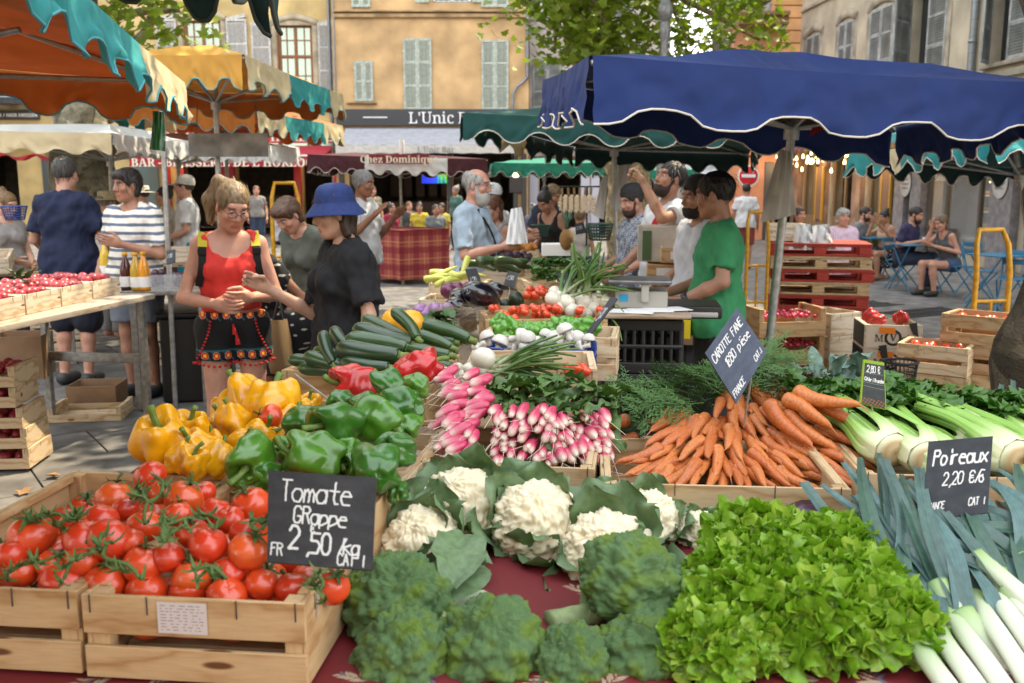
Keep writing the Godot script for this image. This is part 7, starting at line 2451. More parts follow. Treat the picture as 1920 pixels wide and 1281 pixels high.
	for k in 30: place(pl, "dark red plum in the clear punnets on the left table", "plums in clear punnets", at(rf(286, 346), rf(508, 536), rf(6.9, 7.15)), tumble(), rf(0.95, 1.15))
	for k in 5:
		fill([nc], "red apple showing in the gaps of the bottom left crate stack", "apples in the left crate stack", Transform3D(Basis(Vector3.UP, 0.11), W(-3.1, 0.02 + (4 - k) * 0.122, -5.42)), 0.40, 0.24, 0.08, 0.05 if k else 0.085, 0.0)
	var rt := ball_thing("small_tomato", "tomato", W(0.032, 0.029, 0.032), gloss("tomato_skin_0", L(0, 0, 0)), func(_d, _s): return WH, 0.03, 14)
	for k in 4: fill([rt], "red tomato in the crate stacks at the right by the tree", "tomatoes in the right crate stacks", Transform3D(Basis(Vector3.UP, -0.6), W(2.60, 0.002 + (3 - k) * 0.178, -5.62)), 0.34, 0.24, 0.07, 0.135 if k == 0 else 0.115, 0.012 if k == 0 else 0.0)
	fill([rt], "red tomato in the crate stacks at the right by the tree", "tomatoes in the right crate stacks", Transform3D(Basis(Vector3.UP, -0.75), W(2.86, 0.714, -5.62)), 0.34, 0.24, 0.075, 0.13, 0.0)
	var rd := ball_thing("pink_radish", "radish", W(0.013, 0.012, 0.013), gloss("pink_radish", L(0.55, 0.03, 0.09), 0.4, 0.3), func(_d, _s): return WH, 0.03, 15)
	for k in 3: fill([rd], "tiny pink radish in the crates behind the blue tent's pole", "radishes in the crates by the pole", Transform3D(Basis(Vector3.UP, 0.18), W(1.93, 0.002 + (3 - k) * 0.203, -6.62)), 0.42, 0.28, 0.05, 0.14, 0.0, 1.3)
	var rp := make_pepper(9, "red_pepper", L(0, 0, 0), L(0.16, 0.26, 0.04))
	for k in 2: fill([rp], "long dark red pepper in the white printed crates", "red peppers in the printed crates", Transform3D(Basis(Vector3.UP, -0.16), W(2.52, 0.60 - k * 0.16, -6.2)), 0.3, 0.3, 0.1, 0.165 if k == 0 else 0.1, 0.03 if k == 0 else 0.0, 1.0)
	var sq := MB.new()
	sq.tube(curve([W(0, 0, -0.1), W(0.01, 0.01, 0), W(0, 0, 0.1)], 8), [0.02, 0.028, 0.03, 0.03, 0.028, 0.026, 0.022, 0.018, 0.01], 10)
	var sqt := thing("green_squash", "", "squash")
	obj("flesh", sq, mats["courgette_skin_1"], sqt)
	for k in 12: place(sqt, "mottled green squash in the crate near the bearded man", "green squash", at(rf(890, 985), rf(490, 503), rf(6.4, 6.9)), Basis.from_euler(W(rf(-0.3, 0.3), rf(0, 3), 0)), rf(0.9, 1.2))
	var where := []
	for k in 420: where.append(Transform3D(Basis.from_euler(W(rf(-0.4, 0.4), rf(0, TAU), 0)).scaled(W(0.35, 0.35, 0.7)), at(rf(1000, 1088), rf(484, 500), rf(6.55, 6.85))))
	var beans := scatter("green_beans", yp.mesh(), where, null)
	beans.material_override = mat("bean_green", L(0.06, 0.15, 0.03), 0.5)
	tag(beans, "heap of thin green beans in the crate at the back of the stall", "", "", "stuff")
	where = []
	for k in 260: where.append(Transform3D(Basis.from_euler(W(rf(-1.2, 0.2), rf(0, TAU), 0)).scaled(Vector3.ONE * rf(0.5, 0.9)), at(rf(1000, 1082), rf(506, 526), rf(5.9, 6.2))))
	var pars := scatter("parsley_leaves", shared["celery_leaf"], where, null)
	pars.material_override = mats["celery_leaf"]
	tag(pars, "bunched dark green parsley in the crate behind the onion leaves", "", "", "stuff")
	var ap := ball_thing("apricot", "apricot", W(0.024, 0.023, 0.024), mat("apricot_skin", L(0.62, 0.24, 0.04), 0.6, "soft", 12.0), func(_d, _s): return WH, 0.03, 16)
	for k in 46: place(ap, "orange apricot in the far crate by the bearded man", "apricots", at(rf(926, 1004), rf(457, 467), rf(8.0, 8.5)), tumble(), rf(0.9, 1.2))
	for k in 24: place(pl, "red plum in the crate before the apricots", "plums at the back of the stall", at(rf(916, 994), rf(476, 485), rf(7.2, 7.6)), tumble(), rf(0.9, 1.2))

# ================================================================ people
var heads := {}
var hands := {}

func head_mb(female: bool, cell: float) -> MB:
	var key := "%s%.3f" % [female, cell]
	if heads.has(key): return heads[key]
	var f := Field.new(W(-0.11, -0.15, -0.13), W(0.11, 0.14, 0.135), cell)
	var j := 0.92 if female else 1.0
	f.ell(W(0, 0.032, -0.012), W(0.074, 0.088, 0.095))
	f.ell(W(0, -0.035, 0.022), W(0.060 * j, 0.078, 0.068), 0.03)
	f.ell(W(0, -0.094, 0.058), W(0.026 * j, 0.02, 0.022), 0.03)
	f.cap(W(-0.05 * j, -0.055, 0.0), W(-0.015, -0.088, 0.05), 0.022, 0.016, 0.03)
	f.cap(W(0.05 * j, -0.055, 0.0), W(0.015, -0.088, 0.05), 0.022, 0.016, 0.03)
	f.cap(W(-0.034, 0.036, 0.074), W(0.034, 0.036, 0.074), 0.013, 0.013, 0.02)
	f.cap(W(0, 0.022, 0.083), W(0, -0.024, 0.104), 0.008, 0.0125 if not female else 0.0105, 0.012)
	f.cap(W(-0.012, -0.030, 0.092), W(0.012, -0.030, 0.092), 0.0085, 0.0085, 0.008)
	for s in [-1.0, 1.0]:
		f.ell(W(s * 0.031, 0.012, 0.092), W(0.018, 0.012, 0.014), 0.012, Basis(), true)
		f.ell(W(s * 0.043, -0.022, 0.062), W(0.022, 0.02, 0.02), 0.02)
		f.ell(W(s * 0.076, -0.004, -0.008), W(0.009, 0.031, 0.019), 0.006, Basis(Vector3.UP, s * 0.35))
	f.cap(W(-0.020, -0.060, 0.082), W(0.020, -0.060, 0.082), 0.0075, 0.0075, 0.007)
	f.cap(W(-0.017, -0.070, 0.081), W(0.017, -0.070, 0.081), 0.0075, 0.0075, 0.006)
	f.cap(W(0, -0.05, -0.02), W(0, -0.15, -0.035), 0.05 * j, 0.052 * j, 0.03)
	var mb := MB.new()
	f.mesh(mb)
	for i in mb.v.size():
		var p := mb.v[i]
		var c := WH
		if absf(p.x) < 0.026 and absf(p.y + 0.065) < 0.011 and p.z > 0.07: c = Color(0.92, 0.60, 0.56)
		elif absf(absf(p.x) - 0.032) < 0.018 and absf(p.y - 0.033 + absf(p.x) * 0.05) < 0.006 and p.z > 0.06: c = Color(0.42, 0.36, 0.32)
		elif p.z > 0.03: c = Color(1.02, 0.92, 0.90).lerp(WH, clampf(absf(absf(p.x) - 0.045) * 30.0, 0, 1))
		mb.c[i] = c
	heads[key] = mb
	return mb

func hand_mb(pose: String, cell: float) -> MB:
	var key := "%s%.3f" % [pose, cell]
	if hands.has(key): return hands[key]
	var curl: float = {"rest": 0.38, "grip": 1.15, "pinch": 0.72, "open": 0.12}[pose]
	var f := Field.new(W(-0.11, -0.20, -0.07), W(0.04, 0.03, 0.11), cell)
	for k in 4:
		var z: float = [0.030, 0.010, -0.011, -0.031][k]
		var b := W(0, -0.083 + absf(k - 1.2) * 0.004, z)
		f.cap(W(0, -0.012, z * 0.62), b, 0.0135, 0.0115, 0.012)
		var a := curl * (0.55 if pose == "pinch" and k == 0 else 1.0)
		var dir := 0.35 * a
		var len: float = [0.034, 0.038, 0.035, 0.027][k]
		for s in 3:
			var e: Vector3 = b + W(-sin(dir), -cos(dir), 0) * len * [1.0, 0.72, 0.58][s]
			f.cap(b, e, 0.0096 - s * 0.0009, 0.0088 - s * 0.0009, 0.003)
			b = e
			dir += a * 0.95
	var t0 := W(-0.004, -0.02, 0.026)
	var t1 := W(-0.016 - curl * 0.012, -0.052, 0.056 - curl * 0.008)
	var t2 := W(-0.028 - curl * 0.022, -0.082, 0.060 - curl * 0.02)
	var t3 := W(-0.036 - curl * 0.03, -0.104, 0.056 - curl * 0.026)
	f.cap(t0, t1, 0.0145, 0.0115, 0.01)
	f.cap(t1, t2, 0.0112, 0.0095, 0.004)
	f.cap(t2, t3, 0.0095, 0.008, 0.004)
	f.cap(W(0, 0.025, 0), W(0, -0.02, 0), 0.024, 0.025, 0.02, false, false, 1.15)
	var mb := MB.new()
	f.mesh(mb)
	hands[key] = mb
	return mb

func wrinkle(mb: MB, amp: float, sd: int) -> void:
	var n := PackedVector3Array()
	n.resize(mb.v.size())
	for k in range(0, mb.t.size(), 3):
		var q := (mb.v[mb.t[k + 2]] - mb.v[mb.t[k]]).cross(mb.v[mb.t[k + 1]] - mb.v[mb.t[k]])
		for e in 3: n[mb.t[k + e]] += q
	var nz := noise3(sd, 1.0)
	for i in mb.v.size():
		var p := mb.v[i]
		var w := nz.get_noise_3d(p.x * 9.0 + p.y * 4.0, p.y * 6.0, p.z * 9.0) + 0.5 * nz.get_noise_3d(p.x * 22.0, p.y * 13.0 + p.x * 8.0, p.z * 22.0)
		mb.v[i] = p + n[i].normalized() * amp * (w - 0.1)

const SKIN := {"fair": Color(0.62, 0.36, 0.25), "tan": Color(0.42, 0.21, 0.13), "rosy": Color(0.58, 0.30, 0.21), "brown": Color(0.33, 0.15, 0.085), "pale": Color(0.66, 0.42, 0.32)}

# o: h, skin, female, J (joint overrides in a 1.75 m frame), head (pitch, yaw, roll), lean, sit, top [material, sleeve, hem, loose, neck], bottom [material, reach, loose],
# shoes, hair [style, colour], beard, hat [style, colour], glasses, hand [left pose, right pose], cell
func person(label: String, px: float, d: float, turn: float, o: Dictionary) -> Node3D:
	var s: float = o.get("h", 1.7) / 1.75
	var w := at(px, 350, d)
	var t := thing("person", label, "person", W(w.x, o.get("up", 0.0), -d), turn)
	t.scale = Vector3.ONE * s
	var cell: float = o.get("cell", 0.02)
	var fem: bool = o.get("female", false)
	var sit: bool = o.get("sit", false)
	var skin: Color = SKIN[o.get("skin", "rosy")]
	var sm := mat("skin", WH, 0.5, "soft", 5.0, "weave", 0.04)
	sm.subsurf_scatter_enabled = true
	sm.subsurf_scatter_strength = 0.08
	var pivot := W(0, 0.95, 0)
	var drop := W(0, -0.44, 0) if sit else Vector3.ZERO
	var lean := Transform3D(Basis(Vector3.RIGHT, o.get("lean", 0.0)), Vector3.ZERO)
	var up := Transform3D(lean.basis, pivot + drop) * Transform3D(Basis(), -pivot)
	var sw := 0.158 if fem else 0.18
	var J := {"sL": up * W(sw - 0.008, 1.395, -0.01), "sR": up * W(-sw + 0.008, 1.395, -0.01), "eL": up * W(sw + 0.06, 1.13, -0.02), "eR": up * W(-sw - 0.06, 1.13, -0.02), "wL": up * W(sw + 0.07, 0.88, 0.06), "wR": up * W(-sw - 0.07, 0.88, 0.06),
		"hL": W(0.09, 0.92, 0) + drop, "hR": W(-0.09, 0.92, 0) + drop, "kL": W(0.10, 0.50, 0.02), "kR": W(-0.10, 0.50, 0.02), "aL": W(0.10, 0.085, -0.02), "aR": W(-0.10, 0.085, -0.02)}
	if sit: J.merge({"kL": W(0.12, 0.50, 0.42), "kR": W(-0.12, 0.50, 0.42), "aL": W(0.12, 0.09, 0.36), "aR": W(-0.12, 0.09, 0.40)}, true)
	J.merge(o.get("J", {}), true)
	var lo := Vector3.ONE * 9
	var hi := -lo
	for k in J:
		lo = lo.min(J[k])
		hi = hi.max(J[k])
	lo = W(lo.x - 0.2, -0.02, lo.z - 0.24)
	hi = W(hi.x + 0.2, (up * W(0, 1.6, 0)).y + 0.02, hi.z + 0.26)
	hi.y = maxf(hi.y, maxf(J.eL.y, J.eR.y) + 0.1)
	var fat: float = o.get("fat", 0.0)
	var torso := func(f: Field, x: float):
		f.cap(up * W(-0.09, 1.36, -0.01), up * W(0.09, 1.36, -0.01), 0.078 + x, 0.078 + x, 0.04)
		f.cap(up * W(-0.075, 1.26, 0), up * W(0.075, 1.26, 0), 0.098 + x, 0.098 + x, 0.05)
		f.cap(up * W(-0.05, 1.10, 0.005), up * W(0.05, 1.10, 0.005), (0.088 if fem else 0.098) + x, (0.088 if fem else 0.098) + x, 0.07)
		f.cap(W(-0.08, 0.95, 0) + drop, W(0.08, 0.95, 0) + drop, (0.096 if fem else 0.102) + x, (0.096 if fem else 0.102) + x, 0.06)
		if fem:
			for q in [-1, 1]: f.ell(up * W(q * 0.072, 1.27, 0.075), Vector3.ONE * (0.058 + x), 0.03)
		if fat > 0.0: f.ell(up * W(0, 1.07, 0.06), W(0.15, 0.16, 0.13) * fat + Vector3.ONE * x, 0.05)
		for q in ["L", "R"]: f.cap(up * W(0, 1.435, -0.015), J["s" + q], 0.05 + x * 0.6, 0.044 + x * 0.6, 0.04)
	var neck := up * W(0, 1.46, -0.012)
	var hb := Basis.from_euler(W(o.get("head", Vector3.ZERO).x, o.get("head", Vector3.ZERO).y, o.get("head", Vector3.ZERO).z))
	var hx := Transform3D((lean.basis * hb).scaled(Vector3.ONE * 1.02), up * W(0, 1.482, -0.005) + lean.basis * hb * W(0, 0.13, 0.025))
	var f := Field.new(lo, hi, cell)
	(torso as Callable).call(f, 0.0)
	f.cap(neck - W(0, 0.04, 0), hx * W(0, -0.07, -0.02), 0.058 if not fem else 0.048, 0.05 if not fem else 0.043, 0.03)
	for q in ["L", "R"]:
		f.cap(J["s" + q], J["e" + q], 0.047 if not fem else 0.041, 0.037 if not fem else 0.032, 0.03)
		f.cap(J["e" + q], J["e" + q].lerp(J["w" + q], 0.35), 0.037, 0.039 if not fem else 0.034, 0.015)
		f.cap(J["e" + q].lerp(J["w" + q], 0.35), J["w" + q], 0.039 if not fem else 0.034, 0.026, 0.015)
		var calf: Vector3 = J["k" + q].lerp(J["a" + q], 0.32)
		f.cap(J["h" + q], J["k" + q], 0.085, 0.054, 0.03)
		f.cap(J["k" + q], calf, 0.052, 0.056, 0.02)
		f.cap(calf, J["a" + q], 0.055, 0.035, 0.02)
		f.cap(J["a" + q] - W(0, 0.03, 0.02), J["a" + q] + W(0, -0.048, 0.13), 0.04, 0.03, 0.02)
	var mb := MB.new()
	f.mesh(mb, skin)
	mb.add(head_mb(fem, 0.006 if cell < 0.016 else 0.0095), hx, skin)
	var hc := 0.0052 if cell < 0.016 else 0.0075
	var poses: Array = o.get("hand", ["rest", "rest"])
	for k in 2:
		var q: String = "LR"[k]
		var y: Vector3 = (J["e" + q] - J["w" + q]).normalized()
		var z: Vector3 = o.get("thumb" + q, W(0, 0.5, 1))
		z = (z - y * z.dot(y)).normalized()
		var x := y.cross(z)
		mb.add(hand_mb(poses[k], hc), Transform3D(Basis(x if k == 0 else -x, y, z), J["w" + q]), skin)
	obj("body", mb, sm, t)
	var eyes := MB.new()
	for q in [-1, 1]:
		eyes.ball(hx * W(q * 0.031, 0.009, 0.0755), W(0.0125, 0.009, 0.0115), 8, 6, Color(0.40, 0.36, 0.34))
		eyes.ball(hx * W(q * 0.031, 0.009, 0.0835), Vector3.ONE * 0.0056, 8, 5, Color(0.03, 0.02, 0.015))
	stuff(obj("eyes", eyes, mat("eye", WH, 0.15), t))
	if o.has("top"):
		var p: Array = o.top
		var g := Field.new(lo, hi, cell)
		(torso as Callable).call(g, 0.010 + p[3])
		if p[2] < 0.93:
			g.cap(W(-0.07, p[2] - 0.05, 0) + drop, W(-0.06, 1.0, 0) + drop, 0.125 + p[3] * 1.3, 0.12 + p[3], 0.05)
			g.cap(W(0.07, p[2] - 0.05, 0) + drop, W(0.06, 1.0, 0) + drop, 0.125 + p[3] * 1.3, 0.12 + p[3], 0.05)
		if p[1] > 0.0:
			for q in ["L", "R"]:
				var e: Vector3 = J["s" + q].lerp(J["e" + q], minf(p[1], 1.0))
				g.cap(J["s" + q], e, 0.052 + p[3] * 0.5, 0.05 + p[3] * 0.9, 0.03, false, p[1] <= 1.0)
				if p[1] > 1.0: g.cap(e, J["e" + q].lerp(J["w" + q], p[1] - 1.0), 0.052, 0.042, 0.03, false, true)
		else:
			for q in ["L", "R"]: g.ell(J["s" + q] + (J["s" + q] - neck) * 0.30 + W(0, -0.02, 0), W(0.075, 0.12, 0.13), 0.012, Basis(), true)
		var ny: float = p[4]
		g.ell(neck + lean.basis * W(0, 0.045 - (ny - 0.075) * 0.5, 0.045 + (ny - 0.075) * 0.9), W(ny, ny * (1.0 if ny < 0.1 else 1.35), ny + 0.01), 0.01, Basis(), true)
		g.plane(up * W(0, p[2], 0) if p[2] > 0.93 else W(0, p[2], 0) + drop, Vector3.DOWN)
		g.plane(neck + W(0, 0.04, 0), Vector3.UP) if p[1] >= 0.0 else null
		var gm := MB.new()
		g.mesh(gm)
		wrinkle(gm, 0.010 + p[3] * 0.2, label.hash() % 99)
		obj("top", gm, p[0], t)
	if o.has("bottom"):
		var p: Array = o.bottom
		var g := Field.new(lo, W(hi.x, 1.1, hi.z), cell)
		g.cap(W(-0.075, 0.96, 0) + drop, W(0.075, 0.96, 0) + drop, 0.112 + p[2] * 0.5, 0.112 + p[2] * 0.5, 0.03)
		if p[2] < 0.2:
			for q in ["L", "R"]:
				var r: float = p[1] * 2.0
				g.cap(J["h" + q], J["h" + q].lerp(J["k" + q], minf(r, 1.0)), 0.096 + p[2], lerpf(0.094, 0.066, minf(r, 1.0)) + p[2] * 1.4, 0.03, false, r <= 1.0)
				if r > 1.0: g.cap(J["k" + q], J["k" + q].lerp(J["a" + q], r - 1.0), 0.066 + p[2], 0.056 + p[2], 0.02, false, true)
		else:
			g.cap(W(0, 0.96, 0) + drop, W(0, 0.96 - p[1], 0) + drop, 0.13, p[2], 0.05, false, true)
		g.plane(W(0, 1.04, 0) + drop, Vector3.UP)
		var gm := MB.new()
		g.mesh(gm)
		wrinkle(gm, 0.006, label.hash() % 77)
		obj("trousers" if p[2] < 0.2 else "skirt", gm, p[0], t)
	if o.has("shoes") and not o.has("hidden"):
		for q in ["L", "R"]:
			var a: Vector3 = J["a" + q]
			var g := Field.new(a - W(0.09, 0.13, 0.13), a + W(0.09, 0.08, 0.25), 0.014)
			g.cap(a - W(0, 0.035, 0.03), a + W(0, -0.045, 0.14), 0.05, 0.042, 0.02)
			g.cap(a, a - W(0, 0.03, 0), 0.047, 0.05, 0.02, true)
			g.plane(W(0, 0.002, 0), Vector3.DOWN)
			var gm := MB.new()
			g.mesh(gm)
			obj("shoe", gm, mat("shoe_%.2f" % o.shoes.g, o.shoes, 0.6), t)
	var hn := Node3D.new()
	if o.has("hair"):
		var st: String = o.hair[0]
		var g := Field.new(W(-0.17, -0.30, -0.24), W(0.17, 0.20, 0.16), 0.007 if cell < 0.016 else 0.011)
		g.ell(W(0, 0.040, -0.018), W(0.084, 0.094, 0.102))
		if st == "bald": g.ell(W(0, 0.13, 0.03), W(0.075, 0.09, 0.12), 0.01, Basis(), true)
		if st == "thin": g.ell(W(0, 0.16, -0.085), W(0.05, 0.06, 0.055), 0.02, Basis(), true)
		if st in ["bob", "long", "messy"]:
			var bot := -0.06 if st == "messy" else (-0.10 if st == "bob" else -0.19)
			for q in [-1, 1]: g.cap(W(q * 0.066, 0.02, -0.02), W(q * 0.066, bot, -0.03), 0.03, 0.024, 0.03)
			g.cap(W(0, 0.0, -0.075), W(0, bot, -0.06), 0.045, 0.035, 0.03)
		if st == "messy": g.ell(W(0.0, 0.075, 0.05), W(0.07, 0.04, 0.05), 0.03)
		g.ell(W(0, -0.045, 0.085), W(0.066, 0.098, 0.085), 0.012, Basis(), true)
		for q in [-1, 1]: g.ell(W(q * 0.085, -0.01, 0.0), W(0.022, 0.036, 0.024), 0.008, Basis(), true)
		if st in ["short", "bald", "thin", "tail", "bun"]: g.ell(W(0, -0.15, -0.03), W(0.12, 0.105, 0.14), 0.012, Basis(), true)
		if st == "tail":
			g.cap(W(0.0, 0.10, -0.085), W(-0.045, 0.085, -0.13), 0.02, 0.028, 0.02)
			g.cap(W(-0.045, 0.085, -0.13), W(-0.075, -0.02, -0.13), 0.03, 0.04, 0.03)
			g.cap(W(-0.075, -0.02, -0.13), W(-0.075, -0.12, -0.09), 0.038, 0.022, 0.03)
		if st == "bun": g.ell(W(0, 0.12, -0.09), Vector3.ONE * 0.042, 0.015)
		var hm := MB.new()
		g.mesh(hm)
		var nz := noise3(label.hash() % 50, 1.0)
		for i in hm.v.size():
			var p := hm.v[i]
			var strand := nz.get_noise_3d(p.x * 75.0, p.y * 14.0, p.z * 40.0)
			hm.v[i] = p + (p - W(0, 0.02, -0.02)).normalized() * strand * (0.002 if st == "tail" else 0.004)
			hm.c[i] = WH * (1.0 + strand * 0.9)
		if cell < 0.018:
			for i in 220:
				var p := hm.v[(i * 97) % hm.v.size()]
				var n := (p - W(0, 0.02, -0.02)).normalized()
				var way := W(0, 0.11, -0.1) - p if st == "tail" and p.z > -0.09 else W(rf(-0.3, 0.3), -1, -0.2)
				var fall := (way - n * n.dot(way)).normalized()
				hm.ribbon(pv([p, p + n * 0.005 + fall * 0.025, p + n * rf(0.001, 0.006) + fall * rf(0.03, 0.06)]), [0.0022, 0.0018, 0.0004], n, 0.0, WH * rf(0.6, 1.5))
		var hm2 := MB.new()
		hm2.add(hm, hx)
		obj("hair", hm2, mat("hair_%.3f_%.3f" % [o.hair[1].r, o.hair[1].b], o.hair[1], 0.55, "grit", 9.0), t)
	if o.has("beard"):
		var g := Field.new(W(-0.09, -0.17, -0.03), W(0.09, 0.03, 0.14), 0.0075)
		g.ell(W(0, -0.085, 0.045), W(0.059, 0.045 + o.get("long_beard", 0.0), 0.056), 0.01)
		g.cap(W(-0.028, -0.062, 0.084), W(0.028, -0.062, 0.084), 0.012, 0.012, 0.01)
		for q in [-1, 1]: g.cap(W(q * 0.064, -0.01, 0.012), W(q * 0.05, -0.07, 0.03), 0.013, 0.02, 0.02)
		g.ell(W(0, -0.012, 0.10), W(0.048, 0.040, 0.06), 0.008, Basis(), true)
		var bm := MB.new()
		g.mesh(bm)
		wrinkle(bm, 0.003, 5)
		var bm2 := MB.new()
		bm2.add(bm, hx)
		obj("beard", bm2, mat("beard_%.3f" % o.beard.r, o.beard, 0.8, "grit", 14.0), t)
	if o.has("hat"):
		var st: String = o.hat[0]
		var m := mat("hat_%s_%.3f_%.3f" % [st, o.hat[1].r, o.hat[1].b], o.hat[1], 0.85, "mottle", 5.0, "weave", 0.08)
		var c := MB.new()
		var b := Basis(Vector3.RIGHT, -0.12)
		if st == "bucket":
			c.lathe(PackedVector2Array([Vector2(0.150, -0.014), Vector2(0.153, -0.010), Vector2(0.126, 0.02), Vector2(0.105, 0.048), Vector2(0.101, 0.055), Vector2(0.099, 0.08), Vector2(0.090, 0.110), Vector2(0.07, 0.130), Vector2(0.04, 0.138), Vector2(0.001, 0.141)]), 36, W(0, 0.005, -0.012), b)
			for i in c.v.size():
				var p := c.v[i]
				c.v[i] += W(sin(p.z * 40.0), cos(p.x * 37.0 + p.z * 20.0), sin(p.x * 33.0)) * 0.004
		elif st == "straw":
			c.lathe(PackedVector2Array([Vector2(0.175, 0.028), Vector2(0.177, 0.033), Vector2(0.095, 0.042), Vector2(0.092, 0.11), Vector2(0.082, 0.13), Vector2(0.001, 0.135)]), 28, W(0, 0.01, -0.012))
		else:
			c.lathe(PackedVector2Array([Vector2(0.092, 0.035), Vector2(0.094, 0.06), Vector2(0.084, 0.11), Vector2(0.05, 0.142), Vector2(0.001, 0.150)]), 24, W(0, 0.0, -0.014), b * Basis.from_scale(W(0.95, 1, 1.12)))
			var q := PackedVector3Array()
			var back := -1.0 if st == "back_cap" else 1.0
			for j in 4:
				for i in 13:
					var a := lerpf(-1.0, 1.0, i / 12.0)
					q.append(W(sin(a) * (0.088 - 0.01 * j), 0.042 - 0.006 * j + 0.008 * cos(a * 1.5), (0.070 + cos(a) * 0.026 + j * 0.026 * cos(a * 0.9)) * back - 0.01))
			c.grid(q, 13, 4, false)
		var c2 := MB.new()
		c2.add(c, hx)
		obj("hat", c2, m, t)
	if o.has("glasses"):
		var g := MB.new()
		for q in [-1, 1]:
			var ring := []
			for i in 15: ring.append(hx * W(q * 0.033 + 0.024 * cos(TAU * i / 14), 0.006 + 0.017 * sin(TAU * i / 14), 0.106))
			g.tube(pv(ring), 0.0018, 5)
			g.tube(pv([hx * W(q * 0.057, 0.012, 0.105), hx * W(q * 0.078, 0.012, 0.0)]), 0.0018, 5)
		g.tube(pv([hx * W(-0.010, 0.01, 0.106), hx * W(0.010, 0.01, 0.106)]), 0.0018, 5)
		obj("glasses", g, mat("glasses_frame", L(0.02, 0.02, 0.025), 0.3), t)
	t.set_meta("hx", hx)
	hn.free()
	return t

func pattern(key: String, draw: Callable, scale: float, n := 64) -> StandardMaterial3D:
	if mats.has(key): return mats[key]
	var im := Image.create(n, n, false, Image.FORMAT_RGB8)
	for y in n:
		for x in n: im.set_pixel(x, y, (draw as Callable).call(x, y))
	var m := mat(key, WH, 0.85)
	m.albedo_texture = ImageTexture.create_from_image(im)
	m.uv1_scale = Vector3.ONE * scale
	return m

func knit(r: float, g: float, b: float) -> StandardMaterial3D:
	return mat("knit_%.3f_%.3f_%.3f" % [r, g, b], L(r, g, b), 0.88, "soft", 3.0, "weave", 0.05)

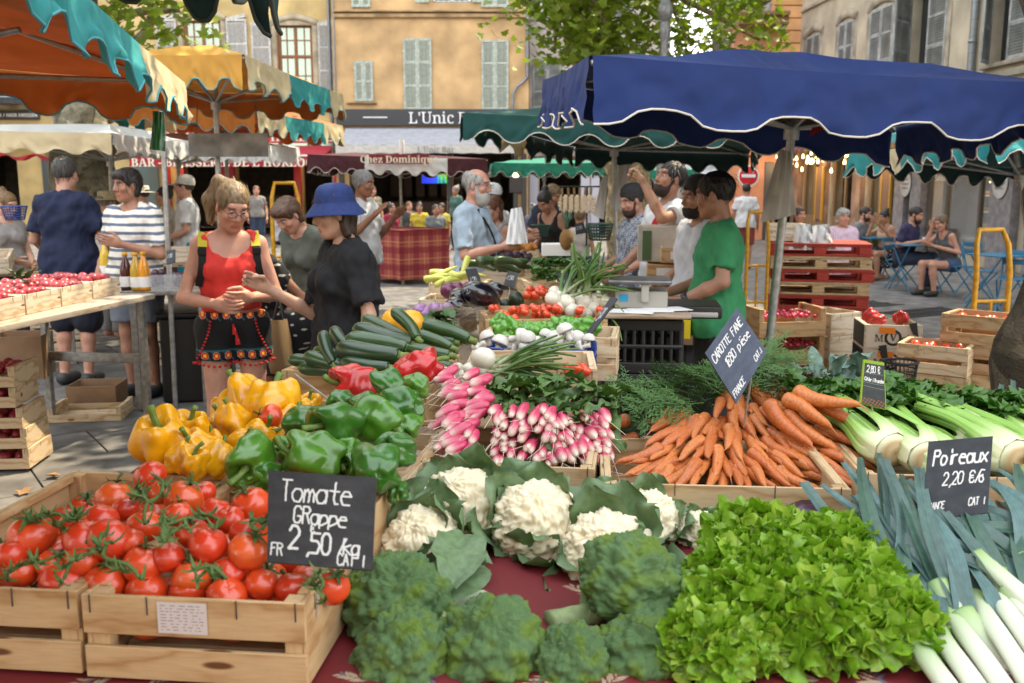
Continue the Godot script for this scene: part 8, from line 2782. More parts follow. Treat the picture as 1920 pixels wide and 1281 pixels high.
func build_people() -> void:
	var V := func(x: float, y: float, z: float) -> Vector3: return W(x, y, z)
	var blackm := knit(0.006, 0.006, 0.008)
	var whitem := knit(0.68, 0.68, 0.70)
	var jeans := knit(0.03, 0.045, 0.09)
	var flowers := pattern("embroidered", func(x, y):
		var c := Color(0.045, 0.045, 0.06)
		if y < 26:
			var u: int = x % 21
			var q := Vector2(u - 10, y - 12)
			if q.length() < 3: c = Color(0.95, 0.75, 0.2)
			elif q.length() < 5.5: c = Color(0.8, 0.2, 0.12)
			elif q.length() < 7: c = Color(0.85, 0.75, 0.7) if (x + y) % 3 else c
			elif absf(q.y + q.x * 0.8) < 2 or absf(q.y - 8) < 1.2: c = Color(0.12, 0.35, 0.38)
		return c, 1.0)
	flowers.uv1_scale = W(5.5, 4.6, 1)
	flowers.uv1_offset = W(0, -0.775 * 4.6 + 0.02, 0)
	var girl := person("woman in red tank top and black embroidered shorts, fair ponytail, looking down through glasses", 424, 4.85, 0.30, {"h": 1.70, "female": true, "skin": "rosy", "cell": 0.0125, "head": W(0.42, 0.28, -0.05),
		"J": {"eL": W(0.235, 1.12, 0.03), "eR": W(-0.245, 1.12, 0.03), "wL": W(0.085, 1.13, 0.215), "wR": W(-0.075, 1.10, 0.215)}, "hand": ["pinch", "pinch"], "thumbL": W(0, 1, 0.3), "thumbR": W(0, 1, 0.3),
		"top": [knit(0.72, 0.045, 0.035), 0.0, 1.045, 0.004, 0.118], "bottom": [flowers, 0.17, 0.014], "hair": ["tail", L(0.34, 0.23, 0.12)], "glasses": true})
	var pom := MB.new()
	for q in [-1, 1]:
		for k in 26:
			var a := TAU * k / 26
			pom.ball(W(q * 0.092 + cos(a) * 0.118, 0.765 + 0.008 * sin(a * 3), sin(a) * 0.118 + 0.005), Vector3.ONE * 0.0085, 6, 5)
		for k in 12: pom.ball(W(q * (0.115 + 0.075 * pow(k / 11.0, 1.5)), 1.0 - k * 0.018, 0.128 - 0.05 * pow(k / 11.0, 2.0)), Vector3.ONE * 0.007, 6, 5)
	pom.tube(pv([W(0, 0.985, 0.135), W(0.005, 0.93, 0.14)]), [0.005, 0.012], 6)
	pom.tube(pv([W(0.012, 0.94, 0.137), W(0.02, 0.875, 0.14)]), [0.005, 0.013], 6)
	stuff(obj("pompom_trim", pom, knit(0.55, 0.02, 0.02), girl))
	for q in [-1, 1]:
		var st := MB.new()
		st.ribbon(curve([W(q * 0.125, 1.40, -0.10), W(q * 0.13, 1.462, -0.01), W(q * 0.135, 1.39, 0.085)], 8), 0.024, W(0, 0.3, 1), 0.0)
		obj("backpack_strap", st, mat("strap_yellow", L(0.60, 0.50, 0.03), 0.8, "speck", 9.0), girl)
		var s2 := MB.new()
		s2.ribbon(curve([W(q * 0.135, 1.39, 0.087), W(q * 0.142, 1.28, 0.118), W(q * 0.165, 1.18, 0.06)], 8), 0.019, W(0, 0.3, 1), 0.0)
		s2.box(W(q * 0.137, 1.365, 0.106), W(0.044, 0.035, 0.012), Basis(), WH, 0.003)
		obj("strap_buckle", s2, blackm, girl)
	var bp := MB.new()
	bp.ball(W(0, 1.22, -0.19), W(0.15, 0.21, 0.09), 14, 10)
	obj("backpack", bp, mats["strap_yellow"], girl)
	person("young woman in a blue bucket hat and loose black t-shirt, reaching out a hand", 640, 4.5, -1.05, {"h": 1.66, "female": true, "skin": "fair", "cell": 0.0125, "head": W(0.18, -0.1, 0.0),
		"J": {"eR": W(-0.20, 1.08, 0.10), "wR": W(-0.20, 1.23, 0.345), "eL": W(0.26, 1.12, -0.03), "wL": W(0.27, 0.88, 0.02)}, "hand": ["rest", "pinch"], "thumbR": W(0.3, 1, 0.2),
		"top": [blackm, 0.85, 0.74, 0.03, 0.078], "bottom": [pattern("dark_print", func(x, y): return Color(0.10, 0.08, 0.08) if sin(x * 0.6) * cos(y * 0.7 + x * 0.2) > -0.2 else Color(0.35, 0.25, 0.2), 9.0), 0.9, 0.03], "shoes": L(0.03, 0.03, 0.03), "hair": ["bob", L(0.07, 0.035, 0.02)], "hat": ["bucket", L(0.014, 0.035, 0.16)]})
	var dots := pattern("polka", func(x, y): return Color(0.75, 0.72, 0.65) if Vector2((x + (16 if (y / 16) % 2 else 0)) % 32 - 16, y % 16 - 8).length() < 3.6 else Color(0.05, 0.055, 0.09), 7.0)
	person("woman in a navy dress with white dots bending behind the woman in red", 512, 5.6, -0.5, {"h": 1.58, "female": true, "skin": "tan", "lean": 0.55, "head": W(0.3, 0.0, 0), "top": [dots, 0.5, 0.98, 0.012, 0.09], "bottom": [dots, 0.36, 0.24], "shoes": L(0.3, 0.22, 0.15), "hair": ["bob", L(0.10, 0.05, 0.025)], "cell": 0.018, "J": {"eL": W(0.20, 1.10, -0.02), "wL": W(0.15, 0.94, 0.20)}, "hand": ["grip", "rest"]})
	person("woman with short brown hair bending forward behind the bucket hat", 592, 6.6, -0.6, {"h": 1.66, "female": true, "skin": "rosy", "lean": 0.35, "head": W(0.35, 0, 0), "top": [knit(0.09, 0.10, 0.08), 0.6, 0.9, 0.02, 0.09], "bottom": [blackm, 1.0, 0.02], "hair": ["messy", L(0.13, 0.06, 0.03)]})
	person("man in a navy blue t-shirt and navy shorts seen from behind, grey balding head", 120, 7.75, PI - 0.12, {"h": 1.90, "skin": "rosy", "cell": 0.015, "head": W(0.12, 0.1, 0), "fat": 0.75, "J": {"eL": W(0.29, 1.12, 0.02), "eR": W(-0.29, 1.12, 0.02), "wL": W(0.27, 0.98, 0.24), "wR": W(-0.26, 0.98, 0.24)},
		"top": [knit(0.009, 0.016, 0.055), 0.75, 0.80, 0.03, 0.075], "bottom": [knit(0.012, 0.014, 0.03), 0.52, 0.03], "shoes": L(0.03, 0.03, 0.035), "hair": ["thin", L(0.09, 0.08, 0.07)]})
	var stripes := pattern("stripes", func(_x, y): return Color(0.36, 0.40, 0.48) if y < 24 else Color(0.86, 0.84, 0.80), 16.0)
	person("man in a grey and white striped t-shirt with dark hair, forearm raised across his chest", 244, 7.3, -0.25, {"h": 1.80, "skin": "tan", "cell": 0.015, "head": W(0.05, -0.35, 0), "fat": 0.55, "J": {"eL": W(0.27, 1.10, 0.06), "wL": W(0.06, 1.19, 0.24), "eR": W(-0.27, 1.10, -0.03), "wR": W(-0.24, 0.92, 0.14)}, "hand": ["open", "rest"], "thumbL": W(0, 1, 0.2),
		"top": [stripes, 0.8, 0.80, 0.02, 0.08], "bottom": [knit(0.16, 0.18, 0.22), 0.40, 0.03], "shoes": L(0.04, 0.04, 0.04), "hair": ["messy", L(0.022, 0.013, 0.010)]})
	person("woman with fair hair at the very left edge behind the blue basket", 2, 8.8, 0.9, {"h": 1.62, "female": true, "skin": "fair", "head": W(0.3, 0.3, 0), "top": [knit(0.3, 0.28, 0.27), 0.4, 0.9, 0.01, 0.09], "bottom": [jeans, 1.0, 0.01], "hair": ["bun", L(0.30, 0.17, 0.07)], "J": {"wR": W(-0.05, 1.05, 0.32), "wL": W(0.1, 1.02, 0.34)}})
	person("person in a cream straw hat and white shirt behind the striped man", 196, 10.2, 2.6, {"h": 1.60, "top": [whitem, 0.7, 0.85, 0.02, 0.08], "bottom": [knit(0.3, 0.3, 0.3), 1.0, 0.02], "hair": ["short", L(0.3, 0.28, 0.25)], "hat": ["straw", L(0.62, 0.52, 0.32)]})
	person("person in a small white hat far behind the striped man", 268, 14.0, -1.9, {"h": 1.66, "top": [knit(0.45, 0.47, 0.6), 0.7, 0.85, 0.02, 0.08], "bottom": [blackm, 1.0, 0.02], "hair": ["short", L(0.05, 0.04, 0.03)], "hat": ["straw", L(0.66, 0.62, 0.52)]})
	person("man in a white cap, white t-shirt and turquoise shorts beside the tent pole", 348, 11.0, -1.4, {"h": 1.78, "skin": "rosy", "top": [whitem, 0.75, 0.84, 0.02, 0.075], "bottom": [knit(0.0, 0.26, 0.38), 0.45, 0.03], "shoes": L(0.2, 0.2, 0.2), "hair": ["short", L(0.06, 0.04, 0.03)], "hat": ["cap", L(0.66, 0.62, 0.55)], "J": {"wL": W(0.2, 1.0, 0.28), "wR": W(-0.2, 1.0, 0.28)}})
	person("woman with dark hair and a brown shoulder bag by the tent pole", 309, 11.6, -1.2, {"h": 1.66, "female": true, "skin": "fair", "top": [knit(0.55, 0.5, 0.42), 0.4, 0.88, 0.02, 0.09], "bottom": [knit(0.13, 0.05, 0.04), 0.4, 0.24], "hair": ["bun", L(0.05, 0.03, 0.02)]})
	person("grey haired man in a white short sleeved shirt holding up one hand", 676, 9.3, 1.15, {"h": 1.82, "skin": "brown", "cell": 0.016, "head": W(0.1, 0.1, 0), "J": {"eR": W(-0.25, 1.13, 0.05), "wR": W(-0.18, 1.33, 0.26), "eL": W(0.25, 1.12, 0.05), "wL": W(0.16, 1.3, 0.27)}, "hand": ["open", "open"], "thumbR": W(0.5, 0.3, -0.5), "top": [whitem, 0.85, 0.86, 0.03, 0.07], "bottom": [knit(0.06, 0.055, 0.06), 1.0, 0.02], "shoes": L(0.03, 0.03, 0.03), "hair": ["short", L(0.42, 0.42, 0.42)]})
	var beard := person("bald man with a white beard in a pale blue shirt with a black strap", 888, 7.35, 1.2, {"h": 1.80, "skin": "rosy", "cell": 0.014, "head": W(0.08, 0.05, 0), "fat": 0.8, "J": {"eR": W(-0.26, 1.10, 0.04), "wR": W(-0.12, 1.17, 0.30), "eL": W(0.25, 1.12, 0.10), "wL": W(0.18, 1.22, 0.37)}, "hand": ["grip", "pinch"], "thumbR": W(0, 1, 0), "thumbL": W(0, 1, 0),
		"top": [knit(0.40, 0.50, 0.60), 0.85, 0.93, 0.02, 0.07], "bottom": [blackm, 1.0, 0.025], "shoes": L(0.02, 0.02, 0.02), "hair": ["bald", L(0.55, 0.53, 0.5)], "beard": L(0.62, 0.60, 0.56), "long_beard": 0.022, "glasses": true})
	var strap := MB.new()
	strap.ribbon(curve([W(-0.08, 1.44, 0.07), W(-0.02, 1.25, 0.16), W(0.04, 1.05, 0.19), W(0.08, 0.93, 0.15)], 8), 0.018, W(0, 0.2, 1))
	obj("shoulder_strap", strap, blackm, beard)
	person("woman with auburn hair in a grey sleeveless dress facing the bearded man", 932, 8.6, -0.9, {"h": 1.58, "female": true, "skin": "tan", "head": W(0.25, 0, 0), "top": [knit(0.30, 0.29, 0.28), 0.0, 0.98, 0.012, 0.09], "bottom": [knit(0.34, 0.33, 0.33), 0.42, 0.22], "hair": ["bob", L(0.16, 0.05, 0.02)], "shoes": L(0.2, 0.15, 0.1)})
	person("person in a white cap and white top behind the auburn haired woman", 924, 9.8, -2.2, {"h": 1.68, "skin": "tan", "top": [whitem, 0.7, 0.85, 0.02, 0.08], "bottom": [jeans, 1.0, 0.02], "hair": ["short", L(0.1, 0.05, 0.03)], "hat": ["cap", L(0.72, 0.72, 0.74)]})
	person("man with light brown hair in a dark shirt leaning over the far stall", 1014, 11.6, 0.9, {"h": 1.72, "skin": "brown", "lean": 0.2, "head": W(0.3, 0, 0), "top": [knit(0.02, 0.025, 0.045), 0.8, 0.85, 0.02, 0.08], "bottom": [jeans, 1.0, 0.02], "hair": ["short", L(0.2, 0.12, 0.05)]})
	person("woman with a dark bun in a black strap top at the far stall", 1042, 10.6, -0.7, {"h": 1.66, "female": true, "skin": "tan", "lean": 0.2, "head": W(0.45, 0, 0), "top": [blackm, 0.0, 0.9, 0.006, 0.12], "bottom": [jeans, 1.0, 0.02], "hair": ["bun", L(0.02, 0.012, 0.01)], "J": {"wL": W(0.12, 0.95, 0.36), "wR": W(-0.12, 0.95, 0.36)}})
	person("bare shouldered woman seated beyond the garlic braids", 1088, 13.5, 2.8, {"h": 1.66, "female": true, "skin": "tan", "sit": true, "up": 0.1, "top": [knit(0.5, 0.45, 0.4), 0.0, 0.98, 0.006, 0.15], "bottom": [jeans, 1.0, 0.01], "hair": ["bun", L(0.25, 0.14, 0.07)]})
	var stars := pattern("stars", func(x, y): return Color(0.62, 0.64, 0.68) if sin(x * 0.55 + sin(y * 0.4) * 2.0) * sin(y * 0.6 + cos(x * 0.3) * 2.0) < 0.25 else Color(0.22, 0.25, 0.30), 5.0)
	person("man in a black and white cap and a grey patterned t-shirt", 1196, 7.7, -1.25, {"h": 1.68, "skin": "rosy", "cell": 0.016, "head": W(0.3, 0.1, 0), "top": [stars, 0.8, 0.8, 0.03, 0.08], "bottom": [blackm, 1.0, 0.02], "shoes": L(0.04, 0.04, 0.04), "hair": ["short", L(0.05, 0.03, 0.02)], "beard": L(0.07, 0.035, 0.02), "hat": ["back_cap", L(0.03, 0.03, 0.035)], "J": {"wL": W(0.2, 1.0, 0.28), "wR": W(-0.2, 1.0, 0.28)}})
	var dr := person("man in a white t-shirt with a red print drinking from a raised cup", 1252, 6.9, -1.15, {"h": 1.84, "skin": "tan", "cell": 0.014, "head": W(-0.28, 0.0, 0), "J": {"eL": W(0.25, 1.36, 0.20), "wL": W(0.11, 1.60, 0.27), "eR": W(-0.25, 1.15, 0.02), "wR": W(-0.2, 1.0, 0.24)}, "hand": ["grip", "rest"], "thumbL": W(-1, 0.2, -0.6),
		"top": [whitem, 0.55, 0.8, 0.02, 0.08], "bottom": [blackm, 1.0, 0.02], "shoes": L(0.04, 0.04, 0.04), "hair": ["short", L(0.015, 0.010, 0.009)], "beard": L(0.05, 0.025, 0.016)})
	var pr := MB.new()
	pr.ribbon(curve([W(0.05, 1.36, 0.12), W(0.065, 1.28, 0.148), W(0.045, 1.20, 0.152)], 6), [0.012, 0.026, 0.03, 0.032, 0.03, 0.034, 0.02], W(0.3, 0.2, 1))
	obj("red_print", pr, knit(0.45, 0.01, 0.02), dr)
	text("print_lettering", "ets..", 0.045, mats["ink_black"], dr, W(0.06, 1.13, 0.155), false, true, 0.003).rotation.y = 0.4
	person("bearded man in a backwards black cap and white t-shirt beside the green shirted seller", 1316, 5.95, -1.2, {"h": 1.72, "skin": "tan", "cell": 0.014, "head": W(0.1, 0.0, 0), "J": {"wL": W(0.2, 0.98, 0.26), "wR": W(-0.18, 0.98, 0.28)}, "top": [knit(0.58, 0.58, 0.62), 0.75, 0.8, 0.02, 0.08], "bottom": [knit(0.05, 0.05, 0.055), 1.0, 0.02], "shoes": L(0.04, 0.04, 0.04), "hair": ["short", L(0.02, 0.012, 0.01)], "beard": L(0.025, 0.014, 0.010), "hat": ["back_cap", L(0.02, 0.016, 0.016)]})
	var gr := person("man in a bright green t-shirt and dark trousers with a wristwatch, seen from the side", 1352, 5.15, -1.72, {"h": 1.74, "skin": "tan", "cell": 0.0125, "head": W(0.12, -0.25, 0), "fat": 0.5, "J": {"eL": W(0.25, 1.16, -0.01), "wL": W(0.20, 1.04, 0.22), "eR": W(-0.24, 1.12, 0.04), "wR": W(-0.10, 1.06, 0.28)}, "hand": ["pinch", "pinch"],
		"top": [knit(0.04, 0.27, 0.105), 0.72, 0.84, 0.022, 0.078], "bottom": [knit(0.018, 0.016, 0.014), 1.0, 0.025], "shoes": L(0.03, 0.03, 0.03), "hair": ["short", L(0.012, 0.008, 0.006)]})
	var wt := MB.new()
	var wa := W(0.20, 1.04, 0.22).lerp(W(0.25, 1.16, -0.01), 0.12)
	wt.tube(pv([wa, wa + (W(0.25, 1.16, -0.01) - W(0.20, 1.04, 0.22)).normalized() * 0.035]), 0.034, 12)
	obj("wristwatch", wt, mat("watch_black", L(0.015, 0.015, 0.018), 0.4), gr)
	var shirtm := pattern("thin_stripes", func(x, _y): return Color(0.82, 0.74, 0.80) if x % 16 > 4 else Color(0.70, 0.55, 0.66), 9.0)
	person("white haired old man in a pale striped shirt behind the pallets", 1583, 12.3, 0.1, {"h": 1.60, "skin": "rosy", "up": -0.22, "top": [shirtm, 0.85, 0.8, 0.03, 0.07], "bottom": [jeans, 1.0, 0.02], "hair": ["messy", L(0.6, 0.6, 0.6)]})
	person("child with brown hair in white behind the white bags on the pallets", 1500, 12.0, 0.4, {"h": 1.40, "female": true, "skin": "tan", "up": 0.0, "top": [whitem, 0.6, 0.9, 0.02, 0.08], "bottom": [jeans, 1.0, 0.02], "hair": ["bob", L(0.06, 0.03, 0.02)]})
	person("bearded man in a purple t-shirt sitting at a blue cafe table", 1702, 15.2, 0.75, {"h": 1.82, "skin": "rosy", "sit": true, "lean": 0.22, "cell": 0.018, "J": {"wR": W(-0.16, 0.78, 0.40), "wL": W(0.22, 0.78, 0.42)}, "top": [knit(0.035, 0.028, 0.085), 0.75, 0.95, 0.02, 0.08], "bottom": [jeans, 1.0, 0.02], "shoes": L(0.03, 0.03, 0.03), "hair": ["short", L(0.03, 0.018, 0.014)], "beard": L(0.05, 0.028, 0.018)})
	person("woman in a grey strap top and denim shorts sitting at the blue table", 1792, 14.3, -1.3, {"h": 1.70, "female": true, "skin": "rosy", "sit": true, "lean": 0.3, "cell": 0.018, "J": {"wR": W(-0.10, 1.06, 0.30), "eR": W(-0.2, 0.80, 0.32), "wL": W(0.06, 0.80, 0.42)}, "top": [knit(0.07, 0.075, 0.085), 0.0, 0.95, 0.008, 0.10], "bottom": [knit(0.05, 0.09, 0.18), 0.2, 0.015], "shoes": L(0.035, 0.03, 0.03), "hair": ["bob", L(0.22, 0.14, 0.08)]})
	person("woman with dark hair and bare arms at the farther blue table", 1672, 16.8, -1.1, {"h": 1.68, "female": true, "skin": "tan", "sit": true, "lean": 0.2, "J": {"wR": W(-0.1, 1.08, 0.30), "eR": W(-0.2, 0.82, 0.32), "wL": W(0.1, 1.0, 0.34)}, "top": [knit(0.5, 0.36, 0.26), 0.0, 0.98, 0.006, 0.12], "bottom": [dots, 0.3, 0.22], "hair": ["bun", L(0.02, 0.013, 0.01)], "shoes": L(0.2, 0.1, 0.06)})
	person("woman in an olive top at the farther blue table", 1640, 17.6, -0.9, {"h": 1.64, "female": true, "skin": "rosy", "sit": true, "lean": 0.15, "top": [knit(0.15, 0.18, 0.05), 0.5, 0.98, 0.01, 0.1], "bottom": [jeans, 1.0, 0.01], "hair": ["bun", L(0.03, 0.02, 0.015)]})
	person("bearded man in grey at the far end of the farther blue table", 1614, 17.2, 0.8, {"h": 1.74, "skin": "rosy", "sit": true, "lean": 0.15, "top": [knit(0.2, 0.21, 0.22), 0.7, 0.98, 0.01, 0.08], "bottom": [jeans, 1.0, 0.01], "hair": ["short", L(0.03, 0.02, 0.015)], "beard": L(0.05, 0.03, 0.02)})
	person("man in a white t-shirt walking away down the side street", 1400, 19.0, 2.8, {"h": 1.72, "skin": "tan", "top": [whitem, 0.7, 0.85, 0.02, 0.08], "bottom": [knit(0.25, 0.05, 0.05), 0.5, 0.02], "hair": ["short", L(0.02, 0.013, 0.01)], "shoes": L(0.1, 0.1, 0.1)})
	var far := [[480, 24.5, 0.3, false, knit(0.22, 0.2, 0.18), "woman in a grey top with a blue bag standing in the red brasserie's doorway"], [526, 21.0, 3.0, true, knit(0.4, 0.4, 0.45), "person in a pale shirt sitting with their back turned before the brasserie"], [698, 22.0, 0.4, false, knit(0.16, 0.14, 0.1), "woman with red brown hair standing left of the maroon tent's pole"], [733, 23.0, 0.8, true, knit(0.3, 0.02, 0.05), "grey haired guest in crimson reading at a table of the bar"], [786, 24.0, 0.0, true, knit(0.5, 0.36, 0.03), "guest in a yellow patterned top facing out of the bar"], [828, 23.5, -0.4, true, knit(0.42, 0.33, 0.05), "guest with pale hair in mustard at the bar"], [816, 21.5, 0.4, true, knit(0.16, 0.17, 0.18), "guest with sunglasses in grey behind the pushchair"], [766, 25.5, 0.6, true, knit(0.05, 0.05, 0.05), "guest in black deep in the bar"], [855, 24.5, -0.8, false, knit(0.05, 0.12, 0.1), "waiter in dark green inside the bar"], [1000, 22.0, 2.6, true, knit(0.1, 0.1, 0.14), "guest in dark blue sitting beside the lilac shop front"]]
	for q in far:
		person(q[5], q[0], q[1], q[2], {"h": 1.68, "female": rng.randf() < 0.5, "skin": ["rosy", "tan", "fair"][rng.randi() % 3], "sit": q[3], "cell": 0.026, "top": [q[4], 0.6, 0.9, 0.02, 0.08], "bottom": [[jeans, blackm][rng.randi() % 2], 1.0, 0.02], "hair": [["bob", "short", "bun"][rng.randi() % 3], [L(0.04, 0.025, 0.02), L(0.2, 0.09, 0.04), L(0.3, 0.28, 0.25)][rng.randi() % 3]]})

func solid(t: Node, called: String, o: Vector3, s: Vector3, m: Material, turn := 0.0, ch := 0.006) -> void:
	var b := MB.new()
	b.box(o, s, Basis(Vector3.UP, turn), WH, ch, Vector2(rng.randf(), rng.randf()))
	obj(called, b, m, t)

func bar(t: Node, called: String, p: Array, r: float, m: Material, n := 6) -> void:
	var b := MB.new()
	b.tube(pv(p), r, n)
	obj(called, b, m, t)

func sheet(called: String, label: String, cat: String, q: Array, m: Material, puff := 0.05) -> void:
	var t := thing(called, label, cat, q[3])
	var n: Vector3 = (q[1] - q[0]).cross(q[3] - q[0]).normalized() * puff
	for side in [1.0, -0.6]:
		var pts := PackedVector3Array()
		for j in 9:
			for i in 9:
				var a := i / 8.0
				var b := j / 8.0
				pts.append(q[0].lerp(q[1], a).lerp(q[3].lerp(q[2], a), b) - q[3] + n * side * sin(PI * a) * (0.3 + 0.7 * b) + n * 0.25 * sin(a * 19.0 + b * 4.0))
		var mb := MB.new()
		mb.grid(pts, 9, 9, false)
		obj("side", mb, m, t)

func hand_truck(label: String, a: Vector3, wide: float, high: float, turn: float) -> void:
	var t := thing("hand_truck", label, "hand truck", a, turn)
	var m := mat("yellow_paint", L(0.72, 0.36, 0.004), 0.45, "mottle", 3.0)
	var h := wide / 2
	bar(t, "frame", [W(-h, 0.05, 0), W(-h, high * 0.8, 0), W(-h * 0.95, high * 0.93, -0.03), W(-h * 0.7, high, -0.06), W(h * 0.7, high, -0.06), W(h * 0.95, high * 0.93, -0.03), W(h, high * 0.8, 0), W(h, 0.05, 0)], 0.018, m, 8)
	for k in 3: bar(t, "crossbar", [W(-h, 0.25 + k * high * 0.24, 0), W(h, 0.25 + k * high * 0.24, 0)], 0.013, m)
	bar(t, "middle_bar", [W(0, 0.1, 0), W(0, 0.25 + high * 0.48, 0)], 0.011, m)
	solid(t, "toe_plate", W(0, 0.03, 0.1), W(wide, 0.012, 0.22), m)
	for s in [-1, 1]: bar(t, "wheel", [W(s * (h + 0.02), 0.1, -0.06), W(s * (h + 0.07), 0.1, -0.06)], 0.1, mat("rubber", L(0.02, 0.02, 0.02), 0.8), 16)

func bistro(label: String, p: Vector3, turn: float, chair: bool, blue: Material) -> void:
	var t := thing("folding_chair" if chair else "cafe_table", label, "chair" if chair else "table", p, turn)
	var w := 0.2 if chair else 0.3
	var y := 0.45 if chair else 0.73
	for s in [-1, 1]:
		bar(t, "leg", [W(s * w, 0, -w), W(s * w, y, w * 0.9)], 0.011, blue)
		if chair: bar(t, "leg", [W(s * w * 0.94, 0, w), W(s * w * 0.94, y, -w), W(s * w * 0.94, 0.82, -w - 0.09)], 0.011, blue)
		else: bar(t, "leg", [W(s * w * 0.9, 0, w), W(s * w * 0.9, y, -w)], 0.011, blue)
	if chair:
		for k in 5: solid(t, "slat", W(0, y + 0.01, -0.16 + k * 0.08), W(w * 2, 0.012, 0.06), blue)
		for k in 2: solid(t, "slat", W(0, 0.66 + k * 0.12, -w - 0.05 - k * 0.03), W(w * 2, 0.07, 0.012), blue)
	else: solid(t, "table_top", W(0, y + 0.01, 0), W(0.68, 0.022, 0.62), blue)

func box_thing(label: String, px: float, py: float, d: float, s: Vector3, m: Material, turn := 0.0) -> Node3D:
	var t := thing("cardboard_box", label, "box", at(px, py, d), turn)
	var e := s / 2
	for k in [-1, 1]:
		solid(t, "side", W(0, e.y, k * (e.z - 0.003)), W(s.x, s.y, 0.006), m, 0.0, 0.001)
		solid(t, "end", W(k * (e.x - 0.003), e.y, 0), W(0.006, s.y - 0.002, s.z - 0.014), m, 0.0, 0.001)
	solid(t, "bottom", W(0, 0.005, 0), W(s.x - 0.014, 0.006, s.z - 0.014), m, 0.0, 0.001)
	return t

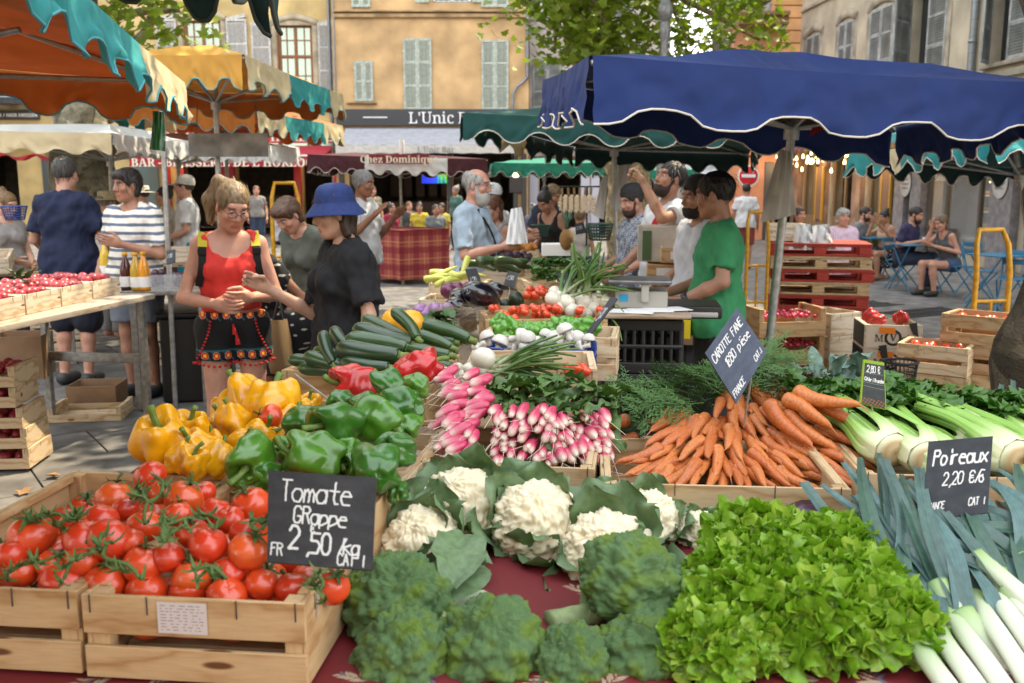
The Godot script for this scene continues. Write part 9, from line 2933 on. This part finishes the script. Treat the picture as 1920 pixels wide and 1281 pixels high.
func build_clutter() -> void:
	var card := mat("cardboard", L(0.33, 0.20, 0.11), 0.85, "soft", 3.0)
	var grey := mat("grey_board", L(0.36, 0.34, 0.30), 0.8, "stain", 1.2)
	var black := mat("black_plastic", L(0.014, 0.013, 0.013), 0.45)
	var steel: Material = mats["tent_steel"]
	var hb := thing("hanging_board", "plain grey board hanging on two wires from the orange and yellow tent", "board", at(428, 272, 8.25))
	solid(hb, "board", Vector3.ZERO, W(0.70, 0.20, 0.015), grey, -0.05)
	for s in [-1, 1]: bar(hb, "wire", [W(s * 0.27, 0.1, 0), W(s * 0.25, 0.34, 0)], 0.004, black)
	var sp := thing("support_pole", "thin steel pole holding the corner of the first orange tent", "pole", on(312, 900, 0.0))
	sp.position = W(at(312, 480, 6.9).x, 0, -6.9)
	bar(sp, "pole", [Vector3.ZERO, at(303, 208, 6.9) - sp.position], 0.019, steel, 10)
	sheet("green_bag", "dark green plastic bag tied to the pole under the orange tent", "bag", [at(286, 208, 4.9), at(306, 210, 4.9), at(310, 284, 4.9), at(281, 280, 4.9)], gloss("green_film", L(0.0, 0.13, 0.035), 0.3, 0.4), 0.04)
	sheet("paper_bag", "greyish paper bag hanging from the green tent's pole", "bag", [at(1160, 310, 8.6), at(1182, 308, 8.6), at(1166, 394, 8.6), at(1142, 386, 8.6)], mat("paper_grey", L(0.42, 0.40, 0.37), 0.8), 0.04)
	sheet("paper_bag", "bright white bag hanging left of the green tent's pole", "bag", [at(1128, 335, 8.9), at(1142, 325, 8.9), at(1132, 412, 8.9), at(1112, 404, 8.9)], mat("paper_white", L(0.75, 0.74, 0.72), 0.8), 0.03)
	sheet("plastic_bag", "large grey beige plastic bag tied to the blue tent's pole", "bag", [at(1462, 280, 5.1), at(1484, 285, 5.1), at(1492, 402, 5.1), at(1424, 418, 5.1)], mat("film_grey", L(0.44, 0.41, 0.36), 0.6, "soft", 3.0), 0.05)
	sheet("rolled_cloth", "brown rolled tarpaulin tucked under the blue tent's ribs", "cloth", [at(1392, 192, 5.0), at(1550, 196, 5.3), at(1520, 236, 5.3), at(1400, 222, 5.0)], mat("brown_tarp", L(0.13, 0.08, 0.045), 0.85, "mottle", 3.0), 0.05)
	sheet("red_net", "red net bag hanging under the blue tent", "bag", [at(1540, 198, 5.2), at(1566, 198, 5.2), at(1562, 232, 5.2), at(1516, 258, 5.2)], mat("red_net", L(0.30, 0.01, 0.012), 0.8, "speck", 20.0), 0.03)
	sheet("plastic_bag", "white plastic carrier bag held up by the bearded man", "bag", [at(958, 392, 7.1), at(978, 388, 7.1), at(990, 456, 7.1), at(948, 458, 7.1)], mat("film_white", L(0.78, 0.78, 0.78), 0.45), 0.09)
	hand_truck("yellow hand truck behind the two young women", W(at(536, 400, 8.0).x, 0, -8.0), 0.23, 1.68, 0.3)
	hand_truck("yellow hand truck between the green shirted man and the pallets", W(at(1424, 400, 8.6).x, 0, -8.6), 0.2, 1.42, 0.1)
	hand_truck("yellow hand truck at the right beside the tree and crate tower", W(at(1868, 450, 6.1).x, 0, -6.1), 0.24, 1.37, 0.15)
	var red := wood("red_pallet", L(0.36, 0.035, 0.022))
	var pine: Material = mats["pine_c"]
	for k in 7:
		var m: Material = pine if k in [3, 5] else red
		var t := thing("pallet", ["lowest red pallet of the stack right of the blue tent's pole", "second red pallet from the bottom of the stack", "third red pallet from the bottom of the stack", "bare wooden pallet low in the red stack", "red pallet between the two bare wooden ones", "bare wooden pallet just under the topmost red one", "topmost red pallet with white bags standing on it"][k], "pallet", W(at(1533, 500, 10.9).x + 0.02 * sin(k * 2.0), k * 0.146 + 0.001, -10.9), -0.22 + 0.03 * sin(k * 1.7))
		for j in 6: solid(t, "plank", W(0, 0.133, -0.35 + j * 0.14), W(1.1, 0.02, 0.11), m, 0.0, 0.002)
		for j in 3:
			for i in 3: solid(t, "block", W(-0.48 + i * 0.48, 0.062, -0.35 + j * 0.35), W(0.13, 0.08, 0.1), m, 0.0, 0.002)
			solid(t, "plank", W(0, 0.113, -0.35 + j * 0.35), W(1.1, 0.018, 0.1), m, 0.0, 0.002)
			solid(t, "plank", W(0, 0.011, -0.35 + j * 0.35), W(1.1, 0.02, 0.1), m, 0.0, 0.002)
	for q in [[1508, 36], [1540, 42]]:
		sheet("plastic_bag", "knotted white plastic bag on the pallets, %s one" % ("left" if q[0] < 1520 else "right"), "bag", [at(q[0] - 16, 424, 10.7), at(q[0] + 14, 420, 10.7), at(q[0] + q[1] * 0.6, 467, 10.7), at(q[0] - q[1] * 0.6, 467, 10.7)], mats["film_white"], 0.24)
	crate("wooden crate of greens on the pallets beside the white bags", 0.4, 0.3, 0.2, Transform3D(Basis(Vector3.UP, -0.2), W(at(1470, 450, 10.9).x, 1.03, -10.9)), 3, 0)
	var pz := mat("box_white", L(0.52, 0.48, 0.42), 0.8, "soft", 3.0)
	for q in [[1244, 488, 6.5, W(0.36, 0.24, 0.3), pz, "open white carton with a green stripe in front of the man drinking"], [1272, 490, 6.3, W(0.24, 0.1, 0.3), mats["pine_a"], "thin wooden box with a white label beside the white carton"], [1246, 520, 6.35, W(0.24, 0.1, 0.3), mats["pine_a"], "wooden box under the white carton"], [1262, 577, 6.4, W(0.2, 0.2, 0.3), card, "brown box at the bottom of the pile beside the scale"], [1290, 640, 5.9, W(0.2, 0.3, 0.3), card, "tall brown box beside the green shirted man's legs"], [1276, 630, 5.0, W(0.09, 0.1, 0.2), mat("yellow_card", L(0.75, 0.55, 0.01), 0.6), "small yellow carton beside the black crates"]]:
		var b := box_thing(q[5], q[0], q[1], q[2], q[3], q[4], -0.12)
		if q[4] == pz:
			solid(b, "green_stripe", W(-0.12, 0.11, 0.152), W(0.06, 0.2, 0.003), mat("stripe_green", L(0.07, 0.12, 0.05), 0.7), 0.0, 0.0)
			solid(b, "fruit_print", W(0.07, 0.05, 0.152), W(0.17, 0.05, 0.003), mat("fruit_print", L(0.35, 0.10, 0.02), 0.7, "speck", 9.0), 0.0, 0.0)
			solid(b, "flap", W(0.2, 0.2, 0.12), W(0.004, 0.2, 0.2), mats["paper_white"], 0.3, 0.0)
		elif q[4] == mats["pine_a"]: solid(b, "paper_label", W(0.0, 0.05, 0.152), W(0.12, 0.05, 0.003), mats["paper_white"], 0.0, 0.0)
	var c := thing("weighing_scale", "grey market scale with its sloping tray beside the onion leaves", "scale", W(at(1205, 560, 4.4).x, 1.082, -4.46), -0.12)
	c.scale = Vector3.ONE * 0.82
	solid(c, "base", W(0, 0.05, 0), W(0.30, 0.1, 0.22), mat("scale_grey", L(0.34, 0.32, 0.28), 0.5))
	solid(c, "post", W(0.02, 0.1, 0.12), W(0.045, 0.12, 0.045), mats["scale_grey"])
	solid(c, "tray", W(-0.01, 0.155, 0.02), W(0.36, 0.025, 0.28), metal("tray_steel", L(0.3, 0.3, 0.3), 0.35))
	solid(c, "sticker", W(-0.10, 0.06, 0.112), W(0.05, 0.04, 0.003), mat("sticker_blue", L(0.02, 0.3, 0.55), 0.5), 0.0, 0.0)
	var bd := thing("plank_board", "brown plank board with papers laid on the black crates under the scale", "board", W(0.62, 1.055, -4.42), -0.08)
	solid(bd, "plank", W(0, 0.012, 0.12), W(0.42, 0.024, 0.22), mats["old_wood"])
	solid(bd, "plank", W(0, 0.012, -0.11), W(0.42, 0.024, 0.22), mats["old_wood"])
	for k in 3: solid(bd, "paper_sheet", W(-0.05 + k * 0.08, 0.027 + k * 0.002, 0.15 - k * 0.03), W(0.2, 0.0015, 0.14), mats["paper_white"], 0.3 * k - 0.2, 0.0)
	var dr := thing("cash_drawer", "black and grey cash drawer in front of the green shirted man", "cash drawer", at(1290, 590, 4.55), -0.12)
	solid(dr, "box", W(0, 0.03, 0), W(0.30, 0.06, 0.3), black)
	solid(dr, "edge", W(0.0, 0.02, 0.155), W(0.26, 0.025, 0.012), mats["scale_grey"])
	for k in 4:
		var t := thing("plastic_crate", ["top black plastic crate under the scale", "second black plastic crate under the scale", "third black plastic crate under the scale", "lowest black plastic crate under the scale"][k], "crate", W(0.62, 0.80 - k * 0.255, -4.42), -0.08)
		for s in [-1, 1]:
			for j in 3: solid(t, "rail", W(0, 0.02 + j * 0.1, s * 0.17), W(0.36, 0.05 if j != 1 else 0.02, 0.012), black)
			for j in 9: solid(t, "rib", W(-0.17 + j * 0.0425, 0.12, s * 0.168), W(0.016, 0.22, 0.01), black)
			solid(t, "end", W(s * 0.18, 0.12, 0), W(0.012, 0.24, 0.33), black)
	for k in 3: thing_black_stack(k, black)
	var bp := thing("backpack", "dark patterned backpack on the ground between radishes and carrot tops", "backpack", W(0.5, 0.05, -4.1))
	var bm := MB.new()
	bm.ball(W(0, 0.4, 0), W(0.11, 0.2, 0.09), 16, 11)
	obj("bag", bm, mat("backpack_cloth", L(0.03, 0.022, 0.025), 0.85, "speck", 8.0), bp)
	solid(bp, "strap", W(0.02, 0.42, 0.088), W(0.04, 0.3, 0.012), black)
	var bs := [["plastic_basket", "dark green plastic basket on the far end of the stall", at(1124, 450, 6.6), 0.095, 0.11, mat("green_plastic", L(0.01, 0.05, 0.035), 0.4)], ["wire_basket", "dark wire basket on the ground beside the printed crates", at(1684, 745, 5.0), 0.09, 0.2, mats["iron"]], ["plastic_basket", "blue fluted basket at the far left by the herbs", at(28, 412, 7.9), 0.10, 0.11, mats["blue_plastic"]], ["plastic_basket", "small green basket beside the cauliflowers at the far stall", at(1014, 442, 9.0), 0.09, 0.1, mats["green_plastic"]]]
	for q in bs:
		var t := thing(q[0], q[1], "basket", q[2])
		for j in 6:
			var ring := []
			for i in 25: ring.append(W(cos(TAU * i / 24), 0, sin(TAU * i / 24)) * q[3] * (0.72 + 0.056 * j) + W(0, q[4] * j / 5.0, 0))
			bar(t, "hoop", ring, 0.004 if j < 5 else 0.008, q[5], 5)
		var rods := MB.new()
		for i in 26: rods.tube(pv([W(cos(TAU * i / 26), 0, sin(TAU * i / 26)) * q[3] * 0.72, W(cos(TAU * i / 26), 0, sin(TAU * i / 26)) * q[3] + W(0, q[4], 0)]), 0.003, 4)
		stuff(obj("rods", rods, q[5], t))
	var pa := thing("pineapple", "pineapple with a tuft of grey green leaves behind the onion leaves", "pineapple", at(1062, 468, 6.6))
	var pm := MB.new()
	pm.ball(W(0, 0.07, 0), W(0.05, 0.075, 0.05), 16, 12)
	obj("fruit", pm, mat("pineapple_skin", L(0.32, 0.17, 0.05), 0.8, "speck", 9.0, "bump", 0.8), pa)
	for i in 22:
		var lf := MB.new()
		var a := i * 2.4
		lf.ribbon(curve([W(0, 0.13, 0), W(cos(a) * 0.02, 0.20, sin(a) * 0.02), W(cos(a) * (0.03 + 0.002 * i), 0.27 + rf(-0.03, 0.03), sin(a) * 0.05)], 5), [0.009, 0.009, 0.007, 0.005, 0.003, 0.0005], W(cos(a), 0.2, sin(a)), 0.3)
		obj("leaf", lf, mat("pineapple_leaf", L(0.10, 0.17, 0.12), 0.5), pa)
	box_thing("white printed fruit box below the pineapple", 1042, 478, 6.7, W(0.2, 0.08, 0.2), mats["paper_white"])
	for k in 4:
		var q: Array = [[200, 526, 6.45, L(0.62, 0.42, 0.03), 1.15, "tall bottle of cloudy yellow juice, leftmost of the four on the table"], [238, 545, 6.3, L(0.05, 0.008, 0.012), 1.0, "bottle of dark red juice second from the left"], [257, 546, 6.32, L(0.42, 0.27, 0.02), 1.0, "bottle of pale juice between the dark and orange ones"], [272, 546, 6.25, L(0.62, 0.25, 0.01), 1.02, "bottle of orange juice, rightmost of the four on the table"]][k]
		var p := on(q[0], q[1], 0.925)
		var t := thing("juice_bottle", q[5], "bottle", p)
		t.scale = Vector3.ONE * q[4]
		for part in [["bottle", [[0.001, 0.0], [0.038, 0.002], [0.04, 0.02], [0.04, 0.15], [0.03, 0.19], [0.016, 0.23], [0.015, 0.25], [0.001, 0.251]], gloss("juice_%d" % k, q[3], 0.15, 0.8)], ["cap", [[0.001, 0.248], [0.0185, 0.248], [0.0185, 0.27], [0.001, 0.272]], mats["yellow_paint"]], ["paper_label", [[0.0405, 0.03], [0.0408, 0.032], [0.0408, 0.10], [0.0405, 0.102]], mats["paper_white"]]]:
			var b := MB.new()
			b.lathe(PackedVector2Array(part[1].map(func(e): return Vector2(e[0], e[1]))), 18)
			obj(part[0], b, part[2], t)
	var bn := thing("plastic_bin", "large black plastic bin under the aluminium table", "bin", W(-2.5, 0.002, -7.35), 0.25)
	solid(bn, "body", W(0, 0.33, 0), W(0.52, 0.66, 0.6), black, 0.0, 0.02)
	solid(bn, "lid", W(0, 0.68, 0), W(0.56, 0.04, 0.64), black, 0.0, 0.01)
	box_thing("brown cardboard box under the left table near its near end", 45, 705, 6.4, W(0.34, 0.3, 0.3), card, 0.2)
	box_thing("open cardboard box with crumpled paper under the left table", 185, 765, 7.0, W(0.36, 0.2, 0.3), card, 0.1)
	for k in 2:
		var t := thing("punnet", "clear plastic punnet of plums beside the woman in red, %s" % ["left one", "right one"][k], "punnet", at(300 + k * 32, 541, 6.95))
		var film := mat("clear_film", Color(0.9, 0.92, 0.95, 0.14), 0.08)
		film.transparency = BaseMaterial3D.TRANSPARENCY_ALPHA
		for s in [-1, 1]:
			solid(t, "wall", W(0, 0.055, s * 0.085), W(0.125, 0.11, 0.002), film, 0.0, 0.0)
			solid(t, "wall", W(s * 0.0625, 0.055, 0), W(0.002, 0.11, 0.168), film, 0.0, 0.0)
	var wrap := MB.new()
	var pts := PackedVector3Array()
	for j in 12:
		for i in 16: pts.append(W(lerpf(-0.2, 0.25, i / 15.0), 0.05 + 0.1 * sin(PI * i / 15.0) * sin(PI * j / 11.0) + rf(-0.03, 0.03), lerpf(-0.15, 0.15, j / 11.0)))
	wrap.grid(pts, 16, 12, false)
	tag(obj("clear_film", wrap, mats["clear_film"], null, W(2.05, 0.2, -5.6)), "crumpled clear plastic film over the crate of wrapped herbs", "plastic film")
	var sb := thing("straw_bag", "woven straw bag with dark handles hanging between the two young women", "bag", at(528, 700, 5.35))
	var sm := MB.new()
	sm.lathe(PackedVector2Array([Vector2(0.001, 0.0), Vector2(0.085, 0.01), Vector2(0.10, 0.06), Vector2(0.085, 0.2), Vector2(0.06, 0.32), Vector2(0.052, 0.32), Vector2(0.075, 0.2), Vector2(0.001, 0.05)]), 24, Vector3.ZERO, Basis.from_scale(W(0.72, 1, 1)))
	obj("basket", sm, mat("straw", L(0.34, 0.21, 0.09), 0.9, "grit", 14.0, "grit", 0.8), sb)
	for s in [-1, 1]: bar(sb, "handle", [W(s * 0.03, 0.31, 0.03), W(s * 0.01, 0.40, 0.01), W(0, 0.47, 0), W(s * 0.01, 0.40, -0.01), W(s * 0.03, 0.31, -0.03)], 0.006, black)
	for k in 6:
		var t := thing("garlic_braid", "braid of pale garlic hanging from a bar at the far stall", "garlic braid", at(1054 + k * 11, 352, 12.6), 0.0, "garlic braids on a bar")
		bar(t, "stalks", [W(0, 0, 0), W(0.01 * sin(k), -0.1, 0)], 0.018, mats["straw"])
		var g := MB.new()
		for i in 10: g.ball(W(0.03 * (1 if i % 2 else -1), -0.12 - i * 0.021, 0.02), Vector3.ONE * 0.03, 8, 6)
		stuff(obj("bulbs", g, mat("garlic", L(0.55, 0.42, 0.28), 0.7), t))
	var gb := thing("garlic_bar", "dark bar from which the garlic braids hang", "bar", at(1080, 350, 12.62))
	bar(gb, "bar", [W(-0.4, 0, 0), W(0.4, 0, 0)], 0.012, black)
	bar(gb, "stand", [W(0.15, 0, 0), W(0.15, -1.7, 0)], 0.015, black)
	var blue := mat("bistro_blue", L(0.03, 0.16, 0.28), 0.45)
	for q in [[1728, 14.9, 0.1, false, "blue folding cafe table between the bearded man and the woman in grey"], [1650, 17.0, 0.2, false, "farther blue cafe table with four guests"], [1890, 12.6, 0.3, false, "blue cafe table at the right edge behind the hand truck"], [1800, 14.25, -1.3, true, "blue folding chair of the woman in the grey strap top"], [1700, 15.4, 0.75, true, "blue folding chair of the bearded man in purple"], [1678, 16.85, -1.1, true, "blue folding chair of the bare armed woman"], [1850, 13.4, 1.2, true, "empty blue folding chair left of the yellow hand truck"], [1915, 12.2, -0.6, true, "empty blue folding chair at the right edge"], [1625, 17.4, 0.8, true, "blue folding chair at the far end of the farther table"]]:
		bistro(q[4], W(at(q[0], 400, q[1]).x, 0, -q[1]), q[2], q[3], blue)
	for k in 2:
		var t := thing("paper_cup", ["pale paper cup on the blue table, left", "pale paper cup on the blue table, right"][k], "cup", W(at(1738 + k * 9, 400, 14.8).x, 0.752, -14.8))
		var b := MB.new()
		b.lathe(PackedVector2Array([Vector2(0.001, 0), Vector2(0.03, 0), Vector2(0.042, 0.11), Vector2(0.001, 0.1)]), 12)
		obj("cup", b, mats["paper_white"], t)

func thing_black_stack(k: int, black: Material) -> void:
	var t := thing("plastic_crate", ["lowest dark plastic crate behind the straw bag", "middle dark plastic crate behind the straw bag", "top dark plastic crate behind the straw bag"][k], "crate", W(-1.62, 0.002 + k * 0.25, -7.1), 0.15)
	for s in [-1, 1]:
		for j in 4: solid(t, "rail", W(0, 0.02 + j * 0.068, s * 0.19), W(0.5, 0.035, 0.012), black)
		for j in 7: solid(t, "rib", W(-0.24 + j * 0.08, 0.12, s * 0.188), W(0.02, 0.23, 0.01), black)
		solid(t, "end", W(s * 0.25, 0.12, 0), W(0.012, 0.24, 0.37), black)
